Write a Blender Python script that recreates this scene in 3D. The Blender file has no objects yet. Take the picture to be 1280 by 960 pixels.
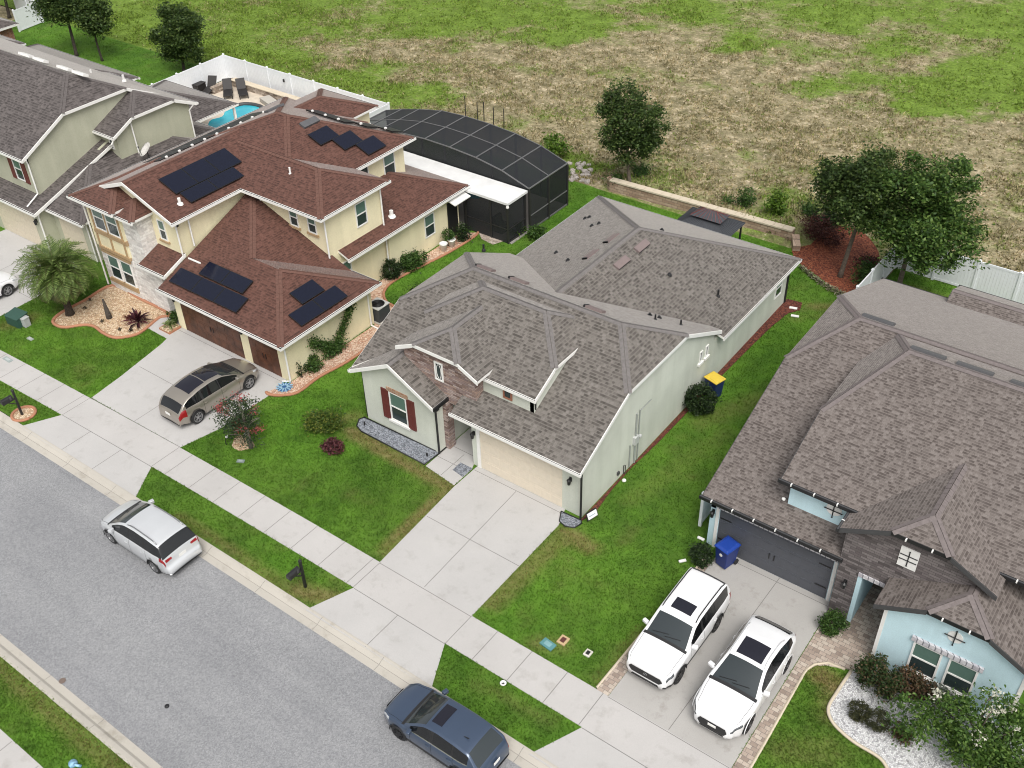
import bpy, bmesh, math, random
import numpy as np
from mathutils import Vector, Matrix
random.seed(7); RNG = np.random.default_rng(11)
sc = bpy.context.scene
COL = sc.collection
PI = math.pi
# ---------------------------------------------------------------- camera solved from the vanishing points
F_PX = 1290.05
ROWS = ((0.79202, 0.61003, -0.02458), (0.35350, -0.49070, -0.79636), (-0.49787, 0.62204, -0.60428))
CAM = (15.99, -24.94, 30.0)
def _solve():
    th, ro, ya = 6.64369580e-01, -3.15716904e-02, 6.57129714e-01
    c, s = math.cos(th), math.sin(th)
    cr, sr = math.cos(ro), math.sin(ro)
    Rr = np.array([[cr, -sr, 0], [sr, cr, 0], [0, 0, 1]])
    r0 = Rr @ np.array([1, 0, 0.]); f0 = Rr @ np.array([0, -s, c]); u0 = Rr @ np.array([0, -c, -s])
    X = math.cos(ya) * r0 - math.sin(ya) * f0
    Y = math.sin(ya) * r0 + math.cos(ya) * f0
    return np.stack([X, Y, u0], 1)
M3 = _solve()
def _ray(px, py): return M3.T @ np.array([(px - 640) / F_PX, (py - 480) / F_PX, 1])
_d = _ray(725, 645); _o = _d * (-30.0 / _d[2])
CAM = np.array([-_o[0], -_o[1], 30.0])
def P(px, py, z=0.0):
    """photograph point on the level z -> place on the plot"""
    d = _ray(px, py); q = CAM + d * ((z - 30.0) / d[2]); return (float(q[0]), float(q[1]))
cd = bpy.data.cameras.new('camera'); cam = bpy.data.objects.new('camera', cd); COL.objects.link(cam)
cd.sensor_width = 36; cd.lens = F_PX / 1280 * 36; cd.clip_end = 2000; cd.clip_start = 0.5
cam.matrix_world = Matrix(((M3[0][0], -M3[1][0], -M3[2][0], CAM[0]), (M3[0][1], -M3[1][1], -M3[2][1], CAM[1]),
                           (M3[0][2], -M3[1][2], -M3[2][2], CAM[2]), (0, 0, 0, 1)))
sc.camera = cam
# ---------------------------------------------------------------- sky, sun
SUN_EL, SUN_AZ = math.radians(56), math.radians(132)      # azimuth of the sun, clockwise from +Y
w = bpy.data.worlds.new('World'); sc.world = w; w.use_nodes = True
nt = w.node_tree; nt.nodes.clear()
sky = nt.nodes.new('ShaderNodeTexSky'); sky.sky_type = 'NISHITA'; sky.sun_disc = False
sky.sun_elevation = SUN_EL; sky.sun_rotation = SUN_AZ; sky.air_density = 1.0; sky.dust_density = 4.0; sky.ozone_density = 0.6
hs = nt.nodes.new('ShaderNodeHueSaturation'); hs.inputs['Saturation'].default_value = 0.16
bg = nt.nodes.new('ShaderNodeBackground'); bg.inputs['Strength'].default_value = 0.145
wo = nt.nodes.new('ShaderNodeOutputWorld')
nt.links.new(sky.outputs[0], hs.inputs['Color']); nt.links.new(hs.outputs[0], bg.inputs[0]); nt.links.new(bg.outputs[0], wo.inputs[0])
ld = bpy.data.lights.new('sun', 'SUN'); ld.energy = 1.75; ld.angle = math.radians(36); ld.color = (1.0, 0.965, 0.91)
sun = bpy.data.objects.new('sun', ld); COL.objects.link(sun)
sdir = Vector((math.sin(SUN_AZ) * math.cos(SUN_EL), math.cos(SUN_AZ) * math.cos(SUN_EL), math.sin(SUN_EL)))
sun.rotation_euler = sdir.to_track_quat('Z', 'Y').to_euler(); sun.location = sdir * 120
vs = sc.view_settings; vs.view_transform = 'Standard'; vs.look = 'None'; vs.gamma = 1; vs.use_curve_mapping = False; vs.exposure = 0.27
sc.cycles.max_bounces = 6; sc.cycles.diffuse_bounces = 3; sc.cycles.glossy_bounces = 3; sc.cycles.transparent_max_bounces = 12
sc.cycles.use_denoising = True; sc.cycles.filter_width = 1.05
# ---------------------------------------------------------------- mesh builder
class MB:
    def __init__(s): s.v = []; s.f = []; s.m = []; s.uv = None
    def add(s, vs, fs, mi=0):
        o = len(s.v); s.v += [tuple(map(float, q)) for q in vs]
        for f in fs: s.f.append(tuple(i + o for i in f)); s.m.append(mi)
    def quad(s, a, b, c, d, mi=0): s.add([a, b, c, d], [(0, 1, 2, 3)], mi)
    def box(s, x0, x1, y0, y1, z0, z1, mi=0):
        s.add([(x0, y0, z0), (x1, y0, z0), (x1, y1, z0), (x0, y1, z0), (x0, y0, z1), (x1, y0, z1), (x1, y1, z1), (x0, y1, z1)],
              [(3, 2, 1, 0), (4, 5, 6, 7), (0, 1, 5, 4), (1, 2, 6, 5), (2, 3, 7, 6), (3, 0, 4, 7)], mi)
    def obox(s, mat, sx, sy, sz, mi=0):
        vs = [mat @ Vector((x * sx / 2, y * sy / 2, z * sz / 2)) for x, y, z in
              ((-1, -1, -1), (1, -1, -1), (1, 1, -1), (-1, 1, -1), (-1, -1, 1), (1, -1, 1), (1, 1, 1), (-1, 1, 1))]
        s.add(vs, [(3, 2, 1, 0), (4, 5, 6, 7), (0, 1, 5, 4), (1, 2, 6, 5), (2, 3, 7, 6), (3, 0, 4, 7)], mi)
    def beam(s, a, b, w, h, mi=0):
        """square bar from a to b, w across (level), h high"""
        a = Vector(a); b = Vector(b); d = b - a; L = d.length
        if L < 1e-6: return
        d.normalize(); side = Vector((-d.y, d.x, 0))
        if side.length < 1e-4: side = Vector((1, 0, 0))
        side.normalize(); up = d.cross(side) * -1
        up = side.cross(d) if up.z < 0 else up
        m = Matrix(((d.x, side.x, up.x, (a.x + b.x) / 2), (d.y, side.y, up.y, (a.y + b.y) / 2), (d.z, side.z, up.z, (a.z + b.z) / 2), (0, 0, 0, 1)))
        s.obox(m, L, w, h, mi)
    def tube(s, pts, r, n=8, mi=0, cap=True):
        pts = [Vector(p) for p in pts]; rs = r if isinstance(r, (list, tuple)) else [r] * len(pts)
        rings = []; o = len(s.v); prev = None
        for i, p in enumerate(pts):
            d = (pts[min(i + 1, len(pts) - 1)] - pts[max(i - 1, 0)]); d.normalize()
            a = Vector((0, 0, 1)) if abs(d.z) < .9 else Vector((1, 0, 0))
            if prev is not None: a = prev
            u = (a - d * a.dot(d)); u.normalize(); v = d.cross(u); prev = u
            for k in range(n):
                t = 2 * PI * k / n; s.v.append(tuple(p + (u * math.cos(t) + v * math.sin(t)) * rs[i]))
        for i in range(len(pts) - 1):
            for k in range(n):
                s.f.append((o + i * n + k, o + i * n + (k + 1) % n, o + (i + 1) * n + (k + 1) % n, o + (i + 1) * n + k)); s.m.append(mi)
        if cap:
            s.f.append(tuple(o + k for k in range(n))[::-1]); s.m.append(mi)
            s.f.append(tuple(o + (len(pts) - 1) * n + k for k in range(n))); s.m.append(mi)
    def lathe(s, prof, mat=None, n=20, mi=0, cap=True):
        mat = mat or Matrix(); o = len(s.v)
        for r, z in prof:
            for k in range(n):
                t = 2 * PI * k / n; s.v.append(tuple(mat @ Vector((r * math.cos(t), r * math.sin(t), z))))
        for i in range(len(prof) - 1):
            for k in range(n):
                s.f.append((o + i * n + k, o + i * n + (k + 1) % n, o + (i + 1) * n + (k + 1) % n, o + (i + 1) * n + k)); s.m.append(mi)
        if cap and prof[0][0] > 1e-4: s.f.append(tuple(o + k for k in range(n))[::-1]); s.m.append(mi)
        if cap and prof[-1][0] > 1e-4: s.f.append(tuple(o + (len(prof) - 1) * n + k for k in range(n))); s.m.append(mi)
    def prism(s, poly, h, mi=0, z0=0.0):
        """flat outline (x, y) pulled up from z0 to z0 + h"""
        n = len(poly)
        ar = sum(poly[i][0] * poly[(i + 1) % n][1] - poly[(i + 1) % n][0] * poly[i][1] for i in range(n))
        if ar < 0: poly = poly[::-1]
        vs = [(x, y, z0) for x, y in poly] + [(x, y, z0 + h) for x, y in poly]
        s.add(vs, [tuple(range(n))[::-1], tuple(range(n, 2 * n))] + [(i, (i + 1) % n, (i + 1) % n + n, i + n) for i in range(n)], mi)
    def slab3(s, poly, off, mi=0):
        """3-D outline pulled along the vector off"""
        n = len(poly); off = Vector(off); vs = [tuple(p) for p in poly] + [tuple(Vector(p) + off) for p in poly]
        s.add(vs, [tuple(range(n))[::-1], tuple(range(n, 2 * n))] + [(i, (i + 1) % n, (i + 1) % n + n, i + n) for i in range(n)], mi)
    def build(s, name, mats, parent=None, smooth=False, bevel=0.0, fix=False):
        me = bpy.data.meshes.new(name); me.from_pydata(s.v, [], s.f)
        if not isinstance(mats, (list, tuple)): mats = [mats]
        for m in mats: me.materials.append(m)
        me.polygons.foreach_set('material_index', s.m)
        if s.uv is not None:
            ul = me.uv_layers.new(name='UVMap'); ul.data.foreach_set('uv', np.array(s.uv, dtype=np.float32).ravel())
        if fix or bevel:
            bm = bmesh.new(); bm.from_mesh(me); bmesh.ops.recalc_face_normals(bm, faces=bm.faces)
            if bevel:
                bmesh.ops.remove_doubles(bm, verts=bm.verts, dist=1e-5)
                ed = [e for e in bm.edges if len(e.link_faces) == 2 and e.calc_face_angle(0) > .6]
                bmesh.ops.bevel(bm, geom=ed, offset=bevel, segments=2, affect='EDGES', profile=.6, clamp_overlap=True)
            bm.to_mesh(me); bm.free()
        if smooth: me.polygons.foreach_set('use_smooth', [True] * len(me.polygons))
        me.update()
        o = bpy.data.objects.new(name, me); COL.objects.link(o)
        if parent is not None: o.parent = parent
        return o
def empty(name, loc=(0, 0, 0), rz=0.0):
    o = bpy.data.objects.new(name, None); COL.objects.link(o); o.location = loc; o.rotation_euler = (0, 0, rz); o.empty_display_size = .3
    return o
def tag(o, label=None, cat=None, group=None, kind=None):
    if label: o['label'] = label
    if cat: o['category'] = cat
    if group: o['group'] = group
    if kind: o['kind'] = kind
    return o
def copy_tree(o, parent=None):
    c = o.copy(); COL.objects.link(c)
    if parent is not None: c.parent = parent
    for ch in list(o.children): copy_tree(ch, c)
    return c
def np_mesh(name, verts, faces, mat, parent=None, attrs=None, smooth=False):
    """many same-sized faces at once from arrays"""
    me = bpy.data.meshes.new(name); nv = len(verts); nf, k = faces.shape
    me.vertices.add(nv); me.vertices.foreach_set('co', np.asarray(verts, np.float32).ravel())
    me.loops.add(nf * k); me.loops.foreach_set('vertex_index', faces.astype(np.int32).ravel())
    me.polygons.add(nf); me.polygons.foreach_set('loop_start', np.arange(0, nf * k, k, dtype=np.int32))
    me.update(calc_edges=True)
    for m in (mat if isinstance(mat, (list, tuple)) else [mat]): me.materials.append(m)
    for an, av in (attrs or {}).items():
        a = me.attributes.new(an, 'FLOAT', 'POINT'); a.data.foreach_set('value', np.asarray(av, np.float32))
    if smooth: me.polygons.foreach_set('use_smooth', [True] * nf)
    o = bpy.data.objects.new(name, me); COL.objects.link(o)
    if parent is not None: o.parent = parent
    return o
def smooth_loop(pts, n=6, closed=True):
    out = []; L = len(pts)
    for i in range(L if closed else L - 1):
        p0 = pts[(i - 1) % L] if closed or i > 0 else pts[i]; p1 = pts[i]; p2 = pts[(i + 1) % L]; p3 = pts[(i + 2) % L] if closed or i + 2 < L else p2
        for k in range(n):
            t = k / n
            out.append(tuple(.5 * ((2 * b) + (c - a) * t + (2 * a - 5 * b + 4 * c - d) * t * t + (3 * b - a - 3 * c + d) * t ** 3) for a, b, c, d in zip(p0, p1, p2, p3)))
    if not closed: out.append(tuple(pts[-1]))
    return out
# ---------------------------------------------------------------- array noise
def vnoise(x, y, seed=0):
    xi = np.floor(x).astype(np.int64); yi = np.floor(y).astype(np.int64); fx = x - xi; fy = y - yi
    fx = fx * fx * (3 - 2 * fx); fy = fy * fy * (3 - 2 * fy)
    def h(a, b):
        n = (a * 374761393 + b * 668265263 + seed * 974634777) & 0xffffffff
        n = ((n ^ (n >> 13)) * 1274126177) & 0xffffffff
        return ((n ^ (n >> 16)) & 0xffff) / 65535.0
    return (h(xi, yi) * (1 - fx) + h(xi + 1, yi) * fx) * (1 - fy) + (h(xi, yi + 1) * (1 - fx) + h(xi + 1, yi + 1) * fx) * fy
def fbm(x, y, seed=0, oc=4):
    r = 0; a = .5; t = 0
    for i in range(oc): r = r + a * vnoise(x * 2 ** i + 17.3 * i, y * 2 ** i - 9.1 * i, seed + i); t += a; a *= .5
    return r / t
def in_poly(x, y, poly):
    r = np.zeros(x.shape, bool); n = len(poly)
    for i in range(n):
        (x0, y0), (x1, y1) = poly[i], poly[(i + 1) % n]
        if y0 == y1: continue
        c = ((y0 > y) != (y1 > y)) & (x < (x1 - x0) * (y - y0) / (y1 - y0) + x0)
        r ^= c
    return r
# ---------------------------------------------------------------- materials
def _new(name):
    m = bpy.data.materials.new(name); m.use_nodes = True; nt = m.node_tree
    b = nt.nodes['Principled BSDF']; return m, nt, b
def N(nt, t, **kw):
    n = nt.nodes.new('ShaderNode' + t)
    for k, v in kw.items():
        if k in n.inputs.keys(): n.inputs[k].default_value = v
        else: setattr(n, k, v)
    return n
def ramp(nt, fac, stops):
    r = nt.nodes.new('ShaderNodeValToRGB'); nt.links.new(fac, r.inputs[0]); e = r.color_ramp.elements
    while len(e) < len(stops): e.new(.5)
    for i, (p, c) in enumerate(stops): e[i].position = p; e[i].color = (*c, 1)
    return r
def mixc(nt, fac, a, b, mode='MIX'):
    m = nt.nodes.new('ShaderNodeMix'); m.data_type = 'RGBA'; m.blend_type = mode
    for i, s in ((0, fac), (6, a), (7, b)):
        if hasattr(s, 'is_output'): nt.links.new(s, m.inputs[i])
        elif i == 0: m.inputs[0].default_value = s
        else: m.inputs[i].default_value = (*s, 1)
    return m.outputs[2]
def math_(nt, op, a, b=None):
    n = nt.nodes.new('ShaderNodeMath'); n.operation = op
    for i, s in enumerate((a, b)):
        if s is None: continue
        if hasattr(s, 'is_output'): nt.links.new(s, n.inputs[i])
        else: n.inputs[i].default_value = s
    return n.outputs[0]
def world_pos(nt):
    return N(nt, 'NewGeometry').outputs['Position']
def noise(nt, vec, scale, detail=4, rough=.55):
    n = N(nt, 'TexNoise', Scale=scale, Detail=detail, Roughness=rough)
    if vec is not None: nt.links.new(vec, n.inputs['Vector'])
    return n.outputs['Fac']
def bump(nt, b, h, strength=.3, dist=.02):
    n = N(nt, 'Bump', Strength=strength, Distance=dist); nt.links.new(h, n.inputs['Height']); nt.links.new(n.outputs[0], b.inputs['Normal'])
def plain(name, col, rough=.6, metal=0.0, var=.06, scale=6.0, spec=.5, coat=0.0, bumpy=0.0):
    m, nt, b = _new(name); g = world_pos(nt)
    f = noise(nt, g, scale, 5)
    d = tuple(max(0, c * (1 - var * 2)) for c in col); l = tuple(min(1, c * (1 + var)) for c in col)
    r = ramp(nt, f, [(.25, d), (.75, l)]); nt.links.new(r.outputs[0], b.inputs['Base Color'])
    b.inputs['Roughness'].default_value = rough; b.inputs['Metallic'].default_value = metal; b.inputs['Specular IOR Level'].default_value = spec
    if coat: b.inputs['Coat Weight'].default_value = coat; b.inputs['Coat Roughness'].default_value = .04
    if bumpy: bump(nt, b, noise(nt, g, scale * 14, 3), bumpy, .01)
    return m
def stucco(name, col):
    m, nt, b = _new(name); g = world_pos(nt)
    f = noise(nt, g, .5, 4); r = ramp(nt, f, [(.3, tuple(c * .88 for c in col)), (.7, tuple(min(1, c * 1.05) for c in col))])
    # rain streaks run down the wall
    mp = N(nt, 'Mapping'); mp.inputs['Scale'].default_value = (1.6, 1.6, .12); nt.links.new(g, mp.inputs[0])
    st = ramp(nt, noise(nt, mp.outputs[0], 1.0, 5), [(.42, (.86, .87, .85)), (.6, (1, 1, 1))])
    c = mixc(nt, .45, r.outputs[0], st.outputs[0], 'MULTIPLY')
    c = mixc(nt, .35, c, ramp(nt, noise(nt, g, 22, 3), [(.35, (.86, .86, .86)), (.65, (1.1, 1.1, 1.1))]).outputs[0], 'MULTIPLY')
    nt.links.new(c, b.inputs['Base Color']); b.inputs['Roughness'].default_value = .9; b.inputs['Specular IOR Level'].default_value = .2
    bump(nt, b, noise(nt, g, 45, 3), .35, .008); return m
def shingle(name, dark, mid, light, row=.15, width=.24):
    m, nt, b = _new(name)
    uv = N(nt, 'UVMap').outputs[0]
    br = N(nt, 'TexBrick', Scale=1.0); br.inputs['Brick Width'].default_value = width; br.inputs['Row Height'].default_value = row
    br.inputs['Mortar Size'].default_value = .004; br.inputs['Mortar Smooth'].default_value = .2; br.offset = .37; br.offset_frequency = 2
    br.inputs['Color1'].default_value = (0, 0, 0, 1); br.inputs['Color2'].default_value = (1, 1, 1, 1); br.inputs['Mortar'].default_value = (.1, .1, .1, 1)
    nt.links.new(uv, br.inputs['Vector'])
    br2 = N(nt, 'TexBrick', Scale=1.0); br2.inputs['Brick Width'].default_value = width * .61; br2.inputs['Row Height'].default_value = row
    br2.inputs['Mortar Size'].default_value = 0; br2.offset = .61; br2.offset_frequency = 3
    br2.inputs['Color1'].default_value = (0, 0, 0, 1); br2.inputs['Color2'].default_value = (1, 1, 1, 1)
    nt.links.new(uv, br2.inputs['Vector'])
    v = math_(nt, 'ADD', math_(nt, 'MULTIPLY', br.outputs[0], .5), math_(nt, 'MULTIPLY', br2.outputs[0], .5))
    r = ramp(nt, v, [(.15, dark), (.42, tuple(.5 * (a + b_) for a, b_ in zip(dark, mid))), (.6, mid), (.85, light)])
    # each course carries a thin paler strip along its lower edge
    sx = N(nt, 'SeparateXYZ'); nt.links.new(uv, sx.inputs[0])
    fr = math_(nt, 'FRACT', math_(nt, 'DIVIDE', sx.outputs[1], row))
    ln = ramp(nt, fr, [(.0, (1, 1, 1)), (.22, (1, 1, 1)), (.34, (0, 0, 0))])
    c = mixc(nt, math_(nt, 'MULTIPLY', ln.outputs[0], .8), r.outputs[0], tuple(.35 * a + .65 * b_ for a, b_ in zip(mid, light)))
    g = world_pos(nt)
    c = mixc(nt, .55, c, ramp(nt, noise(nt, g, .45, 5), [(.3, (.9, .9, .9)), (.7, (1.06, 1.05, 1.04))]).outputs[0], 'MULTIPLY')
    c = mixc(nt, .6, c, ramp(nt, noise(nt, g, 60, 2), [(.3, (.75, .75, .75)), (.7, (1.2, 1.2, 1.2))]).outputs[0], 'MULTIPLY')
    nt.links.new(c, b.inputs['Base Color']); b.inputs['Roughness'].default_value = .78; b.inputs['Specular IOR Level'].default_value = .35
    b.inputs['Sheen Weight'].default_value = 1.0; b.inputs['Sheen Roughness'].default_value = .3; b.inputs['Sheen Tint'].default_value = (1, .94, .89, 1)
    hgt = math_(nt, 'ADD', math_(nt, 'MULTIPLY', fr, -.6), math_(nt, 'MULTIPLY', br2.outputs[0], .4))
    bump(nt, b, hgt, .5, .012); return m
def concrete(name, col, stain=.8):
    m, nt, b = _new(name); g = world_pos(nt)
    r = ramp(nt, noise(nt, g, .35, 6, .6), [(.3, tuple(c * .92 for c in col)), (.7, tuple(c * 1.03 for c in col))])
    c = mixc(nt, stain, r.outputs[0], ramp(nt, noise(nt, g, 1.3, 8, .7), [(.32, (.8, .79, .77)), (.46, (1, 1, 1))]).outputs[0], 'MULTIPLY')
    c = mixc(nt, .5, c, ramp(nt, noise(nt, g, 35, 4, .7), [(.3, (.85, .85, .85)), (.7, (1.08, 1.08, 1.08))]).outputs[0], 'MULTIPLY')
    nt.links.new(c, b.inputs['Base Color']); b.inputs['Roughness'].default_value = .85; b.inputs['Specular IOR Level'].default_value = .25
    bump(nt, b, noise(nt, g, 60, 3), .15, .005); return m
def asphalt(name):
    m, nt, b = _new(name); g = world_pos(nt)
    r = ramp(nt, noise(nt, g, .25, 6, .6), [(.3, (.228, .232, .241)), (.7, (.268, .271, .28))])
    sp = N(nt, 'TexVoronoi', Scale=22.0); nt.links.new(g, sp.inputs['Vector'])
    c = mixc(nt, .55, r.outputs[0], ramp(nt, sp.outputs['Color'], [(.15, (.68, .68, .7)), (.85, (1.3, 1.29, 1.26))]).outputs[0], 'MULTIPLY')
    c = mixc(nt, .7, c, ramp(nt, noise(nt, g, 30, 3, .7), [(.3, (.72, .72, .72)), (.7, (1.3, 1.3, 1.3))]).outputs[0], 'MULTIPLY')
    mp = N(nt, 'Mapping'); mp.inputs['Scale'].default_value = (.05, .75, 1); nt.links.new(g, mp.inputs[0])
    c = mixc(nt, .8, c, ramp(nt, noise(nt, mp.outputs[0], 1.0, 4), [(.35, (.86, .86, .87)), (.62, (1.05, 1.05, 1.04))]).outputs[0], 'MULTIPLY')
    c = mixc(nt, .8, c, ramp(nt, noise(nt, g, 1.7, 7, .75), [(.27, (.55, .55, .55)), (.36, (1, 1, 1))]).outputs[0], 'MULTIPLY')
    nt.links.new(c, b.inputs['Base Color']); b.inputs['Roughness'].default_value = .85; b.inputs['Specular IOR Level'].default_value = .3
    bump(nt, b, noise(nt, g, 50, 3), .4, .008); return m
def stones(name, cols, scale, rough=.85, bs=.6):
    """loose stones or bark: small cells of mixed colour"""
    m, nt, b = _new(name); g = world_pos(nt)
    v = N(nt, 'TexVoronoi', Scale=scale); nt.links.new(g, v.inputs['Vector'])
    sx = N(nt, 'SeparateColor'); nt.links.new(v.outputs['Color'], sx.inputs[0])
    r = ramp(nt, sx.outputs[0], [(i / (len(cols) - 1) * .9 + .05, c) for i, c in enumerate(cols)])
    e = N(nt, 'TexVoronoi', Scale=scale, feature='DISTANCE_TO_EDGE'); nt.links.new(g, e.inputs['Vector'])
    c = mixc(nt, 1.0, r.outputs[0], ramp(nt, e.outputs['Distance'], [(.0, (.35, .34, .33)), (.12, (1, 1, 1))]).outputs[0], 'MULTIPLY')
    nt.links.new(c, b.inputs['Base Color']); b.inputs['Roughness'].default_value = rough
    bump(nt, b, v.outputs['Distance'], bs, .03); return m
def masonry(name, cols, bw, rh, mortar, axes='XZ', ms=.012, gap=.5):
    """stone or brick facing laid in courses; axes: which two world axes the wall runs in"""
    m, nt, b = _new(name); g = world_pos(nt); sx = N(nt, 'SeparateXYZ'); nt.links.new(g, sx.inputs[0]); cb = N(nt, 'CombineXYZ')
    if axes == 'XZ': nt.links.new(math_(nt, 'ADD', sx.outputs[0], sx.outputs[1]), cb.inputs[0]); nt.links.new(sx.outputs[2], cb.inputs[1])
    else: nt.links.new(sx.outputs[0], cb.inputs[0]); nt.links.new(sx.outputs[1], cb.inputs[1])
    wv = N(nt, 'TexNoise', Scale=3.0); nt.links.new(cb.outputs[0], wv.inputs['Vector'])
    vm = N(nt, 'VectorMath', operation='SCALE'); vm.inputs['Scale'].default_value = .03; nt.links.new(wv.outputs['Color'], vm.inputs[0])
    va = N(nt, 'VectorMath', operation='ADD'); nt.links.new(cb.outputs[0], va.inputs[0]); nt.links.new(vm.outputs[0], va.inputs[1])
    br = N(nt, 'TexBrick', Scale=1.0); nt.links.new(va.outputs[0], br.inputs['Vector']); br.offset = gap
    br.inputs['Brick Width'].default_value = bw; br.inputs['Row Height'].default_value = rh; br.inputs['Mortar Size'].default_value = ms
    br.inputs['Color1'].default_value = (0, 0, 0, 1); br.inputs['Color2'].default_value = (1, 1, 1, 1); br.inputs['Mortar'].default_value = (.5, .5, .5, 1)
    r = ramp(nt, br.outputs[0], [(i / (len(cols) - 1) * .9 + .05, c) for i, c in enumerate(cols)])
    c = mixc(nt, br.outputs['Fac'], r.outputs[0], mortar)
    c = mixc(nt, .6, c, ramp(nt, noise(nt, g, 9, 5, .7), [(.3, (.72, .72, .72)), (.7, (1.15, 1.15, 1.15))]).outputs[0], 'MULTIPLY')
    nt.links.new(c, b.inputs['Base Color']); b.inputs['Roughness'].default_value = .88
    bump(nt, b, math_(nt, 'SUBTRACT', noise(nt, g, 12, 4), math_(nt, 'MULTIPLY', br.outputs['Fac'], .8)), .6, .03); return m
def glass(name, col=(.012, .016, .018), rough=.06, spec=.6):
    m, nt, b = _new(name); b.inputs['Base Color'].default_value = (*col, 1); b.inputs['Roughness'].default_value = rough
    b.inputs['Specular IOR Level'].default_value = spec; return m
def leafmat(name, stops, trans=.3, rough=.55):
    m, nt, b = _new(name); g = N(nt, 'NewGeometry'); r = ramp(nt, g.outputs['Random Per Island'], stops)
    c = mixc(nt, .5, r.outputs[0], ramp(nt, noise(nt, g.outputs['Position'], .9, 2), [(.3, (.8, .85, .8)), (.7, (1.2, 1.15, 1.0))]).outputs[0], 'MULTIPLY')
    nt.links.new(c, b.inputs['Base Color']); b.inputs['Roughness'].default_value = rough; b.inputs['Specular IOR Level'].default_value = .35
    t = N(nt, 'BsdfTranslucent'); nt.links.new(c, t.inputs[0]); mx = N(nt, 'MixShader'); mx.inputs[0].default_value = trans
    nt.links.new(b.outputs[0], mx.inputs[1]); nt.links.new(t.outputs[0], mx.inputs[2]); nt.links.new(mx.outputs[0], nt.nodes['Material Output'].inputs[0]); return m
def paint(name, col, metal=0.0, rough=.28):
    m, nt, b = _new(name); b.inputs['Base Color'].default_value = (*col, 1); b.inputs['Metallic'].default_value = metal
    b.inputs['Roughness'].default_value = rough; b.inputs['Coat Weight'].default_value = .8; b.inputs['Coat Roughness'].default_value = .05
    g = world_pos(nt); c = mixc(nt, .35, col, ramp(nt, noise(nt, g, 1.4, 4), [(.3, tuple(x * .86 for x in col)), (.7, col)]).outputs[0]); nt.links.new(c, b.inputs['Base Color']); return m
MT = {}
MT['white'] = plain('white_trim', (.8, .79, .76), .5, var=.03)
MT['vinyl'] = plain('white_vinyl', (.78, .8, .82), .4, var=.02)
MT['black'] = plain('black_metal', (.015, .015, .016), .45, var=.1)
MT['rubber'] = plain('black_rubber', (.02, .02, .021), .8)
MT['dgrey'] = plain('dark_grey_trim', (.06, .06, .062), .55)
MT['glass'] = glass('window_glass', (.03, .045, .045), .05, .7)
MT['blind'] = glass('blind_behind_glass', (.1, .17, .14), .25, .5)
MT['concrete'] = concrete('driveway_concrete', (.468, .455, .442), .55)
MT['walk'] = concrete('pavement_concrete', (.472, .455, .44), .7)
MT['kerb'] = concrete('kerb_concrete', (.46, .43, .38), 1.0)
MT['joint'] = plain('concrete_joint', (.2, .19, .18), .9)
MT['asphalt'] = asphalt('asphalt')
MT['mulch'] = stones('red_bark_mulch', [(.05, .012, .008), (.13, .03, .018), (.2, .06, .035)], 16)
MT['redmulch'] = stones('bright_red_mulch', [(.1, .02, .01), (.24, .06, .025), (.33, .11, .05)], 14)
MT['white_gravel'] = stones('white_gravel', [(.36, .36, .37), (.74, .74, .74), (.56, .56, .57)], 17)
MT['grey_gravel'] = stones('blue_grey_gravel', [(.12, .13, .15), (.24, .26, .3), (.34, .36, .4)], 20)
MT['tan_gravel'] = stones('tan_gravel', [(.42, .26, .15), (.6, .44, .28), (.72, .58, .42)], 14)
MT['pink_gravel'] = stones('pink_gravel', [(.45, .24, .16), (.62, .42, .3), (.7, .54, .42)], 14)
MT['terracotta'] = concrete('terracotta_edging', (.42, .2, .12), .6)
MT['paver'] = masonry('tan_pavers', [(.28, .22, .18), (.42, .34, .28), (.5, .43, .36)], .24, .16, (.2, .17, .15), 'XY', .008)
# ================================================================ ground, road, pavements, drives
def bend(x): return -.0008 * max(0, -5 - x) ** 2
def strip_poly(x0, x1, ya, yb, n=40, k=1.0):
    xs = [x0 + (x1 - x0) * i / n for i in range(n + 1)]
    return [(x, ya + bend(x) * k) for x in xs] + [(x, yb + bend(x) * k) for x in reversed(xs)]
def strip(mb, x0, x1, prof, mi=0, n=60, k=.3):
    """a section (y, z) swept along the street"""
    xs = [x0 + (x1 - x0) * i / n for i in range(n + 1)]
    for i in range(n):
        for (ya, za), (yb, zb) in zip(prof[:-1], prof[1:]):
            a, b = xs[i], xs[i + 1]
            mb.quad((a, ya + bend(a) * k, za), (b, ya + bend(b) * k, za), (b, yb + bend(b) * k, zb), (a, yb + bend(a) * k, zb), mi)
def structure(o): o['kind'] = 'structure'; return o
XW, XE = -75.0, 45.0
mb = MB(); strip(mb, XW, XE, [(-17.15, -.1), (-13.7, -.06), (-10.36, -.1)]); structure(mb.build('road', MT['asphalt']))
mb = MB(); strip(mb, XW, XE, [(-10.37, -.096), (-10.08, -.085), (-9.93, .0), (-9.78, .035), (-9.74, .035), (-9.74, -.05)]); structure(mb.build('near_kerb', MT['kerb']))
mb = MB(); strip(mb, XW, XE, [(-17.75, -.05), (-17.75, .03), (-17.66, .035), (-17.5, .0), (-17.4, -.08), (-17.14, -.096)]); structure(mb.build('far_kerb', MT['kerb']))
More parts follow.
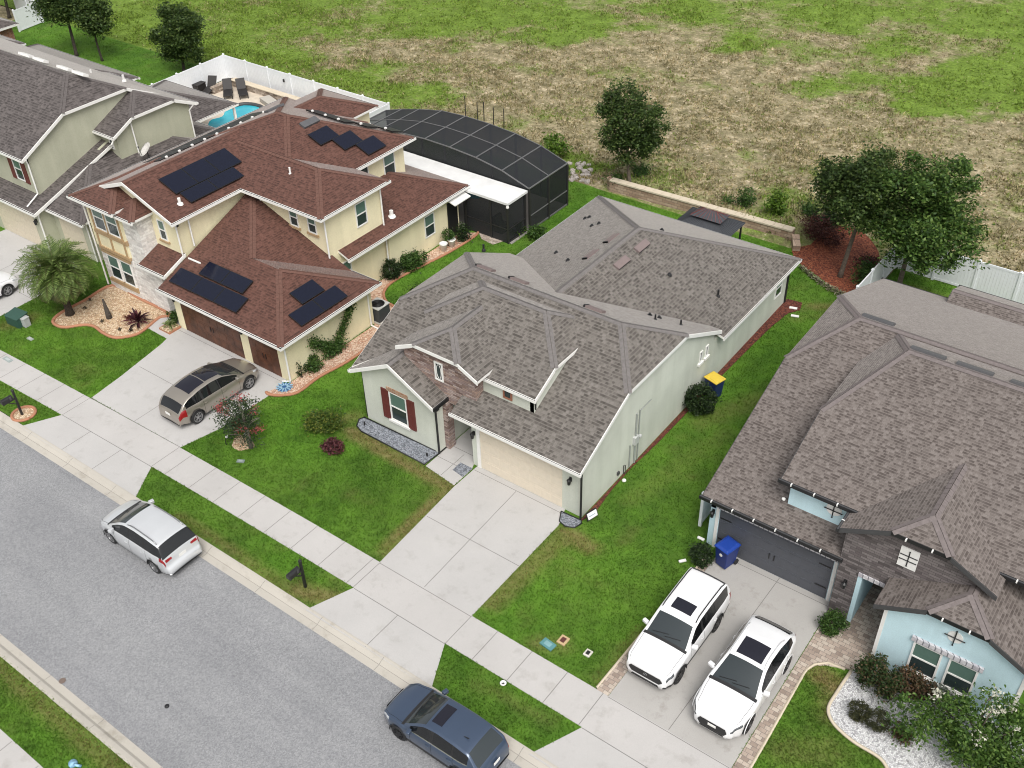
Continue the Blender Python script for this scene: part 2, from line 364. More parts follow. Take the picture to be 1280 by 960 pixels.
# dark joint lines of the kerb sections
mb = MB()
x = XW
while x < XE:
    for ya, yb, za, zb in ((-10.36, -10.09, -.0955, -.0835), (-10.07, -9.94, -.075, -.002), (-9.93, -9.79, .003, .036), (-17.39, -17.15, -.077, -.094), (-17.65, -17.51, .036, .005)):
        bo = bend(x) * .3
        mb.quad((x, ya + bo, za + .003), (x + .018, ya + bo, za + .003), (x + .018, yb + bo, zb + .003), (x, yb + bo, zb + .003))
    x += 3.05
strip(mb, XW, XE, [(-10.085, -.083), (-10.065, -.08)])
structure(mb.build('kerb_joints', MT['joint']))
def slab(name, poly, mat, z=.02, joints=(), jw=.025, h=.06, extra=None):
    mb = MB(); mb.prism(poly, h, 0, z - h)
    for a, b in joints:
        a = Vector((*a, 0)); b = Vector((*b, 0)); d = (b - a).normalized(); s = Vector((-d.y, d.x, 0)) * jw / 2
        zz = Vector((0, 0, z + .003)); mb.quad(a - s + zz, b - s + zz, b + s + zz, a + s + zz, 1)
    return structure(mb.build(name, [mat, MT['joint']]))
js = []
x = -60.0
while x < 30:
    if not any(a - .2 < x < b + .2 for a, b in ((-23.2, -16.6), (-4.95, -.35), (5.05, 30))): js.append(((x, -8.07 + bend(x)), (x, -6.55 + bend(x))))
    x += 1.52
for a in (-23.1, -16.8, -4.92, -.41, 5.3): js.append(((a, -8.07 + bend(a)), (a, -6.55 + bend(a))))
WALK = strip_poly(-62, 30, -8.07, -6.55)
slab('near_pavement', WALK, MT['walk'], .022, js)
slab('far_pavement', strip_poly(-62, 30, -21.0, -19.45, k=.3), MT['walk'], .022, [((x, -20.95), (x, -19.5)) for x in np.arange(-40, 20, 1.52)])
# drive of the cream house
D1 = [P(112, 499), (-23.3, -5.0), P(201, 431), (-24.0, -1.6), (-25.6, -1.55), (-26.0, -.95), (-25.9, -.1), (-16.55, -.1), (-16.45, -.6), P(343, 490), (-16.3, -3.2), P(277, 535), P(223, 561)]
D1 = [(-23.07, -6.75)] + D1[1:-1] + [(-16.78, -6.66)]
slab('cream_house_driveway', D1, MT['concrete'], .02, [((-19.95, -6.7), (-19.95, -.8)), ((-23.2, -3.9), (-16.35, -3.9)), ((-24.2, -.75), (-16.5, -.75)), ((-23.07, -6.78), (-16.8, -6.64))])
A1 = [(-24.0, -9.95), (-23.1, -8.3), (-16.8, -8.18), (-15.75, -9.86)]
slab('cream_house_apron', A1, MT['concrete'], .02, [((-21.0, -9.9), (-21.0, -8.25)), ((-18.8, -9.9), (-18.8, -8.2)), ((-23.1, -8.33), (-16.8, -8.2))])
# drive of the sage house
D2 = [(-4.95, -6.56), (-5.25, -1.6), (-5.22, .1), (-.75, .1), (-.41, -.9), (-.41, -6.56)]
slab('sage_house_driveway', D2, MT['concrete'], .02, [((-2.72, -6.5), (-2.95, -.35)), ((-5.05, -3.6), (-.41, -3.6)), ((-5.2, -.32), (-.5, -.32)), ((-4.9, -6.59), (-.41, -6.59))])
A2 = [(-5.62, -9.9), (-4.88, -8.05), (-.44, -8.05), (.42, -9.85)]
slab('sage_house_apron', A2, MT['concrete'], .02, [((-2.65, -9.85), (-2.65, -8.1)), ((-4.85, -8.1), (-.44, -8.1))])
W2 = [(-7.05, -1.32), (-5.3, -1.55), (-5.3, -.35), (-5.45, .0), (-5.45, 2.6), (-7.05, 2.6)]
slab('sage_house_path', W2, MT['concrete'], .018, [((-6.15, -1.4), (-6.15, .2)), ((-7.05, .35), (-5.45, .35)), ((-7.05, -.55), (-5.4, -.55))])
# drive of the blue house with paver borders
D3 = [(5.5, -6.56), (5.5, 1.9), (10.05, 1.9), (10.1, -6.56)]
slab('blue_house_driveway', D3, concrete('worn_concrete', (.41, .395, .375), 1.0), .02, [((7.8, -6.5), (7.95, 1.6)), ((5.5, -6.59), (10.1, -6.59)), ((5.5, 1.35), (10.05, 1.35))])
A3 = [(4.6, -9.9), (5.45, -8.05), (10.9, -8.05), (11.8, -9.85)]
slab('blue_house_apron', A3, MT['concrete'], .02, [((7.9, -9.85), (7.9, -8.1)), ((5.45, -8.1), (10.9, -8.1))])
PV1 = [(5.02, -6.56), (5.2, 1.0), (5.49, 1.0), (5.49, -6.56)]
PV2 = [(10.12, -6.56), (10.08, 1.2), (10.75, 1.0), (10.75, 4.2), (12.1, 4.2), (12.1, -.3), (11.9, -.75)] + [P(1032, 832), P(1018, 833)] + [P(1007, 840), P(960, 922), (10.55, -6.56)]
mb = MB(); mb.prism(PV1, .06, 0, -.036); structure(mb.build('paver_border', MT['paver']))
mb = MB(); mb.prism(PV2, .06, 0, -.036); structure(mb.build('paver_path', MT['paver']))
edge_mat = concrete('cream_kerbing', (.6, .52, .4), .6)
def kerbing(mb, pts, r=.07, z=.02, mi=0): mb.tube([(x, y, z) for x, y in pts], r, 6, mi)
mb = MB(); kerbing(mb, [(5.0, -6.5), (5.18, 1.0)], .045); kerbing(mb, [(10.6, -6.5)] + [P(960, 922)] + [P(1005, 842), P(1009, 837), P(1018, 831), P(1035, 829), P(1056, 837)], .05)
structure(mb.build('paver_edge', edge_mat))
# drive of the green house
D0 = [(-41.4, -6.9), (-41.2, .2), (-33.6, .2), (-33.0, -1.5), (-33.0, -6.9)]
slab('green_house_driveway', D0, MT['concrete'], .02, [((-37.2, -6.8), (-37.2, 0)), ((-41.3, -3.4), (-33.0, -3.4))])
A0 = [(-42.2, -10.3), (-41.4, -8.7), (-33.0, -8.5), (-32.2, -10.1)]
slab('green_house_apron', A0, MT['concrete'], .02)
# ---- beds
def bed(name, poly, mat, z=.03, n=5, edge=None, er=.07, smooth=True, open_edge=None):
    pl = smooth_loop(poly, n) if smooth else poly
    mb = MB(); mb.prism(pl, .06, 0, z - .06); o = structure(mb.build(name, mat))
    if edge:
        e = MB(); pts = open_edge if open_edge else pl + pl[:1]
        e.tube([(x, y, .045) for x, y in pts], er, 6); e.build('edging', edge, o, smooth=True)
    return o, pl
b1 = [P(*q) for q in ((67, 401), (70, 407), (82, 410), (105, 407), (118, 409), (129, 417), (144, 423), (163, 421), (178, 415), (199, 398))] + [(-25.6, -.1), (-28.2, -.06), (-30.5, -.06)] + [P(105, 377), P(78, 391)]
BED1, BED1s = bed('front_planting_bed', b1, MT['tan_gravel'], edge=MT['terracotta'], er=.09)
out2 = [P(*q) for q in ((333, 491), (337, 494), (352, 495), (373, 491), (399, 472), (434, 453), (466, 430), (479, 412), (494, 396), (492, 384), (483, 378), (480, 366), (491, 353), (522, 336), (560, 317), (591, 298), (598, 291))]
out2s = smooth_loop(out2, 5, False)
BED2s = out2s + [(-18.4, 15.0), (-18.45, 9.2), (-18.7, 9.0), (-18.7, 5.4), (-16.1, 5.35), (-16.15, -.5)]
BED2, _ = bed('side_gravel_bed', BED2s, MT['pink_gravel'], edge=MT['terracotta'], er=.08, smooth=False, open_edge=out2s)
BED3s = [(-11.45, -.45), (-11.55, -.7), (-11.3, -1.1), (-10.9, -1.25), (-7.15, -1.3), (-7.08, -.4), (-7.08, .3), (-7.3, .3), (-7.3, -.35)]
bed('blue_grey_gravel_bed', BED3s, MT['grey_gravel'], edge=MT['black'], er=.03, smooth=False)
bed('small_gravel_patch', [(-5.95, -.85), (-5.32, -.95), (-5.3, -.3), (-5.95, -.3)], MT['grey_gravel'], z=.035, smooth=False)
bed('corner_gravel_patch', [(-.75, -.25), (-.5, -.75), (-.15, -.85), (.2, -.7), (.3, -.35), (.2, -.2)], MT['grey_gravel'], z=.035, edge=MT['black'], er=.025, smooth=False)
mo = [P(*q) for q in ((737, 645), (744, 641), (765, 612), (790, 584), (820, 556), (855, 520), (872, 500), (900, 472), (940, 432), (965, 408), (985, 392), (1000, 388))]
MULCH = [(.15, -.45)] + mo + [(.9, 19.4), (.1, 19.3)]
bed('mulch_strip', MULCH, MT['mulch'], z=.03, smooth=False)
b4 = smooth_loop([P(*q) for q in ((1064, 839), (1046, 866), (1035, 886), (1040, 903), (1054, 918), (1071, 931), (1100, 949), (1112, 968), (1125, 990))], 4, False)
WG = b4 + [(17.5, -3.5), (17.5, .2), (16.6, .1), (12.2, .05), (12.1, -.3)]
bed('white_gravel_bed', WG, MT['white_gravel'], z=.03, edge=edge_mat, er=.06, smooth=False, open_edge=b4)
ring1 = [(P(30, 518)[0] + .52 * math.cos(t), P(30, 518)[1] + .52 * math.sin(t)) for t in np.arange(0, 2 * PI, PI / 12)]
bed('mailbox_bed', ring1, MT['tan_gravel'], z=.035, edge=MT['terracotta'], er=.075, smooth=False)
ring2 = [(P(303, 555)[0] + (.55 + .1 * math.sin(3 * t)) * math.cos(t), P(303, 555)[1] + .42 * math.sin(t)) for t in np.arange(0, 2 * PI, PI / 10)]
bed('tree_bed', ring2, MT['tan_gravel'], z=.03, smooth=False)
RM = [P(*q) for q in ((992, 292), (1012, 283), (1045, 280), (1075, 288), (1098, 315), (1095, 340), (1082, 362), (1066, 372), (1045, 362), (1020, 344), (1000, 330), (990, 315))]
bed('red_mulch_bed', RM, MT['redmulch'], z=.03, n=4)
bed('paved_landing', [P(*q) for q in ((598, 290), (612, 283), (640, 292), (634, 300), (616, 306), (602, 299))], MT['paver'], z=.028, smooth=False)
# pool terrace behind the green house
TERR = [(-48.1, 13.0), (-31.4, 13.0), (-31.4, 23.6), (-48.1, 23.6)]
slab('pool_terrace', TERR, plain('travertine_paving', (.62, .54, .44), .8, var=.1, scale=2), .03, h=.05)
POOL = smooth_loop([P(*q) for q in ((262, 168), (262, 152), (278, 146), (284, 137), (305, 132), (325, 135), (334, 146), (330, 160), (300, 180), (275, 190))], 4)
mb = MB(); mb.prism(POOL, .03, 0, .01)
wm, wnt, wb = _new('pool_water'); wb.inputs['Base Color'].default_value = (.03, .4, .5, 1); wb.inputs['Roughness'].default_value = .08
gw = world_pos(wnt); wnt.links.new(ramp(wnt, noise(wnt, gw, .6, 3), [(.3, (.02, .33, .43)), (.7, (.07, .5, .58))]).outputs[0], wb.inputs['Base Color']); bump(wnt, wb, noise(wnt, gw, 3, 3), .2, .05)
structure(mb.build('pool_water', wm))
cm = MB(); cm.tube([(x, y, .08) for x, y in smooth_loop([P(*q) for q in ((284, 137), (305, 131.5), (325, 134), (336, 144))], 6, False)], .16, 6); structure(cm.build('pool_rim', MT['dgrey'], smooth=True))
# ---- lawn sheet, with the dry strips as a per-vertex amount
NOGRASS = [WALK, strip_poly(-62, 30, -21.0, -19.45, k=.3), D1, A1, D2, A2, W2, D3, A3, PV1, PV2, D0, A0, BED1s, BED2s, BED3s, MULCH, WG, ring1, ring2, smooth_loop(RM, 4), TERR,
           [(-30.4, -.4), (-16.2, -.4), (-16.2, 5.4), (-18.6, 5.4), (-18.6, 17.6), (-30.4, 17.6)], [(-11.4, -.4), (.15, -.4), (.3, 18.8), (-11.2, 18.8)], [(4.8, 1.6), (30, 1.6), (30, 18.3), (4.8, 18.3)], [(12, -.1), (16.7, -.1), (16.7, 2), (12, 2)],
           [(-52, .6), (-33.2, .6), (-33.2, 13), (-52, 13)], [(-30, 15.4), (-15.2, 15.4), (-15.2, 21.4), (-30, 21.4)], [(-5.95, -.85), (-5.32, -.95), (-5.3, -.3), (-5.95, -.3)], [(-.75, -.25), (-.5, -.75), (-.15, -.85), (.2, -.7), (.3, -.35)]]
def seg_d(x, y, a, b):
    ax, ay = a; bx, by = b; L = (bx - ax) ** 2 + (by - ay) ** 2
    t = np.clip(((x - ax) * (bx - ax) + (y - ay) * (by - ay)) / L, 0, 1); return np.hypot(x - ax - t * (bx - ax), y - ay - t * (by - ay))
DRYLINES = [((-5.15, -5.9), (-5.5, -1.9), .38, .75), ((-5.5, -1.8), (-11.3, -1.5), .42, .8), ((-11.9, -.6), (-12.6, -2.0), .5, .5), ((-.15, -5.6), (.1, -1.2), .5, .6), ((.1, -1.1), (1.3, -1.2), .5, .8),
            ((-6.6, -9.4), (-4.9, -8.9), .5, .75), ((-9.5, -9.6), (-6.4, -9.6), .3, .6), ((-13.5, -9.5), (-9, -9.5), .3, .5), ((1.2, 2), (2.4, 8), .6, .25), ((4.8, -6.2), (4.9, -3.5), .25, .5), ((10.9, -1.6), (11.7, -1.7), .45, .9), ((11.4, -1.8), (11.9, -3.0), .5, .5),
            ((11.2, -5), (12.4, -4.2), .8, .35), ((-13.6, -18.0), (-5.2, -18.0), .35, .6), ((4.7, 23.2), (10, 23.6), .9, .55), ((1.4, 19.4), (3, 20.2), .45, .6), ((1.5, -8.8), (4.5, -8.4), .3, .3), ((2.2, -6.2), (3.1, -5.7), .4, .45), ((-31.9, -5.6), (-31.5, -4.4), .6, .5), ((1.2, 8), (2.6, 11), .7, .35)]
def dryness(x, y):
    d = .16 * fbm(x * .35, y * .35, 3) + .5 * np.clip(fbm(x * .9, y * .9, 8) - .63, 0, 1) * 2
    for a, b, wd, am in DRYLINES: d = np.maximum(d, am * np.clip(1.35 - seg_d(x, y, a, b) / wd + .5 * (fbm(x * 2.2, y * 2.2, 5) - .5), 0, 1))
    return np.clip(d, 0, 1)
def grid_sheet(name, x0, x1, y0, y1, st, mat, zf, af, sea=None):
    nx, ny = int(round((x1 - x0) / st)) + 1, int(round((y1 - y0) / st)) + 1
    X, Y = np.meshgrid(np.linspace(x0, x1, nx), np.linspace(y0, y1, ny)); X = X.ravel(); Y = Y.ravel()
    idx = np.arange(nx * ny).reshape(ny, nx); F = np.stack([idx[:-1, :-1].ravel(), idx[:-1, 1:].ravel(), idx[1:, 1:].ravel(), idx[1:, :-1].ravel()], 1)
    return np_mesh(name, np.stack([X, Y, zf(X, Y)], 1), F, mat, attrs={k: f(X, Y) for k, f in af.items()})
def grassmat(name, lo, hi, drya, dryb, blade=False):
    m, nt, b = _new(name); g = N(nt, 'NewGeometry'); pos = g.outputs['Position']
    a = N(nt, 'Attribute', attribute_name='dry').outputs['Fac']
    v = noise(nt, pos, 1.1, 5, .65); v2 = noise(nt, pos, .16, 3)
    gr = ramp(nt, math_(nt, 'ADD', math_(nt, 'MULTIPLY', v, .5), math_(nt, 'MULTIPLY', v2, .5)), [(.4, lo), (.6, hi)])
    dr = ramp(nt, noise(nt, pos, 3.0, 4), [(.3, drya), (.7, dryb)])
    c = mixc(nt, a, gr.outputs[0], dr.outputs[0])
    fine = ramp(nt, noise(nt, pos, 38, 3, .85), [(.32, (.5, .54, .48)), (.68, (1.42, 1.36, 1.3))])
    c = mixc(nt, .7, c, fine.outputs[0], 'MULTIPLY')
    if blade: c = mixc(nt, .8, c, ramp(nt, g.outputs['Random Per Island'], [(0, (.6, .64, .56)), (1, (1.35, 1.3, 1.2))]).outputs[0], 'MULTIPLY')
    nt.links.new(c, b.inputs['Base Color']); b.inputs['Roughness'].default_value = .8; b.inputs['Specular IOR Level'].default_value = .15
    if not blade: bump(nt, b, noise(nt, pos, 18, 4), .9, .05)
    return m
G_LO, G_HI, G_DA, G_DB = (.045, .122, .011), (.1, .232, .022), (.13, .1, .035), (.26, .2, .1)
lawn_mat = grassmat('lawn_turf', G_LO, G_HI, G_DA, G_DB); blade_mat = grassmat('grass_blades', G_LO, G_HI, G_DA, G_DB, True)
zl = lambda x, y: np.zeros_like(x)
structure(grid_sheet('lawn_ground', -75, 45, -9.8, 24.2, .4, lawn_mat, zl, {'dry': dryness}))
structure(grid_sheet('rear_lawn_ground', 3.6, 45, 24.2, 25.4, .4, lawn_mat, zl, {'dry': dryness}))
structure(grid_sheet('far_verge_ground', -75, 45, -30, -17.7, .5, lawn_mat, zl, {'dry': dryness}))
# ---- open field: scrub of straw, bare sand and green swards
def _el(px, py, rx, ry):
    cx, cy = P(px, py); x1, y1 = P(px + rx, py); x2, y2 = P(px, py + ry); return (cx, cy, x1 - cx, y1 - cy, x2 - cx, y2 - cy)
SWARDS = [(_el(*q), a) for *q, a in ((1225, 105, 130, 40, .8), (1160, 125, 60, 22, .6), (1260, 90, 90, 40, .7), (1040, 104, 44, 16, .6), (1000, 112, 40, 14, .5), (1085, 98, 40, 12, .5), (735, 28, 62, 16, .9), (620, 20, 120, 14, .8), (860, 12, 60, 14, .7), (940, 55, 40, 14, .7), (1040, 22, 40, 18, .8), (1250, 25, 60, 22, .8), (1100, 62, 60, 12, .5),
    (345, 75, 60, 22, .6), (440, 98, 55, 18, .75), (90, 60, 60, 24, 1.0), (180, 30, 70, 30, .7), (520, 115, 45, 16, .6), (160, 100, 60, 20, .7), (330, 15, 70, 12, .6), (700, 45, 60, 14, .5), (740, 205, 40, 14, .7), (560, 60, 30, 8, .4))]
STRAW = [(_el(*q), a) for *q, a in ((520, 62, 120, 14, .9), (640, 70, 130, 10, .9), (900, 122, 210, 12, .9), (1120, 145, 160, 14, .9), (870, 60, 50, 6, .6), (435, 84, 34, 9, .8), (700, 172, 22, 16, .9), (925, 165, 180, 40, .75), (1200, 175, 120, 26, .7), (990, 45, 30, 5, .7), (740, 120, 120, 18, .6), (900, 245, 40, 20, .8), (1250, 220, 60, 40, .6))]
def green_amt(x, y):
    d = np.hypot(x, y - 20); g = .31 + .5 * (fbm(x * .11, y * .11, 21) - .5) + .75 * (fbm(x * .45, y * .45, 22) - .5) + .42 * np.clip((d - 34) / 22, 0, 1)
    def put(ls, val, g):
        for (cx, cy, ax, ay, bx, by), am in ls:
            det = ax * by - ay * bx; wv = 2.6 * (fbm(x * .16, y * .16, 27) - .5); u = ((x - cx + 3 * wv) * by - (y - cy) * bx) / det; v = (ax * (y - cy) - ay * (x - cx)) / det
            r = np.hypot(u, v) + 1.1 * (fbm(x * .3, y * .3, 25) - .5) + .6 * (fbm(x * 1.1, y * 1.1, 26) - .5); k = np.clip((1.2 - r) * 1.7, 0, 1) * am; g = g * (1 - k) + val * k
        return g
    g = put(STRAW, .2, g); g = put(SWARDS, .9, g); return np.clip(g, 0, 1)
def field_z(x, y):
    k = np.clip((y - 24.5) / .3, 0, 1) * np.clip((x + 15.5) / 1.6, 0, 1) * np.clip((-1.2 - x) / 1.6, 0, 1)
    return -.015 + k * .72 * np.clip(1 - (y - 26) / 14, 0, 1) + .22 * (fbm(x * .2, y * .2, 31) - .5) * np.clip((y - 25) / 4, 0, 1)
def fieldmat(name, blade=False):
    m, nt, b = _new(name); g = N(nt, 'NewGeometry'); pos = g.outputs['Position']; a = N(nt, 'Attribute', attribute_name='green').outputs['Fac']
    dr = ramp(nt, noise(nt, pos, .9, 7, .7), [(.3, (.125, .112, .06)), (.46, (.23, .2, .115)), (.58, (.345, .295, .182)), (.7, (.57, .48, .34))])
    gr = ramp(nt, noise(nt, pos, .8, 5, .65), [(.3, (.1, .155, .024)), (.7, (.185, .28, .05))])
    k = math_(nt, 'ADD', a, math_(nt, 'MULTIPLY', math_(nt, 'SUBTRACT', noise(nt, pos, 1.5, 7, .72), .5), 1.0))
    f = ramp(nt, k, [(.28, (0, 0, 0)), (.66, (1, 1, 1))])
    c = mixc(nt, f.outputs[0], dr.outputs[0], gr.outputs[0])
    c = mixc(nt, .85, c, ramp(nt, noise(nt, pos, 4.5, 6, .85), [(.33, (.42, .42, .4)), (.5, (.95, .95, .95)), (.68, (1.5, 1.47, 1.42))]).outputs[0], 'MULTIPLY')
    sp = ramp(nt, math_(nt, 'ADD', noise(nt, pos, 2.6, 5, .75), math_(nt, 'MULTIPLY', f.outputs[0], -.06)), [(.57, (0, 0, 0)), (.64, (1, 1, 1))])
    c = mixc(nt, math_(nt, 'MULTIPLY', sp.outputs[0], .75), c, (.6, .5, .37))
    if blade: c = mixc(nt, .75, c, ramp(nt, g.outputs['Random Per Island'], [(0, (.6, .64, .55)), (1, (1.4, 1.3, 1.2))]).outputs[0], 'MULTIPLY')
    nt.links.new(c, b.inputs['Base Color']); b.inputs['Roughness'].default_value = .9; b.inputs['Specular IOR Level'].default_value = .1
    if not blade: bump(nt, b, noise(nt, pos, 5, 6), 1.0, .15)
    return m
field_mat = fieldmat('field_scrub'); fblade_mat = fieldmat('field_grass_blades', True)
structure(grid_sheet('field_ground', -110, 60, 24.1, 100.1, .5, field_mat, field_z, {'green': green_amt}))
mb = MB(); 
for x0, x1, y0, y1 in ((-400, -110, 24, 500), (60, 400, 24, 500), (-110, 60, 100, 500), (-400, -75, -60, 24), (45, 400, -60, 24), (-75, 45, -80, -30)): mb.quad((x0, y0, -.03), (x1, y0, -.03), (x1, y1, -.03), (x0, y1, -.03))
structure(mb.build('outer_ground', field_mat))
# ---- blades
def blades(name, x, y, z, h, wd, mat, attr, an, lean=.55, tri=2):
    n = len(x); V = []; A = np.repeat(attr, 3 * tri)
    for k in range(tri):
        t = RNG.uniform(0, 2 * PI, n); l = RNG.uniform(0, lean, n); hh = h * RNG.uniform(.6, 1.15, n); q = RNG.uniform(0, 2 * PI, n)
        dx, dy = np.cos(t) * wd / 2, np.sin(t) * wd / 2; ox, oy = np.cos(q) * wd * .5, np.sin(q) * wd * .5
        tx, ty = np.cos(q) * l * hh, np.sin(q) * l * hh
        V.append(np.stack([np.stack([x + ox - dx, y + oy - dy, z], 1), np.stack([x + ox + dx, y + oy + dy, z], 1), np.stack([x + ox + tx, y + oy + ty, z + hh], 1)], 1))
    V = np.stack(V, 1).reshape(-1, 3); return np_mesh(name, V, np.arange(len(V)).reshape(-1, 3), mat, attrs={an: A})
def scatter(x0, x1, y0, y1, n): return RNG.uniform(x0, x1, n), RNG.uniform(y0, y1, n)
def keep_out(x, y, polys):
    k = np.ones(x.shape, bool)
    for p in polys:
        a = np.array(p); s = (x > a[:, 0].min()) & (x < a[:, 0].max()) & (y > a[:, 1].min()) & (y < a[:, 1].max())
        if s.any(): t = np.zeros_like(k); t[s] = in_poly(x[s], y[s], p); k &= ~t
    return k
gx, gy = [], []
for a in ((-34, 20, -9.7, 0, 130000), (-18, 5, 0, 24, 80000), (-16, 4, -20, -17.7, 16000), (-74, -50, 12, 24, 14000), (3.6, 16, 19, 25.3, 9000), (10, 18, -9.7, -1, 12000)):
    x, y = scatter(*a); gx.append(x); gy.append(y)
gx = np.concatenate(gx); gy = np.concatenate(gy); k = keep_out(gx, gy, NOGRASS); gx, gy = gx[k], gy[k]
dd = dryness(gx, gy); k = RNG.uniform(0, 1, len(gx)) > dd * .35; gx, gy, dd = gx[k], gy[k], dd[k]
tag(blades('lawn_grass', gx, gy, np.zeros_like(gx), .06 + .025 * fbm(gx, gy, 9), .036, blade_mat, np.clip(dd * RNG.uniform(.5, 1.5, len(dd)), 0, 1), 'dry'), 'short bright green turf blades covering the house lawns', 'grass', kind='stuff')
fx, fy = [], []
for a in ((-70, 20, 24.5, 40, 70000), (-85, 25, 40, 62, 60000), (-100, 20, 62, 90, 40000)):
    x, y = scatter(*a); fx.append(x); fy.append(y)
fx = np.concatenate(fx); fy = np.concatenate(fy)
cl = fbm(fx * .6, fy * .6, 41); k = (RNG.uniform(.25, .75, len(fx)) < cl) & keep_out(fx, fy, [smooth_loop(RM, 4), [(3.6, 24), (45, 24), (45, 25.5), (3.6, 25.5)]]); fx, fy = fx[k], fy[k]
fg = green_amt(fx, fy)
tag(blades('field_grass', fx, fy, field_z(fx, fy) - .01, .10 + .22 * fbm(fx * .4, fy * .4, 43) ** 2, .12, fblade_mat, np.clip(fg + RNG.normal(0, .16, len(fg)), 0, 1), 'green', .9), 'straw coloured and green weeds growing across the open field', 'weeds', kind='stuff')
# ================================================================ houses
def hang(o, root):
    """make o, built in plot coordinates, a child of root without moving it"""
    o.parent = root; o.matrix_parent_inverse = Matrix.Translation(-Vector(root.location)); return o
def block(x0, x1, y0, y1, ze, s, axis, e0=('hip',), e1=('hip',)):
    """faces of a roof over a rectangle; axis = way the ridge runs; ends: hip, gable or half (clipped at a height)"""
    sw = axis == 'y'
    if sw: x0, x1, y0, y1 = y0, y1, x0, x1
    ym = (y0 + y1) / 2; zr = ze + s * (ym - y0); Pp = []
    def end(x, sg, e):
        if e[0] == 'gable': return [], (x, ym, zr), None
        if e[0] == 'hip':
            sl = e[1] if len(e) > 1 else s; r = (x + sg * (zr - ze) / sl, ym, zr); return [], r, [(x, y0, ze), (x, y1, ze), r]
        zb = e[1]; sl = e[2] if len(e) > 2 else s; q = (zb - ze) / s; r = (x + sg * (zr - zb) / sl, ym, zr)
        return [(x, y0 + q, zb), (x, y1 - q, zb)], r, [(x, y0 + q, zb), (x, y1 - q, zb), r]
    b0, r0, h0 = end(x0, 1, e0); b1, r1, h1 = end(x1, -1, e1)
    Pp.append([(x0, y0, ze), (x1, y0, ze)] + ([b1[0]] if b1 else []) + [r1, r0] + ([b0[0]] if b0 else []))
    Pp.append([(x1, y1, ze), (x0, y1, ze)] + ([b0[1]] if b0 else []) + [r0, r1] + ([b1[1]] if b1 else []))
    if h0: Pp.append([h0[1], h0[0], h0[2]])
    if h1: Pp.append([h1[0], h1[1], h1[2]])
    out = []
    for p in Pp:
        if sw: p = [(b, a, c) for a, b, c in p][::-1]
        q = []
        for v in p:
            if not q or (Vector(v) - Vector(q[-1])).length > 1e-4: q.append(v)
        if (Vector(q[0]) - Vector(q[-1])).length < 1e-4: q.pop()
        if len(q) > 2: out.append(q)
    return out
def nrm(p):
    n = Vector((0, 0, 0))
    for i in range(len(p)):
        a, b = Vector(p[i]), Vector(p[(i + 1) % len(p)]); n += a.cross(b)
    n.normalize(); return n if n.z > 0 else -n
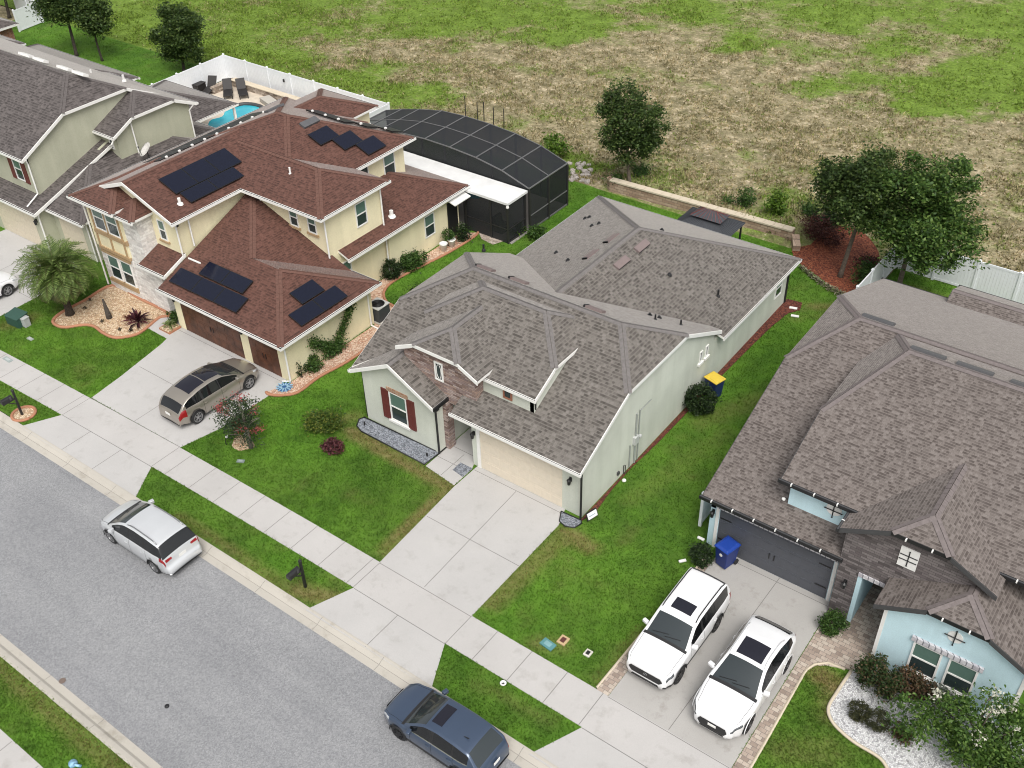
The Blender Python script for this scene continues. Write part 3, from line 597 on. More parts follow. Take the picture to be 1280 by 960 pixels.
class House:
    def __init__(s, name, loc, label, cat='house', group=None):
        s.root = tag(empty(name, loc), label, cat, group)
    def part(s, mb, name, mats, parent=None, **k):
        o = mb.build(name, mats, **k)
        hang(o, s.root)
        if parent is not None:
            o.parent = parent; o.matrix_parent_inverse = Matrix()
            if parent.parent is s.root: pass
        return o
    def sub(s, mb, name, mats, parent, **k):
        o = mb.build(name, mats, **k); o.parent = parent; o.matrix_parent_inverse = Matrix(); return o
    def walls(s, mb, mats, name='wall', **k): return s.part(mb, name, mats, **k)
    def roof(s, blocks, mat, capmat, trim, dark=None, gutter=True, th=.13, gut_r=.1, clips=None, capw=.16, skip=None, name='roof', rake_h=.2):
        top = MB(); top.uv = []; caps = []; gmats = [trim if dark is None else dark, MT['dgrey'], MT['white']]
        for polys in blocks:
            cen = Vector((0, 0, 0)); nv = 0
            for p in polys:
                for v in p: cen += Vector(v); nv += 1
            cen /= nv; cap = MB(); zlow = min(v[2] for p in polys for v in p)
            ed = {}
            for p in polys:
                n = nrm(p); h = Vector((0, 0, 1)).cross(n)
                if h.length < 1e-4: h = Vector((1, 0, 0))
                h.normalize(); v = n.cross(h)
                o = len(top.v); top.v += [tuple(q) for q in p]; top.f.append(tuple(range(o, o + len(p)))); top.m.append(0)
                top.uv += [(Vector(q).dot(h), Vector(q).dot(v)) for q in p]
                pb = [(q[0], q[1], q[2] - th) for q in p][::-1]
                o = len(top.v); top.v += pb; top.f.append(tuple(range(o, o + len(p)))); top.m.append(1); top.uv += [(q[0], q[1]) for q in pb]
                for i in range(len(p)):
                    a, b = p[i], p[(i + 1) % len(p)]; k = tuple(sorted((tuple(round(c, 3) for c in a), tuple(round(c, 3) for c in b))))
                    ed.setdefault(k, []).append((a, b, n, p))
            for k, es in ed.items():
                a, b, n, p = es[0]; A, B = Vector(a), Vector(b)
                if len(es) == 1:
                    q = [A, B, B - Vector((0, 0, th)), A - Vector((0, 0, th))]; o = len(top.v); top.v += [tuple(v) for v in q]; top.f.append((o + 3, o + 2, o + 1, o)); top.m.append(1)
                    top.uv += [(0, 0)] * 4
                    if skip and skip(A, B): continue
                    d = (B - A); hd = Vector((d.x, d.y, 0)).normalized(); out = Vector((hd.y, -hd.x, 0))
                    if out.dot((A + B) / 2 - cen) < 0: out = -out
                    if abs(d.z) < 1e-3:
                        gt = gutter and A.z < zlow + .02; e = hd * (gut_r * .9 if gt else .0); gut = MB()
                        q = [A - e + Vector((0, 0, -.015)), B + e + Vector((0, 0, -.015))]
                        if gt:
                            w_ = gut_r; m0, m1 = q[0] + out * w_ / 2, q[1] + out * w_ / 2; gut.beam(m0 - Vector((0, 0, .07)), m1 - Vector((0, 0, .07)), w_, .13)
                            z = Vector((0, 0, .004)); gut.quad(*[v - Vector((0, 0, .005)) + z for v in (q[0] + out * .02 + hd * .02, q[1] + out * .02 - hd * .02, q[1] + out * (w_ - .02) - hd * .02, q[0] + out * (w_ - .02) + hd * .02)], 1)
                        else: gut.beam(q[0] - out * .008 - Vector((0, 0, .085)), q[1] - out * .008 - Vector((0, 0, .085)), .03, .15)
                        if clips and clips(out, (A + B) / 2):
                            L = (q[1] - q[0]).length; t = .5
                            while t < L - .2:
                                c = q[0] + hd * t + out * gut_r * .55; gut.obox(Matrix.Translation(c - Vector((0, 0, .04))) @ Matrix.Rotation(math.atan2(hd.y, hd.x), 4, 'Z'), .045, gut_r * 1.1, .08, 2); t += .85
                        s.part(gut, 'gutter' if gt else 'fascia', gmats)
                    else:
                        fas = MB(); poly = [A - out * .01 - Vector((0, 0, .022)), B - out * .01 - Vector((0, 0, .022)), B - out * .01 - Vector((0, 0, rake_h)), A - out * .01 - Vector((0, 0, rake_h))]
                        fas.slab3(poly, out * .035); s.part(fas, 'fascia', trim, fix=True)
                else:
                    n2 = es[1][2]; p2 = es[1][3]; c1 = sum((Vector(v) for v in p), Vector()) / len(p)
                    if n2.dot(c1 - A) > -1e-3: continue     # a valley
                    d = (B - A).normalized()
                    for nn, pp in ((n, p), (n2, p2)):
                        cc = sum((Vector(v) for v in pp), Vector()) / len(pp); t = d.cross(nn)
                        if t.dot(cc - A) < 0: t = -t
                        t.normalize(); L = (B - A).length; u = 0.0
                        while u < L - .02:      # overlapping cap pieces
                            u2 = min(u + .3, L); l0, l1 = .022, .03
                            q = [A + d * u + nn * l1, A + d * u2 + nn * l0, A + d * u2 + t * capw + nn * l0, A + d * u + t * capw + nn * l1]
                            cap.quad(*q); u = u2
            if cap.f: caps.append(cap)
        r = s.part(top, name, [mat, trim])
        for cap in caps: s.sub(cap, 'ridge_cap', capmat, r)
        return r
    def face(s, kind, at):
        """frame on a wall: kind 'y-' or 'x+' ..., at = plane; returns matrix: local x along the wall, local y up, local z outwards"""
        if kind == 'y-': return Matrix(((1, 0, 0, 0), (0, 0, -1, at), (0, 1, 0, 0), (0, 0, 0, 1)))
        if kind == 'x+': return Matrix(((0, 0, 1, at), (1, 0, 0, 0), (0, 1, 0, 0), (0, 0, 0, 1)))
        if kind == 'y+': return Matrix(((-1, 0, 0, 0), (0, 0, 1, at), (0, 1, 0, 0), (0, 0, 0, 1)))
    def window(s, kind, at, u0, u1, z0, z1, frame=None, pane=None, sill=None, mull=1, fw=.06, blind=True, head=None):
        M = s.face(kind, at); mb = MB()
        def bx(a0, a1, b0, b1, c0, c1, mi=0, m=mb): m.obox(M @ Matrix.Translation(((a0 + a1) / 2, (b0 + b1) / 2, (c0 + c1) / 2)), a1 - a0, b1 - b0, c1 - c0, mi)
        bx(u0, u0 + fw, z0, z1, -.02, .05); bx(u1 - fw, u1, z0, z1, -.02, .05); bx(u0 + fw, u1 - fw, z1 - fw, z1, -.02, .05); bx(u0 + fw, u1 - fw, z0, z0 + fw, -.02, .05)
        zm = (z0 + z1) / 2
        if mull: bx(u0 + fw, u1 - fw, zm - .03, zm + .03, -.02, .04)
        f = s.part(mb, 'window', frame or MT['white'])
        p = MB(); bx(u0 + fw * .8, u1 - fw * .8, z0 + fw * .8, zm if blind else z1 - fw * .8, -.02, .012, 0, p)
        if blind: bx(u0 + fw * .8, u1 - fw * .8, zm + .001, z1 - fw * .8, -.02, .015, 1, p)
        s.sub(p, 'pane', [pane or MT['glass'], MT['blind']], f)
        if sill:
            b = MB(); bx(u0 - .1, u1 + .1, z0 - .12, z0 - .005, -.02, .1, 0, b); s.sub(b, 'sill', sill, f)
        if head:
            b = MB(); bx(u0 - .1, u1 + .1, z1 + .005, z1 + .2, -.02, .06, 0, b); s.sub(b, 'lintel', head, f)
        return f
    def panel(s, name, kind, at, u0, u1, z0, z1, d0, d1, mat, parent=None, **k):
        M = s.face(kind, at); mb = MB(); mb.obox(M @ Matrix.Translation(((u0 + u1) / 2, (z0 + z1) / 2, (d0 + d1) / 2)), u1 - u0, z1 - z0, d1 - d0)
        return s.part(mb, name, mat, **k) if parent is None else s.sub(mb, name, mat, parent, **k)
    def garage_door(s, kind, at, u0, u1, z1, mat, nrow=4, handles=None, hinges=False, cols=8, line=None):
        M = s.face(kind, at); mb = MB(); h = (z1 - .03) / nrow
        for r in range(nrow):
            for c in range(cols):
                a0 = u0 + (u1 - u0) * c / cols; a1 = u0 + (u1 - u0) * (c + 1) / cols; b0 = .03 + r * h; b1 = b0 + h
                mb.obox(M @ Matrix.Translation(((a0 + a1) / 2, (b0 + b1) / 2, -.005)), a1 - a0, b1 - b0 - .012, .03)
                mb.obox(M @ Matrix.Translation(((a0 + a1) / 2, (b0 + b1) / 2, .013)), (a1 - a0) * .82, (b1 - b0) * .62, .012)
        mb.obox(M @ Matrix.Translation(((u0 + u1) / 2, z1 / 2, -.02)), u1 - u0, z1, .02)
        d = s.part(mb, 'garage_door', mat)
        if handles:
            for hx in handles:
                for q in (-.1, .1):
                    b = MB(); b.obox(M @ Matrix.Translation((hx + q, z1 * .42, .03)), .035, .26, .03); s.sub(b, 'handle', MT['black'], d)
        if hinges:
            for hz in (.28, .8):
                for a, b_ in ((u0 + .05, u0 + .5), (u1 - .5, u1 - .05)):
                    b = MB(); b.obox(M @ Matrix.Translation(((a + b_) / 2, z1 * hz, .025)), b_ - a, .05, .02); s.sub(b, 'strap_hinge', MT['black'], d)
        return d
    def downspout(s, pts, mat=None, r=.045): 
        mb = MB(); mb.tube(pts, r, 6); return s.part(mb, 'downspout', mat or MT['white'])
    def lamp(s, kind, at, u, z):
        M = s.face(kind, at); mb = MB(); mb.obox(M @ Matrix.Translation((u, z + .08, .01)), .11, .22, .03); mb.obox(M @ Matrix.Translation((u, z + .18, .07)), .05, .04, .12)
        mb.lathe([(.02, .16), (.1, .1), (.085, .08), (.065, -.12), (.03, -.15)], M @ Matrix.Translation((u, z, .13)) @ Matrix.Rotation(-PI / 2, 4, 'X'), 8)
        l = s.part(mb, 'wall_lamp', MT['black']); b = MB(); b.lathe([(.0, .07), (.07, .07), (.058, -.1), (0, -.1)], M @ Matrix.Translation((u, z, .131)) @ Matrix.Rotation(-PI / 2, 4, 'X'), 8); s.sub(b, 'lamp_glass', LAMPG, l); return l
    def vent_pipe(s, x, y, z, h=.3, r=.05, mat=None, tilt=0):
        mb = MB(); mb.lathe([(r * 2.2, -.06), (r * 1.8, .03), (r, .06), (r, h), (r * .7, h)], Matrix.Translation((x, y, z)), 10); return s.part(mb, 'vent_pipe', mat or MT['black'])
    def slope_box(s, name, x, y, z, su, sv, h, slope_dir, sl, mat, lift=0.0, parent=None):
        """a low box lying on a slope: su along the eave, sv up the slope; slope_dir = way the roof face looks"""
        dx, dy = slope_dir; n = Vector((dx * sl, dy * sl, 1)).normalized(); u = Vector((-dy, dx, 0)); v = n.cross(u)
        c = Vector((x, y, z)) + n * (h / 2 + lift)
        M = Matrix(((u.x, v.x, n.x, c.x), (u.y, v.y, n.y, c.y), (u.z, v.z, n.z, c.z), (0, 0, 0, 1)))
        mb = MB(); mb.obox(M, su, sv, h); o = s.part(mb, name, mat) if parent is None else s.sub(mb, name, mat, parent); return o, M
LAMPG = glass('lamp_glass', (.35, .36, .37), .2)
SH_GREY = shingle('grey_shingles', (.068, .06, .053), (.147, .132, .118), (.188, .172, .156), row=.135, width=.18)
CAP_GREY = plain('grey_ridge_shingles', (.17, .156, .15), .8, var=.12, scale=9)
SH_RED = shingle('red_brown_shingles', (.058, .025, .018), (.106, .047, .034), (.132, .061, .046), row=.13, width=.18)
CAP_RED = plain('red_ridge_shingles', (.135, .065, .048), .8, var=.12, scale=9)
SH_TAUPE = shingle('taupe_shingles', (.074, .06, .054), (.146, .124, .113), (.192, .167, .154), row=.108, width=.155)
CAP_TAUPE = plain('taupe_ridge_shingles', (.175, .148, .143), .8, var=.12, scale=9)
SH_BROWN = shingle('brown_shingles', (.045, .038, .036), (.092, .079, .076), (.13, .113, .108))
CAP_BROWN = plain('brown_ridge_shingles', (.115, .1, .096), .8, var=.12, scale=9)
def prism_wall(mb, kind, at, th, pts, mi=0):
    """gable wall: outline (u, z) on a plane, th thick going inwards"""
    if kind == 'y-': mb.slab3([(u, at - .004, z) for u, z in pts], (0, th, 0), mi)
    else: mb.slab3([(at + .004, u, z) for u, z in pts], (-th, 0, 0), mi)
SOLAR = glass('solar_cells', (.008, .01, .022), .12, .4)
def solar(h, x, y, z, su, sv, sd, sl, nx=1):
    o, M = h.slope_box('solar_panel', x, y, z, su, sv, .045, sd, sl, MT['black'], lift=.1)
    mb = MB(); mb.obox(M @ Matrix.Translation((0, 0, .024)), su - .05, sv - .05, .008); h.sub(mb, 'cells', SOLAR, o)
    mb = MB()
    for fx in (-.35, .35): mb.obox(M @ Matrix.Translation((su * fx, 0, -.06)), .05, sv * .98, .07)
    h.sub(mb, 'mounting_rail', MT['dgrey'], o); return o
# ---------------------------------------------------------------- sage house in the middle
sage = stucco('sage_stucco', (.6, .62, .545))
H2 = House('sage_house', (-5.5, 9.0, 0), 'single storey sage green house with grey shingle roof and cream garage door', 'house')
mb = MB()
mb.box(-5.45, .1, -.03, 10.6, 0, 2.72)                      # garage and main body
mb.box(-11.3, -7.1, -.35, 10.6, 0, 2.6)                     # front bedroom
mb.box(-7.1, -5.45, 2.6, 10.6, 0, 2.6)                      # back of the porch
mb.box(-11.25, .1, 10.6, 18.85, 0, 2.45)                    # rear wing
prism_wall(mb, 'x+', .1, .2, [(-.13, 2.0), (-.13, 2.95), (3.02, 4.52), (7.52, 4.52), (10.75, 2.9), (10.75, 2.0)])
prism_wall(mb, 'x+', -11.3, .2, [(-.2, 2.0), (-.13, 2.95), (3.02, 4.52), (7.52, 4.52), (10.75, 2.9), (10.75, 2.0)])
prism_wall(mb, 'y-', -.35, .25, [(-11.3, 2.3), (-11.3, 2.86), (-9.29, 3.93), (-7.1, 2.78), (-7.1, 2.3)])
mb.box(-9.4, -2.78, .77, 3.0, 3.0, 4.3)                   # wall under the raised roof
prism_wall(mb, 'x+', -2.78, .2, [(.77, 3.2), (.77, 4.28), (2.08, 4.93), (4.9, 4.95), (4.9, 3.6)])
H2.walls(mb, sage)
ledge = masonry('ledgestone', [(.16, .1, .085), (.3, .21, .175), (.42, .34, .31), (.24, .17, .16), (.36, .25, .2)], .34, .085, (.12, .1, .09), 'XZ', .006)
mb = MB()
prism_wall(mb, 'y-', .28, .5, [(-9.2, 2.55), (-9.2, 4.6), (-8.4, 5.02), (-6.15, 5.02), (-5.35, 4.55), (-5.35, 3.1), (-5.48, 3.1), (-5.48, 2.55)])
mb.box(-5.9, -5.344, .3, 1.0, 3.1, 4.5)
mb.box(-7.12, -6.86, .1, .5, 0, 2.6)
H2.part(mb, 'stone_gable', ledge)
blocks2 = [block(-11.67, .3, -.53, 11.05, 2.9, .51, 'x', ('half', 4.62), ('half', 4.62, .66)),
           block(-11.67, -6.93, -.69, 6.5, 2.84, .545, 'y', ('gable',), ('gable',)),
           block(-9.56, -2.66, .67, 7.3, 4.38, .51, 'x', ('half', 5.12), ('half', 5.08, .56)),
           block(-9.45, -5.05, .06, 4.2, 4.6, .49, 'y', ('half', 5.08), ('gable',)),
           [[(.46, 11.0, 2.58), (.46, 19.25, 2.58), (-5.545, 13.245, 5.282), (-5.545, 6.0, 5.282), (-.25, 10.9, 2.9)], [(-11.55, 19.25, 2.58), (-11.55, 11.0, 2.58), (-10.84, 10.9, 2.9), (-5.545, 6.0, 5.282), (-5.545, 13.245, 5.282)], [(.46, 19.25, 2.58), (-11.55, 19.25, 2.58), (-5.545, 13.245, 5.282)]]]
_f = blocks2[0][0]; _r = [v for v in _f if v[2] > 5]
blocks2[0] = [[(-6.1, -.53, 2.9)] + [v for v in _f if v[0] > -1 and v[2] < 5] + [max(_r), min(_r)] + [v for v in _f if v[0] < -11 and abs(v[2] - 4.62) < .01] + [(-11.67, -.53, 2.9), (-9.3, 1.65, 2.9 + .51 * 2.18), (-7.7, .6, 2.9 + .51 * 1.13), (-6.1, .6, 2.9 + .51 * 1.13)]] + blocks2[0][1:]
_own = lambda A, B: (A.y > 6.55 and A.y < 6.62 and B.y < 6.62) or (min(A.y, B.y) > 6.4 and max(A.y, B.y) < 6.62)
def skip2(A, B):
    m = (A + B) / 2
    if -11.4 < m.x < -7 and m.y > 6.4 and m.y < 6.7: return True
    if m.y > 7.0 and m.y < 7.4 and m.z < 5.4 and m.x > -10.2 and m.x < -2.6: return True
    if abs(m.y - 11.05) < .05: return True
    if m.y < 11.02 and m.y > 5.9 and (m.z > 2.6 and m.x > -5.6 and abs(A.x - B.x) > .3 and m.x < .2 or m.x < -5.5 and m.x > -11.3 and abs(A.x - B.x) > .3 and not abs(A.z - B.z) < .01): return True
    if abs(A.y - B.y) < .01 and abs(m.y - .6) < .02: return True
    if m.y < 1.7 and m.z < 4.1 and -11.5 < m.x < -6.05 and abs(A.z - B.z) > .01 and not (abs(A.x + 9.3) < .02 and A.y < -.5 or abs(B.x + 9.3) < .02 and B.y < -.5) and min(A.y, B.y) > -.6 and max(A.y, B.y) < 1.7: return True
    if (abs(m.x + 6.1) < .02 or -11.5 < m.x < -11.2) and m.y < .7 and m.z < 3.5 and not abs(m.x + 11.67) < .05: return True
    if m.x < -9.3 and m.z > 4.3 and 0.1 < m.y < 7.5 and m.x > -10.5: return True
    if m.x < -9.2 and m.z > 4.3 and 0.3 < m.y < 7.5 and m.x > -10.5: return True
    if m.x < -11.2 and m.x > -11.7 and m.z < 3.6 and m.y < .7 and abs(A.x - B.x) < .01 and abs(m.x + 11.25) < .05: return True
    if m.y > 4.1 and m.y < 4.3 and -9.5 < m.x < -5: return True
    if abs(m.x + 6.93) < .02 or (abs(m.x + 5.05) < .3 and abs(A.z - B.z) < .01 and m.y > .6): return True
    return False
gutter_w = MT['white']
H2.roof(blocks2, SH_GREY, CAP_GREY, MT['white'], gutter=True, gut_r=.075, skip=skip2)
mb = MB(); mb.box(-6.94, -6.86, -.69, 2.4, 2.66, 2.83); H2.part(mb, 'porch_gutter', MT['black'])
for q in ([(.16, -.16, 2.7), (.16, -.2, 2.4), (.15, -.19, .08)], [(-7.04, -.42, 2.7), (-7.04, -.41, .08)], [(-11.33, -.28, 2.7), (-11.34, -.3, .08)], [(.16, 18.8, 2.4), (.15, 18.85, .08)], [(-2.76, .84, 4.28), (-2.78, .86, 3.7)]): H2.downspout(q, MT['black'], .05)
d = H2.garage_door('y-', -.03, -5.0, -.85, 2.16, plain('cream_door_paint', (.7, .62, .5), .5, var=.03), cols=8)
brick = masonry('tan_brick', [(.3, .16, .09), (.42, .26, .16), (.36, .2, .12), (.46, .3, .2)], .22, .075, (.4, .34, .28), 'XZ', .008)
H2.panel('brick_lintel', 'y-', -.03, -5.18, -.75, 2.18, 2.42, -.02, .05, brick)
H2.panel('door_jamb', 'y-', -.03, -5.18, -5.02, 0, 2.17, -.02, .04, MT['white'])
hn = bpy.data.curves.new('house_number', 'FONT'); hn.body = '7443'; hn.size = .2; hn.extrude = .008; hn.align_x = 'CENTER'
ho = bpy.data.objects.new('house_number', hn); COL.objects.link(ho); hn.materials.append(MT['black']); _me = bpy.data.meshes.new_from_object(ho.evaluated_get(bpy.context.evaluated_depsgraph_get())); bpy.data.objects.remove(ho); ho = bpy.data.objects.new('house_number', _me); COL.objects.link(ho)
ho.matrix_world = Matrix.Translation((-2.75, -.1, 2.43)) @ Matrix.Rotation(PI / 2, 4, 'X'); ho.parent = H2.root; ho.matrix_parent_inverse = Matrix.Translation(-Vector(H2.root.location))
H2.lamp('y-', -.03, -5.32, 1.75); H2.lamp('y-', -.03, -.45, 1.75)
f = H2.window('y-', -.35, -9.75, -8.75, .72, 2.3, head=brick, sill=MT['white'])
shut = plain('oxblood_shutter', (.13, .03, .026), .55)
for a in (-10.2, -8.72):
    M = H2.face('y-', -.35); mb = MB(); mb.obox(M @ Matrix.Translation((a + .21, 1.5, .02)), .42, 1.62, .05)
    for zz in (.72, 1.5, 2.27): mb.obox(M @ Matrix.Translation((a + .21, zz, .05)), .4, .09, .02)
    for uu in (.03, .21, .39): mb.obox(M @ Matrix.Translation((a + uu, 1.5, .05)), .05, 1.5, .018)
    H2.part(mb, 'shutter', shut)
f = H2.window('y-', .28, -7.5, -7.05, 3.55, 4.5, mull=0, blind=False, fw=.07)
H2.window('y-', .77, -4.3, -3.85, 3.7, 4.18, frame=plain('terracotta_frame', (.3, .13, .08), .6), mull=0, blind=False, fw=.07)
M = H2.face('y-', .28); mb = MB()
for sgn in (1, -1):
    mb.tube([M @ Vector((-7.275 + sgn * .12 * math.sin(t), 4.02 + .36 * math.cos(t / 1.0), .03)) for t in np.linspace(.3, 2.9, 10)], .014, 5)
H2.part(mb, 'window_scrollwork', MT['white'])
H2.window('x+', .1, 17.4, 18.2, 1.0, 2.1)
for y in (9.4, 9.95): H2.window('x+', .1, y, y + .25, 1.95, 2.55, mull=0, blind=False, fw=.05, sill=MT['white'])
H2.panel('front_door', 'y-', 2.6, -6.75, -5.8, .03, 2.1, 0, .05, plain('dark_door', (.03, .025, .022), .5))
# electrical meter with its conduits on the right wall
pipe = plain('grey_conduit', (.3, .32, .3), .5)
mb = MB(); mb.tube([(.14, 3.55, .1), (.14, 3.55, 1.3)], .035, 6); mb.tube([(.14, 3.95, .05), (.14, 3.95, 2.75)], .05, 6); mb.tube([(.14, 4.2, .05), (.14, 4.2, 2.8)], .03, 6); mb.tube([(.14, 4.2, 2.75), (.14, 5.1, 2.75)], .02, 6)
H2.part(mb, 'conduit', pipe)
mb = MB(); mb.box(.1, .24, 3.78, 4.08, 1.15, 1.55); mb.lathe([(.07, 0), (.09, .03), (.08, .12), (0, .14)], Matrix.Translation((.12, 4.25, 1.35)) @ Matrix.Rotation(PI / 2, 4, 'Y'), 10); H2.part(mb, 'electricity_meter', plain('meter_grey', (.5, .51, .5), .5))
mb = MB(); mb.box(.1, .17, 2.6, 2.75, .3, .45); mb.tube([(.14, 3.1, .02), (.14, 3.1, .5), (.22, 3.1, .55), (.22, 3.1, .02)], .02, 5); H2.part(mb, 'hose_bib', MT['dgrey'])
def z2(x, y):  # rear wing slope heights
    return 2.58 + .45 * min(x + 11.55, .46 - x)
ventm = plain('mauve_ridge_vent', (.2, .155, .148), .6)
for y in (10.5, 12.3):
    o, M = H2.slope_box('roof_vent', -4.78, y, z2(-4.78, y), 1.0, .36, .11, (1, 0), .45, ventm); mb = MB(); mb.obox(M @ Matrix.Translation((0, -.17, -.02)), .96, .05, .08); H2.sub(mb, 'vent_slot', MT['black'], o)
    o, M = H2.slope_box('roof_vent', -6.4, y - .1, z2(-6.4, y), 1.0, .34, .06, (-1, 0), .45, ventm); mb = MB(); mb.obox(M @ Matrix.Translation((.46, 0, .0)), .08, .3, .09); H2.sub(mb, 'vent_slot', MT['black'], o)
def zb(y): return 5.85 - .51 * (y - 5.26)
for x in (-9.0, -7.15, -3.2):
    o, M = H2.slope_box('roof_vent', x, 5.75, zb(5.75), .9, .36, .1, (0, 1), .51, ventm)
    mb = MB(); mb.obox(M @ Matrix.Translation((.42, 0, .0)), .09, .38, .13); H2.sub(mb, 'vent_slot', MT['black'], o)
for x, y in ((-1.6, 8.2), (-.75, 9.0)): H2.vent_pipe(x, y, zb(y), .26, .04)
for x, y in ((-2.1, 8.6), (-1.7, 8.75)): H2.vent_pipe(x, y, zb(y), .12, .06)
for x, y in ((-3.05, 12.0), (-8.9, 11.2), (-8.6, 14.6), (-8.9, 14.4), (-7.4, 10.0), (-9.95, 15.8), (-10.15, 15.7), (-5.0, 14.6)): H2.vent_pipe(x, y, z2(x, y) if y < 13.5 or x < -6 else 2.58 + .45 * (19.25 - y), .1, .06)
H2.vent_pipe(-.95, 13.0, z2(-.95, 13), .34)
H2.vent_pipe(-11.2, 8.4, 4.55, .3)
# ---------------------------------------------------------------- blue house on the right
blue = stucco('pale_blue_stucco', (.56, .74, .8))
H3 = House('blue_house', (11.0, 9.0, 0), 'pale blue house with taupe roof and dark grey garage door, two white cars outside', 'house')
mb = MB()
mb.box(4.85, 10.1, 1.62, 18.8, 0, 2.55); mb.box(10.1, 24, 4.2, 18.8, 0, 2.5); mb.box(12.1, 16.65, -.05, 6, 0, 2.85); mb.box(10.72, 10.9, 1.63, 4.3, 0, 2.6)
prism_wall(mb, 'x+', 5.05, .2, [(1.62, 2.0), (1.62, 2.85), (7.77, 5.15), (12.5, 5.15), (18.8, 2.85), (18.8, 2.0)])
prism_wall(mb, 'y-', -.05, .2, [(12.1, 2.5), (12.1, 2.98), (13.35, 3.62), (15.3, 3.62), (16.65, 2.95), (16.65, 2.5)])
mb.box(7.55, 10.0, 2.1, 5.0, 3.1, 4.45)
H3.walls(mb, blue)
ledge3 = masonry('dark_ledgestone', [(.08, .068, .066), (.15, .13, .127), (.21, .185, .18), (.12, .1, .1)], .4, .11, (.07, .06, .06), 'XZ', .007)
mb = MB(); prism_wall(mb, 'y-', 1.12, .5, [(10.04, 0), (10.02, 4.3), (10.04, 4.4), (11.5, 5.12), (13.34, 5.12), (14.7, 4.45), (14.7, 2.6), (10.75, 2.6), (10.75, 0)])
H3.part(mb, 'stone_gable', ledge3)
blocks3 = [block(4.67, 30, 1.1, 19.25, 2.92, .39, 'x', ('half', 5.4, .6), ('hip',)),
           block(7.25, 30, 1.82, 14.6, 4.6, .39, 'x', ('half', 5.75, .77), ('hip',)),
           block(9.84, 15.0, .85, 6.8, 4.47, .5, 'y', ('half', 5.28), ('gable',)),
           block(11.75, 16.9, -.3, 7.0, 3.0, .5, 'y', ('half', 3.8), ('gable',)),
           block(7.9, 25, 17.5, 20.6, 2.96, .4, 'x', ('gable',), ('gable',))]
_z = lambda y: 2.92 + .39 * (y - 1.1)
blocks3[0] = [[(4.67, 1.1, 2.92), (10.05, 1.1, 2.92), (10.05, 3.2, _z(3.2)), (30, 3.2, _z(3.2))] + blocks3[0][0][2:]] + blocks3[0][1:]
def skip3(A, B):
    m = (A + B) / 2
    if abs(m.x - 9.84) < .02 and abs(A.z - B.z) < .01: return False
    if abs(m.x - 15.0) < .02 or (abs(m.x - 10.05) < .02 and m.y < 3.3) or (abs(m.y - 3.2) < .02): return True
    if abs(m.x - 4.67) < .02 and abs(A.z - B.z) < .01 and m.z < 3.2: return True
    return (m.y > 2.6 and 5.0 < m.x < 16.8 and m.z < 5.6 and m.y < 16.1 and not (abs(A.x - B.x) < .01 and m.x < 7.4)) or (abs(m.x - 14.35) < .4 and m.y > 1.5) or (m.y > 14.5 and m.y < 14.7)
H3.roof(blocks3, SH_TAUPE, CAP_TAUPE, MT['dgrey'], dark=MT['black'], gut_r=.1, clips=lambda o, m: o.y < -.9 or abs(m.x - 9.84) < .1, skip=skip3)
H3.garage_door('y-', 1.62, 5.25, 9.75, 2.1, plain('slate_door_paint', (.085, .09, .105), .5, var=.05), handles=[7.5], hinges=True)
dent = masonry('dentil_brick', [(.45, .43, .46), (.6, .58, .6), (.52, .5, .52)], .2, .4, (.2, .2, .22), 'XZ', .02, 0)
H3.panel('brick_lintel', 'y-', 1.62, 5.1, 9.9, 2.12, 2.36, -.02, .06, dent)
for u0, u1 in ((5.1, 5.22), (9.78, 9.9)): H3.panel('door_jamb', 'y-', 1.62, u0, u1, 0, 2.11, -.02, .04, MT['white'])
H3.lamp('y-', 1.62, 4.98, 1.75); H3.lamp('y-', 1.12, 10.4, 1.8)
mb = MB(); mb.box(10.755, 10.912, 1.125, 4.19, 0, 2.59); H3.part(mb, 'porch_wall', blue)
H3.panel('porch_lintel', 'y-', 1.12, 10.76, 12.0, 2.45, 2.62, -.02, .05, dent)
H3.panel('front_door', 'y-', 4.2, 11.1, 12.0, .03, 2.1, 0, .05, plain('navy_door', (.02, .03, .05), .4))
H3.window('y-', -.05, 13.25, 14.2, .55, 1.98, fw=.07, sill=MT['white']); H3.window('y-', -.05, 14.42, 15.35, .55, 1.98, fw=.07, sill=MT['white'])
H3.panel('window_awning', 'y-', -.05, 13.15, 15.45, 2.0, 2.2, -.02, .09, dent)
H3.panel('corner_trim', 'y-', -.05, 12.08, 12.2, 0, 2.85, -.02, .03, MT['white']); H3.panel('corner_trim', 'y-', -.05, 16.55, 16.68, 0, 2.85, -.02, .03, MT['white'])
def ironwork(H, at, u, z, sz, bars, back=True):
    M = H.face('y-', at)
    if back:
        mb = MB(); mb.lathe([(0, .03), (sz * .42, .03), (sz * .42, .005), (sz * .46, 0)], M @ Matrix.Translation((u, z, 0)), 20); r = H.part(mb, 'gable_medallion', MT['white'])
    else:
        mb = MB(); mb.obox(M @ Matrix.Translation((u, z, .02)), .62, .86, .06); r = H.part(mb, 'gable_panel', MT['white'])
    mb = MB()
    for a, b in bars:
        p, q = [M @ Vector((u + c[0] * sz, z + c[1] * sz, .06)) for c in (a, b)]; mb.tube([p, q], .02, 5)
        for e in (p, q): mb.lathe([(0, -.03), (.035, 0), (0, .03)], Matrix.Translation(e), 6)
    H.sub(mb, 'ironwork', MT['black'], r)
ironwork(H3, 2.1, 9.2, 3.95, .62, [((0, -.55), (0, .55)), ((-.5, -.03), (.5, -.03))])
ironwork(H3, -.05, 14.35, 2.95, .58, [((0, -.6), (0, .55)), ((-.52, 0), (.52, 0))])
ironwork(H3, 1.12, 12.15, 4.2, .66, [((.0, -.5), (.0, .5)), ((-.4, .18), (.4, .18)), ((-.4, -.14), (.4, -.14))], back=False)
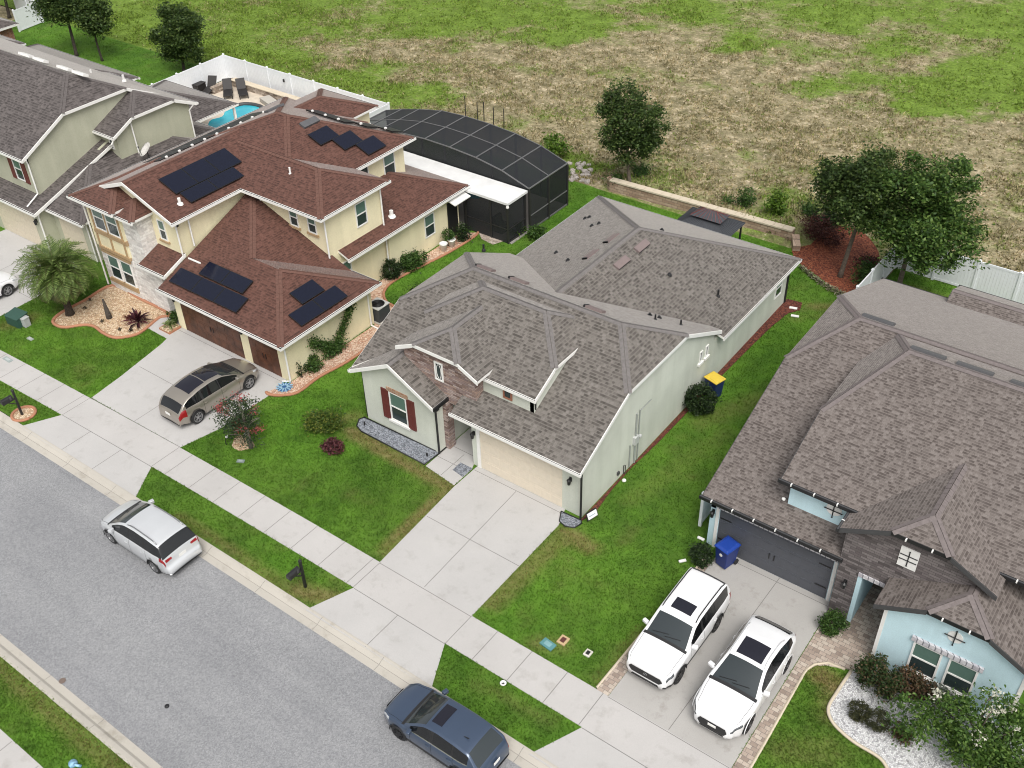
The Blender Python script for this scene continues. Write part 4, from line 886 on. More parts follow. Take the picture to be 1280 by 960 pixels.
vgrey = plain('slate_roof_vent', (.1, .1, .105), .5)
def z3(y): return 4.6 + .39 * (14.6 - y)
for px, py, z in ((1095, 404, 6.32), (1165, 436, 6.9), (1222, 457, 6.9), (1290, 480, 6.9)):
    x, y = P(px, py, z); y, z = (10.62, 6.46 - .39 * .445) if z < 6.5 else (8.62, 7.09 - .39 * .41); o, M = H3.slope_box('roof_vent', x, y, z, 1.3, .3, .1, (0, 1), .39, vgrey)
for x, z in ((7.4, 3.45), (7.45, 4.25)): 
    mb = MB(); mb.lathe([(.03, 0), (.07, .04), (.07, .09), (0, .12)], Matrix.Translation((x, 2.02, z)), 8); H3.part(mb, 'security_camera', MT['white'])
mb = MB(); mb.lathe([(.03, 0), (.07, .04), (.07, .09), (0, .12)], Matrix.Translation((4.8, 1.45, 2.55)), 8); H3.part(mb, 'security_camera', MT['white'])
# ---------------------------------------------------------------- cream house with the red roof
cream = stucco('cream_stucco', (.83, .755, .52))
H1 = House('cream_house', (-24.0, 7.0, 0), 'two storey cream house with red brown roof, solar panels and wooden garage doors', 'house')
mb = MB()
mb.box(-30.55, -24.65, .9, 14.0, 0, 5.45); mb.box(-29.6, -25.8, 14.0, 16.2, 0, 5.45)
mb.box(-24.65, -18.8, 5.4, 9.4, 0, 5.45); mb.box(-24.65, -21.2, 9.4, 14.0, 0, 5.45)
mb.box(-24.3, -16.2, -.5, 5.4, 0, 2.5); mb.box(-24.65, -18.55, 9.41, 15.3, 0, 2.7)
prism_wall(mb, 'y-', .9, .2, [(-30.55, 5.0), (-30.55, 5.6), (-27.6, 6.75), (-24.65, 5.6), (-24.65, 5.0)])
mb.box(-30.7, -27.85, -.1, 1.0, 2.6, 5.45)
H1.walls(mb, cream)
lime = masonry('white_limestone', [(.58, .55, .53), (.76, .73, .7), (.83, .81, .78), (.68, .64, .61)], .32, .14, (.66, .64, .61), 'XZ', .008)
mb = MB(); mb.box(-27.85, -26.6, .0, 1.4, 0, 5.25); mb.box(-30.6, -27.85, -.05, 1.0, 0, 2.6); mb.box(-26.6, -25.55, -.05, 1.4, 0, 2.95); H1.part(mb, 'stone_facing', lime)
porch = mb = MB(); mb.box(-25.55, -24.3, -.04, 1.2, 2.3, 2.95); mb.box(-24.62, -24.3, -.04, 1.0, 0, 2.3); H1.part(mb, 'porch_arch', cream)
H1.panel('front_door', 'y-', .3, -25.5, -24.65, .03, 2.25, -.1, .05, plain('black_door', (.02, .02, .02), .4))
blocks1 = [block(-31.0, -24.2, .45, 14.5, 5.6, .37, 'y', ('gable',), ('hip',)), block(-30.1, -25.4, 11.5, 16.6, 5.6, .37, 'y', ('gable',), ('hip',)),
           block(-30.9, -20.75, 5.0, 14.45, 5.6, .405, 'x'), block(-27.0, -18.45, 4.87, 9.8, 5.6, .4, 'x', ('gable',), ('hip',)),
           block(-31.05, -27.5, -.62, 4.0, 5.6, .4, 'y', ('hip',), ('gable',)), block(-28.6, -26.3, -.4, 3.0, 5.4, .37, 'y', ('hip',), ('gable',))]
low1 = [[[(-24.4, -1.1, 2.62), (-15.65, -1.1, 2.62), (-18.975, 2.225, 3.9), (-20.825, 2.225, 3.9), (-24.15, 5.55, 5.18), (-24.4, 5.55, 5.18)], [(-15.65, -1.1, 2.62), (-15.65, 5.55, 2.62), (-18.975, 2.225, 3.9)],
         [(-15.65, 5.55, 2.62), (-17.5, 5.55, 2.62), (-20.825, 2.225, 3.9), (-18.975, 2.225, 3.9)], [(-20.825, 2.225, 3.9), (-17.5, 5.55, 2.62), (-24.15, 5.55, 5.18)]],
        block(-26.0, -18.1, 6.0, 15.75, 2.87, .4, 'y', ('gable',), ('hip',))]
def skip1(A, B):
    m = (A + B) / 2
    return (-30.9 < m.x < -24.3 and 3.0 < m.y < 14.6 and m.z < 7.2) or (abs(m.x + 18.45) > .1 and m.y > 9.7 and m.y < 9.9 and m.x < -20.8) or (m.x < -20.8 and m.x > -24.1 and abs(m.y - 4.95) < .12 and False) or (m.x < -24.3 and 4.7 < m.y < 5.2) or (abs(m.x + 28.6) < .2 and m.z < 6) or (abs(m.x + 27.5) < .1 and m.y > .2) or (abs(m.x + 26.3) < .05 and m.y > 1.0)
H1.roof(blocks1, SH_RED, CAP_RED, MT['white'], skip=skip1)
def skipl(A, B):
    m = (A + B) / 2
    return m.x < -24.3 or (abs(m.y - 5.55) < .05 and m.x < -17.5) or (m.y > 5.9 and m.y < 9.6 and abs(A.z - B.z) > .01) or (m.y > 5.9 and m.x < -20)
H1.roof(low1, SH_RED, CAP_RED, MT['white'], skip=skipl, name='lower_roof')
# small pent roof over the entry
pr = [[(-26.55, -.5, 2.98), (-24.55, -.5, 2.98), (-24.55, 1.0, 3.55), (-26.55, 1.0, 3.55)]]
H1.roof([pr], SH_RED, CAP_RED, MT['white'], name='porch_roof', skip=lambda A, B: (A.y + B.y) / 2 > .9 or (A.x + B.x) / 2 < -26.5)
wood = plain('stained_wood_door', (.115, .045, .024), .5, var=.3, scale=2.5)
H1.garage_door('y-', -.5, -23.75, -19.35, 2.15, wood, handles=[-21.55], cols=8); H1.garage_door('y-', -.5, -18.75, -16.75, 2.15, wood, handles=[-17.75], cols=4)
H1.lamp('y-', -.5, -24.05, 1.85); H1.lamp('y-', -.5, -19.05, 1.85)
tan = plain('tan_trim', (.42, .29, .16), .7)
for u0, u1 in ((-30.2, -29.25), (-29.1, -28.15)):
    H1.window('y-', -.1, u0, u1, 3.75, 5.2, sill=tan); H1.window('y-', -.05, u0 + .05, u1 + .05, .75, 2.2, sill=tan)
mb = MB()
for u in (-30.35, -29.2, -28.05): mb.box(u - .06, u + .06, -.15, -.05, 2.55, 5.3)
for z0, z1 in ((5.25, 5.4), (3.45, 3.62), (2.5, 2.68)): mb.box(-30.45, -27.84, -.17, -.04, z0, z1)
mb.box(-30.45, -28.0, -.13, -.02, .45, .62); mb.box(-30.45, -28.0, -.13, -.02, 2.26, 2.42)
mb.box(-27.9, -27.78, -.14, .1, 3.4, 3.66); H1.part(mb, 'window_surround', tan)
H1.window('y-', .9, -26.1, -25.55, 3.95, 5.1, sill=tan)
for u in (-24.0, -21.35, -20.05): H1.window('y-', 5.4, u, u + .6, 4.15, 5.2, sill=tan)
H1.window('x+', -18.8, 7.5, 8.3, 3.75, 5.1); H1.window('x+', -18.8, 6.05, 6.75, 1.1, 2.35)
H1.window('x+', -21.2, 10.3, 11.1, 4.1, 5.2, blind=False); H1.window('x+', -21.2, 12.3, 13.2, 3.85, 5.25)
H1.window('x+', -18.55, 12.3, 13.15, .9, 2.25)
H1.panel('side_door', 'x+', -18.55, 14.3, 15.15, .03, 2.2, 0, .05, plain('side_door_paint', (.015, .015, .016), .4))
mb = MB(); mb.slab3([(-18.5, 14.1, 2.55), (-18.5, 15.5, 2.55), (-17.75, 15.5, 2.35), (-17.75, 14.1, 2.35)], (0, 0, .06)); H1.part(mb, 'door_canopy', MT['white'], fix=True)
for q in ([(-16.0, -.62, 2.5), (-16.12, -.55, 2.2), (-16.12, -.55, .12), (-16.5, -.75, .06)], [(-15.95, 5.1, 2.5), (-16.12, 5.1, 2.2), (-16.12, 5.1, .1), (-15.5, 5.1, .06)], [(-18.6, 5.1, 5.5), (-18.72, 5.3, 5.2), (-18.72, 5.3, 2.9)], [(-18.6, 9.5, 5.5), (-18.7, 9.35, 5.2), (-18.7, 9.35, 2.85), (-18.3, 9.6, 2.8)],
          [(-18.35, 9.3, 2.75), (-18.6, 9.3, 2.6), (-18.62, 9.3, .1)], [(-24.4, .75, 5.5), (-24.55, .85, 5.2), (-24.55, .85, 3.5)], [(-26.45, 1.1, 5.25), (-26.5, 1.1, 5.0), (-26.5, 1.1, 3.6)], [(-30.72, -.2, 5.4), (-30.74, -.15, .1)], [(-24.3, 1.2, 5.5), (-24.5, 1.6, 5.2), (-24.5, 1.6, 3.7)]): H1.downspout(q)
mb = MB(); mb.tube([(-24.2, .9, 3.42), (-23.3, .9, 3.44)], .05, 6); H1.part(mb, 'overflow_pipe', MT['white'])
# roof fittings
def zw(x): return 5.6 + .37 * (-24.2 - x)
for y in (2.62, 4.06, 5.5): solar(H1, -26.1, y, zw(-26.1), 1.42, 1.32, (1, 0), .37)
for y in (2.95, 4.7): solar(H1, -25.05, y, zw(-25.05), 1.73, .84, (1, 0), .37)
def ze(x): return 5.6 + .405 * (-20.75 - x)
for x, y in ((-23.28, 10.13), (-22.38, 10.96), (-21.47, 11.76)): solar(H1, x, y, ze(x), 1.4, .98, (1, 0), .405)
def zf(y): return 2.62 + .385 * (y + 1.1)
for x in (-23.2, -21.55, -19.9): solar(H1, x, -.15, zf(-.15), 1.63, .93, (0, -1), .385)
for x in (-22.0, -20.4): solar(H1, x, .76, zf(.76), 1.58, .84, (0, -1), .385)
def zr(x): return 2.62 + .385 * (-15.65 - x)
for y in (1.22, 2.78): solar(H1, -16.28, y, zr(-16.28), 1.54, .88, (1, 0), .385)
solar(H1, -17.17, 2.2, zr(-17.17), 1.5, .88, (1, 0), .385)
o, M = H1.slope_box('roof_vent', -24.4, 10.3, ze(-24.4), 1.15, .42, .12, (1, 0), .405, vgrey); o, M = H1.slope_box('roof_vent', -27.8, 10.9, 6.85, 1.2, .4, .12, (-1, 0), .37, vgrey)
H1.vent_pipe(-22.2, 6.6, 6.25, .35, .05, MT['white']); H1.vent_pipe(-25.0, 1.7, zw(-25.0), .3, .08, MT['white']); H1.vent_pipe(-18.9, 10.2, 3.2, .32, .11, MT['white'])
# black pool heating mats on the far slopes, with white clamps
mb = MB(); cl = MB()
for y0, y1 in ((4.2, 9.8),):
    for k in range(9):
        y = 3.5 + k * .85; mb.slab3([(-28.6, y, 6.48), (-28.6, y + .8, 6.48), (-30.2, y + .8, 5.9), (-30.2, y, 5.9)], (0, 0, .06))
        cl.obox(Matrix.Translation((-28.55, y + .4, 6.58)), .12, .12, .08)
mat_o = H1.part(mb, 'solar_heater_mat', MT['black'], fix=True); H1.sub(cl, 'clamp', MT['white'], mat_o)
mb = MB(); cl = MB()
for k in range(5):
    x = -26.0 + k * 1.0; zt = min(7.4, ze(x)) if False else 5.6 + .405 * min(14.45 - 11.6, -20.75 - x); y = 14.45 - min(2.6, (-20.75 - x) * .85); z = 5.6 + .405 * (14.45 - y)
    mb.slab3([(x - .5, y + .15, z + .03), (x + .5, y + .15, z + .03), (x + .5, y + 1.1, z - .36), (x - .5, y + 1.1, z - .36)], (0, 0, .07)); cl.obox(Matrix.Translation((x, y + .2, z + .12)), .12, .12, .08)
mat_o = H1.part(mb, 'solar_heater_mat', MT['black'], fix=True); H1.sub(cl, 'clamp', MT['white'], mat_o)
# ---------------------------------------------------------------- green house on the far left
green = stucco('grey_green_stucco', (.46, .46, .355))
H0 = House('green_house', (-44.0, 6.0, 0), 'two storey grey green house with brown roof and satellite dish, behind the palm', 'house')
mb = MB()
mb.box(-54, -37.25, .95, 10.6, 0, 5.3); mb.box(-40, -35.7, 5.6, 10.9, 0, 5.25); mb.box(-48, -36.6, .2, 6, 0, 2.55); mb.box(-36.9, -33.3, 1.0, 9, 0, 2.45); mb.box(-46, -36.8, 10, 12.7, 0, 2.6)
prism_wall(mb, 'x+', -37.25, .2, [(.95, 5.0), (.95, 5.62), (3.35, 6.95), (7.7, 6.95), (10.5, 5.6), (10.5, 5.0)])
prism_wall(mb, 'x+', -35.7, .2, [(5.6, 5.0), (5.6, 5.42), (6.9, 5.95), (9.6, 5.95), (10.9, 5.4), (10.9, 5.0)])
prism_wall(mb, 'x+', -36.6, .2, [(.2, 2.3), (.2, 2.8), (6.4, 5.0), (6.4, 2.3)])
H0.walls(mb, green)
blocks0 = [block(-58, -37.0, .5, 10.95, 5.5, .52, 'x', ('hip',), ('half', 7.08)), block(-44, -35.4, 5.25, 11.25, 5.4, .47, 'x', ('gable',), ('half', 6.08)), block(-60, -47.8, 8, 15.7, 2.8, .4, 'x', ('hip',), ('hip',))]
H0.roof(blocks0, SH_BROWN, CAP_BROWN, MT['white'], skip=lambda A, B: (A + B).x / 2 < -40 and 6 < (A + B).y / 2 < 12)
shed = [[(-48, -.2, 2.72), (-36.25, -.2, 2.72), (-36.25, 6.6, 5.05), (-48, 6.6, 5.05)]]
low0 = [shed, block(-40, -33.0, .6, 12, 2.7, .42, 'y', ('hip',), ('hip',)), block(-46, -38.5, 9.5, 16.55, 2.72, .4, 'y', ('gable',), ('hip',)), block(-45, -36.3, 7, 13.1, 2.7, .4, 'x', ('hip',), ('hip',))]
H0.roof(low0, SH_BROWN, CAP_BROWN, MT['white'], name='lower_roof', skip=lambda A, B: (A + B).y / 2 > 5 and (A + B).x / 2 > -36.35 or ((A + B).y / 2 > 6.5 and (A + B).y / 2 < 9.6) or (A + B).x / 2 < -44.5)
cd0 = plain('ivory_door_paint', (.62, .55, .43), .5, var=.04)
H0.garage_door('y-', .2, -41.3, -37.4, 2.15, cd0, cols=8); H0.garage_door('y-', 1.0, -36.1, -33.9, 2.1, cd0, cols=4)
H0.lamp('y-', .2, -37.05, 1.8)
H0.window('y-', .95, -39.05, -38.25, 3.65, 5.05)
for a in (-39.5, -38.22): H0.panel('shutter', 'y-', .95, a, a + .4, 3.6, 5.1, -.01, .05, shut)
H0.window('y-', 5.6, -36.45, -36.1, 4.35, 5.0, mull=0, blind=False)
for q in ([(-37.0, .7, 5.4), (-37.1, .8, 5.1), (-37.12, .8, 3.3), (-37.1, -.05, 2.85)], [(-35.5, 6.6, 5.95), (-35.6, 6.7, 5.8), (-35.62, 6.75, 3.6)], [(-35.4, 5.3, 5.3), (-35.5, 5.1, 5.0), (-35.9, 5.1, 4.75)], [(-35.4, 11.0, 5.3), (-35.6, 10.8, 5.0), (-35.62, 10.8, 2.9)], [(-36.3, .05, 2.6), (-36.5, .1, 2.3), (-36.52, .1, .1)], [(-33.1, .9, 2.6), (-33.25, .95, 2.4), (-33.25, .95, .1)]): H0.downspout(q)
for px, py in ((30, 76), (49, 82), (79, 92.5), (97.5, 99.5)):
    x, y = P(px, py, 7.9); y0 = 6.1; H0.slope_box('roof_vent', x, 6.15, 8.12, 1.1, .35, .14, (0, 1), .45, MT['white'])
dp = P(185, 196, 3.9); dish = MB(); Md = Matrix.Translation((dp[0], dp[1], 4.3)) @ Matrix.Rotation(math.radians(40), 4, 'X') @ Matrix.Rotation(math.radians(-15), 4, 'Y')
dish.lathe([(0, 0), (.2, .02), (.36, .06), (.46, .11), (.47, .12), (.36, .075), (.2, .035), (0, .015)], Md, 20); do = H0.part(dish, 'satellite_dish', plain('dish_grey', (.62, .6, .57), .5), smooth=True)
mb = MB(); mb.tube([(dp[0], dp[1], 4.3), (dp[0], dp[1] + .1, 3.7)], .03, 6); mb.tube([Md @ Vector((.05, -.42, .05)), Md @ Vector((0, -.1, .5))], .015, 5); mb.obox(Md @ Matrix.Translation((0, -.08, .5)), .1, .07, .07); H0.sub(mb, 'dish_arm', MT['dgrey'], do)
for x, y in ((-42.2, 9.0), (-39.8, 9.6)): H0.vent_pipe(x, y, 6.35, .35, .07, MT['white'])
mb = MB(); mb.box(-38.66, -38.52, 16.25, 16.39, 0, 2.6); mb.box(-38.66, -38.52, 13.4, 13.54, 0, 2.6); H0.part(mb, 'lanai_post', MT['white'])
# the next house beyond it, only a corner in view
H9 = House('far_house', (-66, 12, 0), 'brown roofed house corner with brick chimney wall at the upper left edge', 'house')
x9, y9 = P(30, 54, 2.9); xa, ya = P(22, 29, 2.9)
mb = MB(); mb.box(-80, x9 - .4, y9 - 14, y9 - .4, 0, 2.7); mb.box(-80, xa - .4, ya - 5, ya - .4, 0, 2.7); H9.walls(mb, stucco('white_stucco', (.6, .58, .54)))
mb = MB(); mb.box(xa - .55, xa - .35, ya - 1.6, ya - .4, 0, 2.6); H9.part(mb, 'brick_wall', masonry('orange_brick', [(.3, .1, .05), (.4, .16, .09)], .22, .08, (.35, .28, .22), 'XZ'))
H9.roof([block(-80, x9, y9 - 14, y9, 2.9, .4, 'x'), block(-80, xa, y9 - 2, ya, 2.9, .4, 'x')], SH_BROWN, CAP_BROWN, MT['white'])
# ================================================================ cars
def lerp_tab(tab, x):
    if x <= tab[0][0]: return tab[0][1]
    for (a, va), (b, vb) in zip(tab[:-1], tab[1:]):
        if x <= b:
            t = (x - a) / (b - a) if b > a else 0; t = t * t * (3 - 2 * t) if len(tab) > 2 else t; return va + (vb - va) * t
    return tab[-1][1]
CARGLASS = glass('car_glass', (.008, .009, .01), .04, .7)
SCREEN = glass('windscreen_glass', (.025, .033, .036), .05, .8)
ROOFGLASS = glass('sunroof_glass', (.012, .012, .02), .07, .6)
TAIL = glass('tail_lamp', (.25, .012, .015), .12, .6)
HEAD = plain('head_lamp', (.5, .52, .54), .12, var=.25, scale=12, coat=1)
CHROME = plain('chrome', (.62, .62, .62), .18, 1.0, var=.02)
RIM = plain('alloy_rim', (.42, .42, .43), .3, .9, var=.05)
HEADD = plain('dark_lamp_lens', (.1, .11, .12), .12, var=.5, scale=14, coat=1)
DRIM = plain('dark_alloy_rim', (.03, .03, .032), .35, .7)
TRIMB = plain('black_plastic', (.018, .018, .019), .55, var=.1)
SEAM = plain('panel_gap', (.01, .01, .01), .9)
def build_wheel(root, x, y, r, side, rimm, wd=.22, spokes=5, rr=.7):
    M = Matrix.Translation((x, y, r)) @ Matrix.Rotation(-side * PI / 2, 4, 'X')
    wl = empty('wheel'); wl.parent = root; COL.objects
    mb = MB(); a = r * rr; h = wd / 2
    mb.lathe([(a * .98, -h * .9), (r * .9, -h), (r * .97, -h * .85), (r, -h * .55), (r, h * .55), (r * .97, h * .85), (r * .9, h), (a, h * .92), (a * .97, h * .5), (a * .9, -h * .2)], M, 28)
    t = mb.build('tyre', MT['rubber'], wl, smooth=True)
    mb = MB(); mb.lathe([(a * 1.0, h * .93), (a * 1.02, h * .97), (a * .92, h * .92), (a * .86, h * .3)], M, 28, 0, False); mb.lathe([(0, h * .15), (a * .88, h * .12)], M, 20, 1, False)
    mb.lathe([(0, h * .86), (a * .16, h * .84), (a * .2, h * .6), (a * .2, h * .2)], M, 14, 0, False)
    for k in range(spokes):
        for dq in (-.16, .16):
            t_ = 2 * PI * k / spokes + dq; c, s = math.cos(t_), math.sin(t_); c2, s2 = math.cos(t_ + dq * .4), math.sin(t_ + dq * .4)
            mb.beam(M @ Vector((c * a * .12, s * a * .12, h * .72)), M @ Vector((c2 * a * .93, s2 * a * .93, h * .8)), a * .13, a * .13)
    mb.build('rim', [rimm, MT['black']], wl, fix=True); return wl
def make_car(name, label, loc, rz, d):
    L, W, H = d['L'], d['W'], d['H']; root = tag(empty(name), label, d.get('cat', 'car'))
    ctl = d['top']; pts = []; keys = []
    for i, (a, b) in enumerate(zip(ctl[:-1], ctl[1:])):
        ln = math.hypot(b[0] - a[0], b[1] - a[1]); n = max(1, int(round(ln / .065))); keys.append(len(pts))
        for k in range(n): t = k / n; pts.append([a[0] + (b[0] - a[0]) * t, a[1] + (b[1] - a[1]) * t])
    keys.append(len(pts)); pts.append(list(ctl[-1]))
    for _ in range(d.get('smooth', 3)):
        q = [p[:] for p in pts]
        for i in range(1, len(pts) - 1): q[i] = [.25 * pts[i - 1][j] + .5 * pts[i][j] + .25 * pts[i + 1][j] for j in (0, 1)]
        pts = q
    S_ = []; NP = 18; crown = .055
    hmax = max(z - crown - min(lerp_tab(d['belt'], x), z - crown - .005) for x, z in pts)
    for x, z in pts:
        w = lerp_tab(d['w'], x) * W / 2; zb = lerp_tab(d['bot'], x); cr = crown * lerp_tab(d.get('cr', [(0, 1.6), (.8, 1), (L, 1)]), x)
        sh = min(lerp_tab(d['belt'], x), z - cr - .005); sh = max(sh, zb + .05); h = max(z - cr - sh, .003)
        wr = d['roofw'] * W / 2 * lerp_tab(d.get('rw', [(0, 1), (L, 1)]), x); sec = []; D = sh - zb
        for fy, fz in ((0, 0), (.88, 0), (.965, .1), (.99, .33), (1.0, .58), (.99, .84), (.955, 1.0)): sec.append((w * fy, zb + D * fz))
        yb = w * .945; k = (yb - min(yb, wr)) / hmax
        for t in (.07, .3, .55, .8, .93): sec.append((yb - k * h * t, sh + t * h))
        ye = yb - k * h
        for f in (.965, .87, .7, .48, .24, 0): sec.append((ye * f, z - cr * f * f))
        S_.append((x, sec))
    n = len(S_); V = []; X = lambda x: L / 2 - x
    for x, sec in S_:
        for y, z in sec: V.append((X(x), -y, z))
        for y, z in sec[1:-1]: V.append((X(x), y, z))
    R = NP + NP - 2
    def idx(i, j, s): return i * R + (j if s < 0 or j in (0, NP - 1) else NP + j - 1)
    k0, k1, k2, k3 = (keys[q] for q in d['glass']); F = []; FM = []
    pill = d.get('pillars', []); sg = d['side']
    for i in range(n - 1):
        xm = (S_[i][0] + S_[i + 1][0]) / 2; zm0 = S_[i][1]
        hh = zm0[11][1] - zm0[6][1]
        for j in range(NP - 1):
            m = 0
            if j >= 13 and k0 <= i < k1: m = 1
            elif j == 12 and k0 + 1 <= i < k1 - 1 and d.get('wide', 0): m = 1
            elif j >= d.get('wrap', 13) and k2 <= i < k3: m = 3
            elif 7 <= j <= 10 and sg[0] < xm < sg[1] and hh > .13:
                m = 2
                if any(abs(xm - p) < .045 for p in pill): m = 6
            elif j in (6,) and sg[0] < xm < sg[1] and d.get('belt_chrome') and hh > .1: m = 7
            hd = d.get('head'); tl = d.get('tail')
            if m == 0 and j >= 12 and k0 - 2 <= i < k0: m = 6
            if hd and xm < hd[0] and hd[1] <= j <= hd[2] and xm > hd[3]: m = 4
            if tl and xm > tl[0] and tl[1] <= j <= tl[2] and xm < tl[3]: m = 5
            if j <= 1 or (j == 2 and d.get('clad')): m = 6
            for s in (-1, 1):
                a, b, c, e = idx(i, j, s), idx(i + 1, j, s), idx(i + 1, j + 1, s), idx(i, j + 1, s)
                F.append((a, b, c, e) if s > 0 else (e, c, b, a)); FM.append(m)
    F.append(tuple(idx(0, j, -1) for j in range(NP)) + tuple(idx(0, j, 1) for j in range(NP - 2, 0, -1))); FM.append(d.get('capm', 0))
    F.append((tuple(idx(n - 1, j, -1) for j in range(NP)) + tuple(idx(n - 1, j, 1) for j in range(NP - 2, 0, -1)))[::-1]); FM.append(6)
    mats = [d['paint'], SCREEN, CARGLASS, CARGLASS if not d.get('rearpale') else SCREEN, d.get('headm', HEAD), TAIL, TRIMB, CHROME]
    bm = bmesh.new(); vs = [bm.verts.new(v) for v in V]
    for f, m in zip(F, FM):
        try: q = bm.faces.new([vs[i] for i in f]); q.material_index = m; q.smooth = True
        except ValueError: pass
    bmesh.ops.recalc_face_normals(bm, faces=bm.faces); me = bpy.data.meshes.new('body'); bm.to_mesh(me); bm.free()
    for m in mats: me.materials.append(m)
    r, fo, wbs = d['r'], d['fo'], d['wb']; wx = [L / 2 - fo, L / 2 - fo - wbs]
    ob = bpy.data.objects.new('body', me); COL.objects.link(ob)
    cut = MB()
    for x in wx:
        for s in (-1, 1): cut.lathe([(0, -.22), (r * 1.13, -.22), (r * 1.13, .25), (0, .25)], Matrix.Translation((x, s * (W / 2 - .05), r + .01)) @ Matrix.Rotation(PI / 2, 4, 'X'), 26, 6)
    co = cut.build('cutter', mats, fix=True); md = ob.modifiers.new('b', 'BOOLEAN'); md.object = co; md.operation = 'DIFFERENCE'; md.solver = 'EXACT'
    dg = bpy.context.evaluated_depsgraph_get(); me2 = bpy.data.meshes.new_from_object(ob.evaluated_get(dg))
    bpy.data.objects.remove(ob); bpy.data.objects.remove(co)
    bm = bmesh.new(); bm.from_mesh(me2); groups = {}
    for f in bm.faces:
        c = f.calc_center_median(); m = f.material_index
        if m in (0, 6, 7): k = ('body', 0)
        elif m == 1: k = ('windscreen', 0)
        elif m == 3: k = ('rear_window', 0)
        elif m == 2: k = ('side_window', (c.y > 0, sum(c.x < X(p) for p in pill)))
        else: k = ('headlight' if m == 4 else 'tail_light', c.y > 0)
        groups.setdefault(k, []).append(f)
    for (nm, _), fs in groups.items():
        mp = {}; VV = []; FF = []; MM = []
        for f in fs:
            for v in f.verts:
                if v not in mp: mp[v] = len(VV); VV.append(v.co[:])
            FF.append([mp[v] for v in f.verts]); MM.append(f.material_index)
        mb = MB(); mb.v = VV; mb.f = FF; mb.m = MM; mb.build(nm, mats, root, smooth=True)
    bm.free(); bpy.data.meshes.remove(me2)
    # surface lookup for the small fittings
    def sect(x):
        for (xa, sa), (xb, sb) in zip(S_[:-1], S_[1:]):
            if xa <= x <= xb and xb > xa: t = (x - xa) / (xb - xa); return [(a[0] + (b[0] - a[0]) * t, a[1] + (b[1] - a[1]) * t) for a, b in zip(sa, sb)]
        return S_[n // 2][1]
    def top(x, y):
        s = sect(x)
        for a, b in zip(s[12:-1], s[13:]):
            if b[0] <= y <= a[0]: t = (y - b[0]) / (a[0] - b[0]) if a[0] > b[0] else 0; return b[1] + (a[1] - b[1]) * t
        return s[12][1]
    for x in d.get('doors', []):
        s = sect(x)
        for sg_ in (-1, 1):
            mb = MB()
            for a, b in zip(s[2:6], s[3:7]): mb.quad(*[(X(x) + q, sg_ * (p[0] + .003), p[1]) for p, q in ((a, -.006), (a, .006), (b, .006), (b, -.006))])
            mb.build('panel_gap', SEAM, root)
    xs = d.get('hood')
    if xs:
        for sg_ in (-1, 1):
            pr = None; mb = MB()
            for t in np.linspace(0, 1, 12):
                x = xs[0] + (xs[1] - xs[0]) * t; s = sect(x); y = s[12][0] * .93; z = top(x, y) + .004; c = (X(x), sg_ * y, z)
                if pr: mb.quad((pr[0], pr[1] - .006, pr[2]), (c[0], c[1] - .006, c[2]), (c[0], c[1] + .006, c[2]), (pr[0], pr[1] + .006, pr[2]))
                pr = c
            mb.build('panel_gap', SEAM, root)
    def patch(nm, x0, x1, y0, y1, mat, off=.008, nx=6, ny=6, thick=.01, rnd=.1):
        mb = MB(); g = []
        for i in range(nx + 1):
            for j in range(ny + 1):
                u, v = i / nx, j / ny; x = x0 + (x1 - x0) * u; y = y0 + (y1 - y0) * v; g.append((X(x), y, top(x, abs(y)) + off))
        mb.add(g, [(i * (ny + 1) + j, i * (ny + 1) + j + 1, (i + 1) * (ny + 1) + j + 1, (i + 1) * (ny + 1) + j) for i in range(nx) for j in range(ny)])
        return mb.build(nm, mat, root, smooth=True, fix=True)
    if d.get('sunroof'): x0, x1, hw = d['sunroof']; patch('sunroof', x0, x1, -hw, hw, ROOFGLASS)
    for x0, x1, hw in d.get('roof2', []): patch('sunroof', x0, x1, -hw, hw, ROOFGLASS)
    if d.get('spoiler'): x0, x1, hw, m = d['spoiler']; patch('roof_spoiler', x0, x1, -hw, hw, m, .02)
    if d.get('rails'):
        x0, x1, m = d['rails']
        for s in (-1, 1):
            mb = MB(); q = []
            for t in np.linspace(0, 1, 10):
                x = x0 + (x1 - x0) * t; y = sect(x)[12][0] * .93; q.append((X(x), s * y, top(x, y) + (.05 if 0 < t < 1 else .0)))
            mb.tube(q, .022, 6); mb.build('roof_rail', m, root, smooth=True)
    xm = d['mirror']; s = sect(xm); 
    for sg_ in (-1, 1):
        M = Matrix.Translation((X(xm), sg_ * (s[6][0] + .1), s[6][1] + .09)) @ Matrix.Rotation(sg_ * .25, 4, 'Z') @ Matrix.Diagonal((1, 1, 1, 1))
        mb = MB(); mb.obox(M, .15, .22, .15); mb.obox(M @ Matrix.Translation((0, -sg_ * .13, -.04)), .07, .12, .05); mb.build('wing_mirror', d.get('mirrorm', d['paint']), root, bevel=.03, smooth=True)
    for x in wx:
        for sg_ in (-1, 1):
            build_wheel(root, x, sg_ * (W / 2 - .125), r, sg_, d.get('rim', RIM), spokes=d.get('spokes', 5), rr=d.get('rr', .7))
            mb = MB(); q = []
            for t in np.linspace(-.15, PI + .15, 18): q.append((x + r * 1.14 * math.cos(t), sg_ * (W / 2 - .012), r + .01 + r * 1.14 * math.sin(t)))
            mb.tube(q, .018, 5); mb.build('arch_trim', TRIMB if d.get('arch', 1) else d['paint'], root, smooth=True)
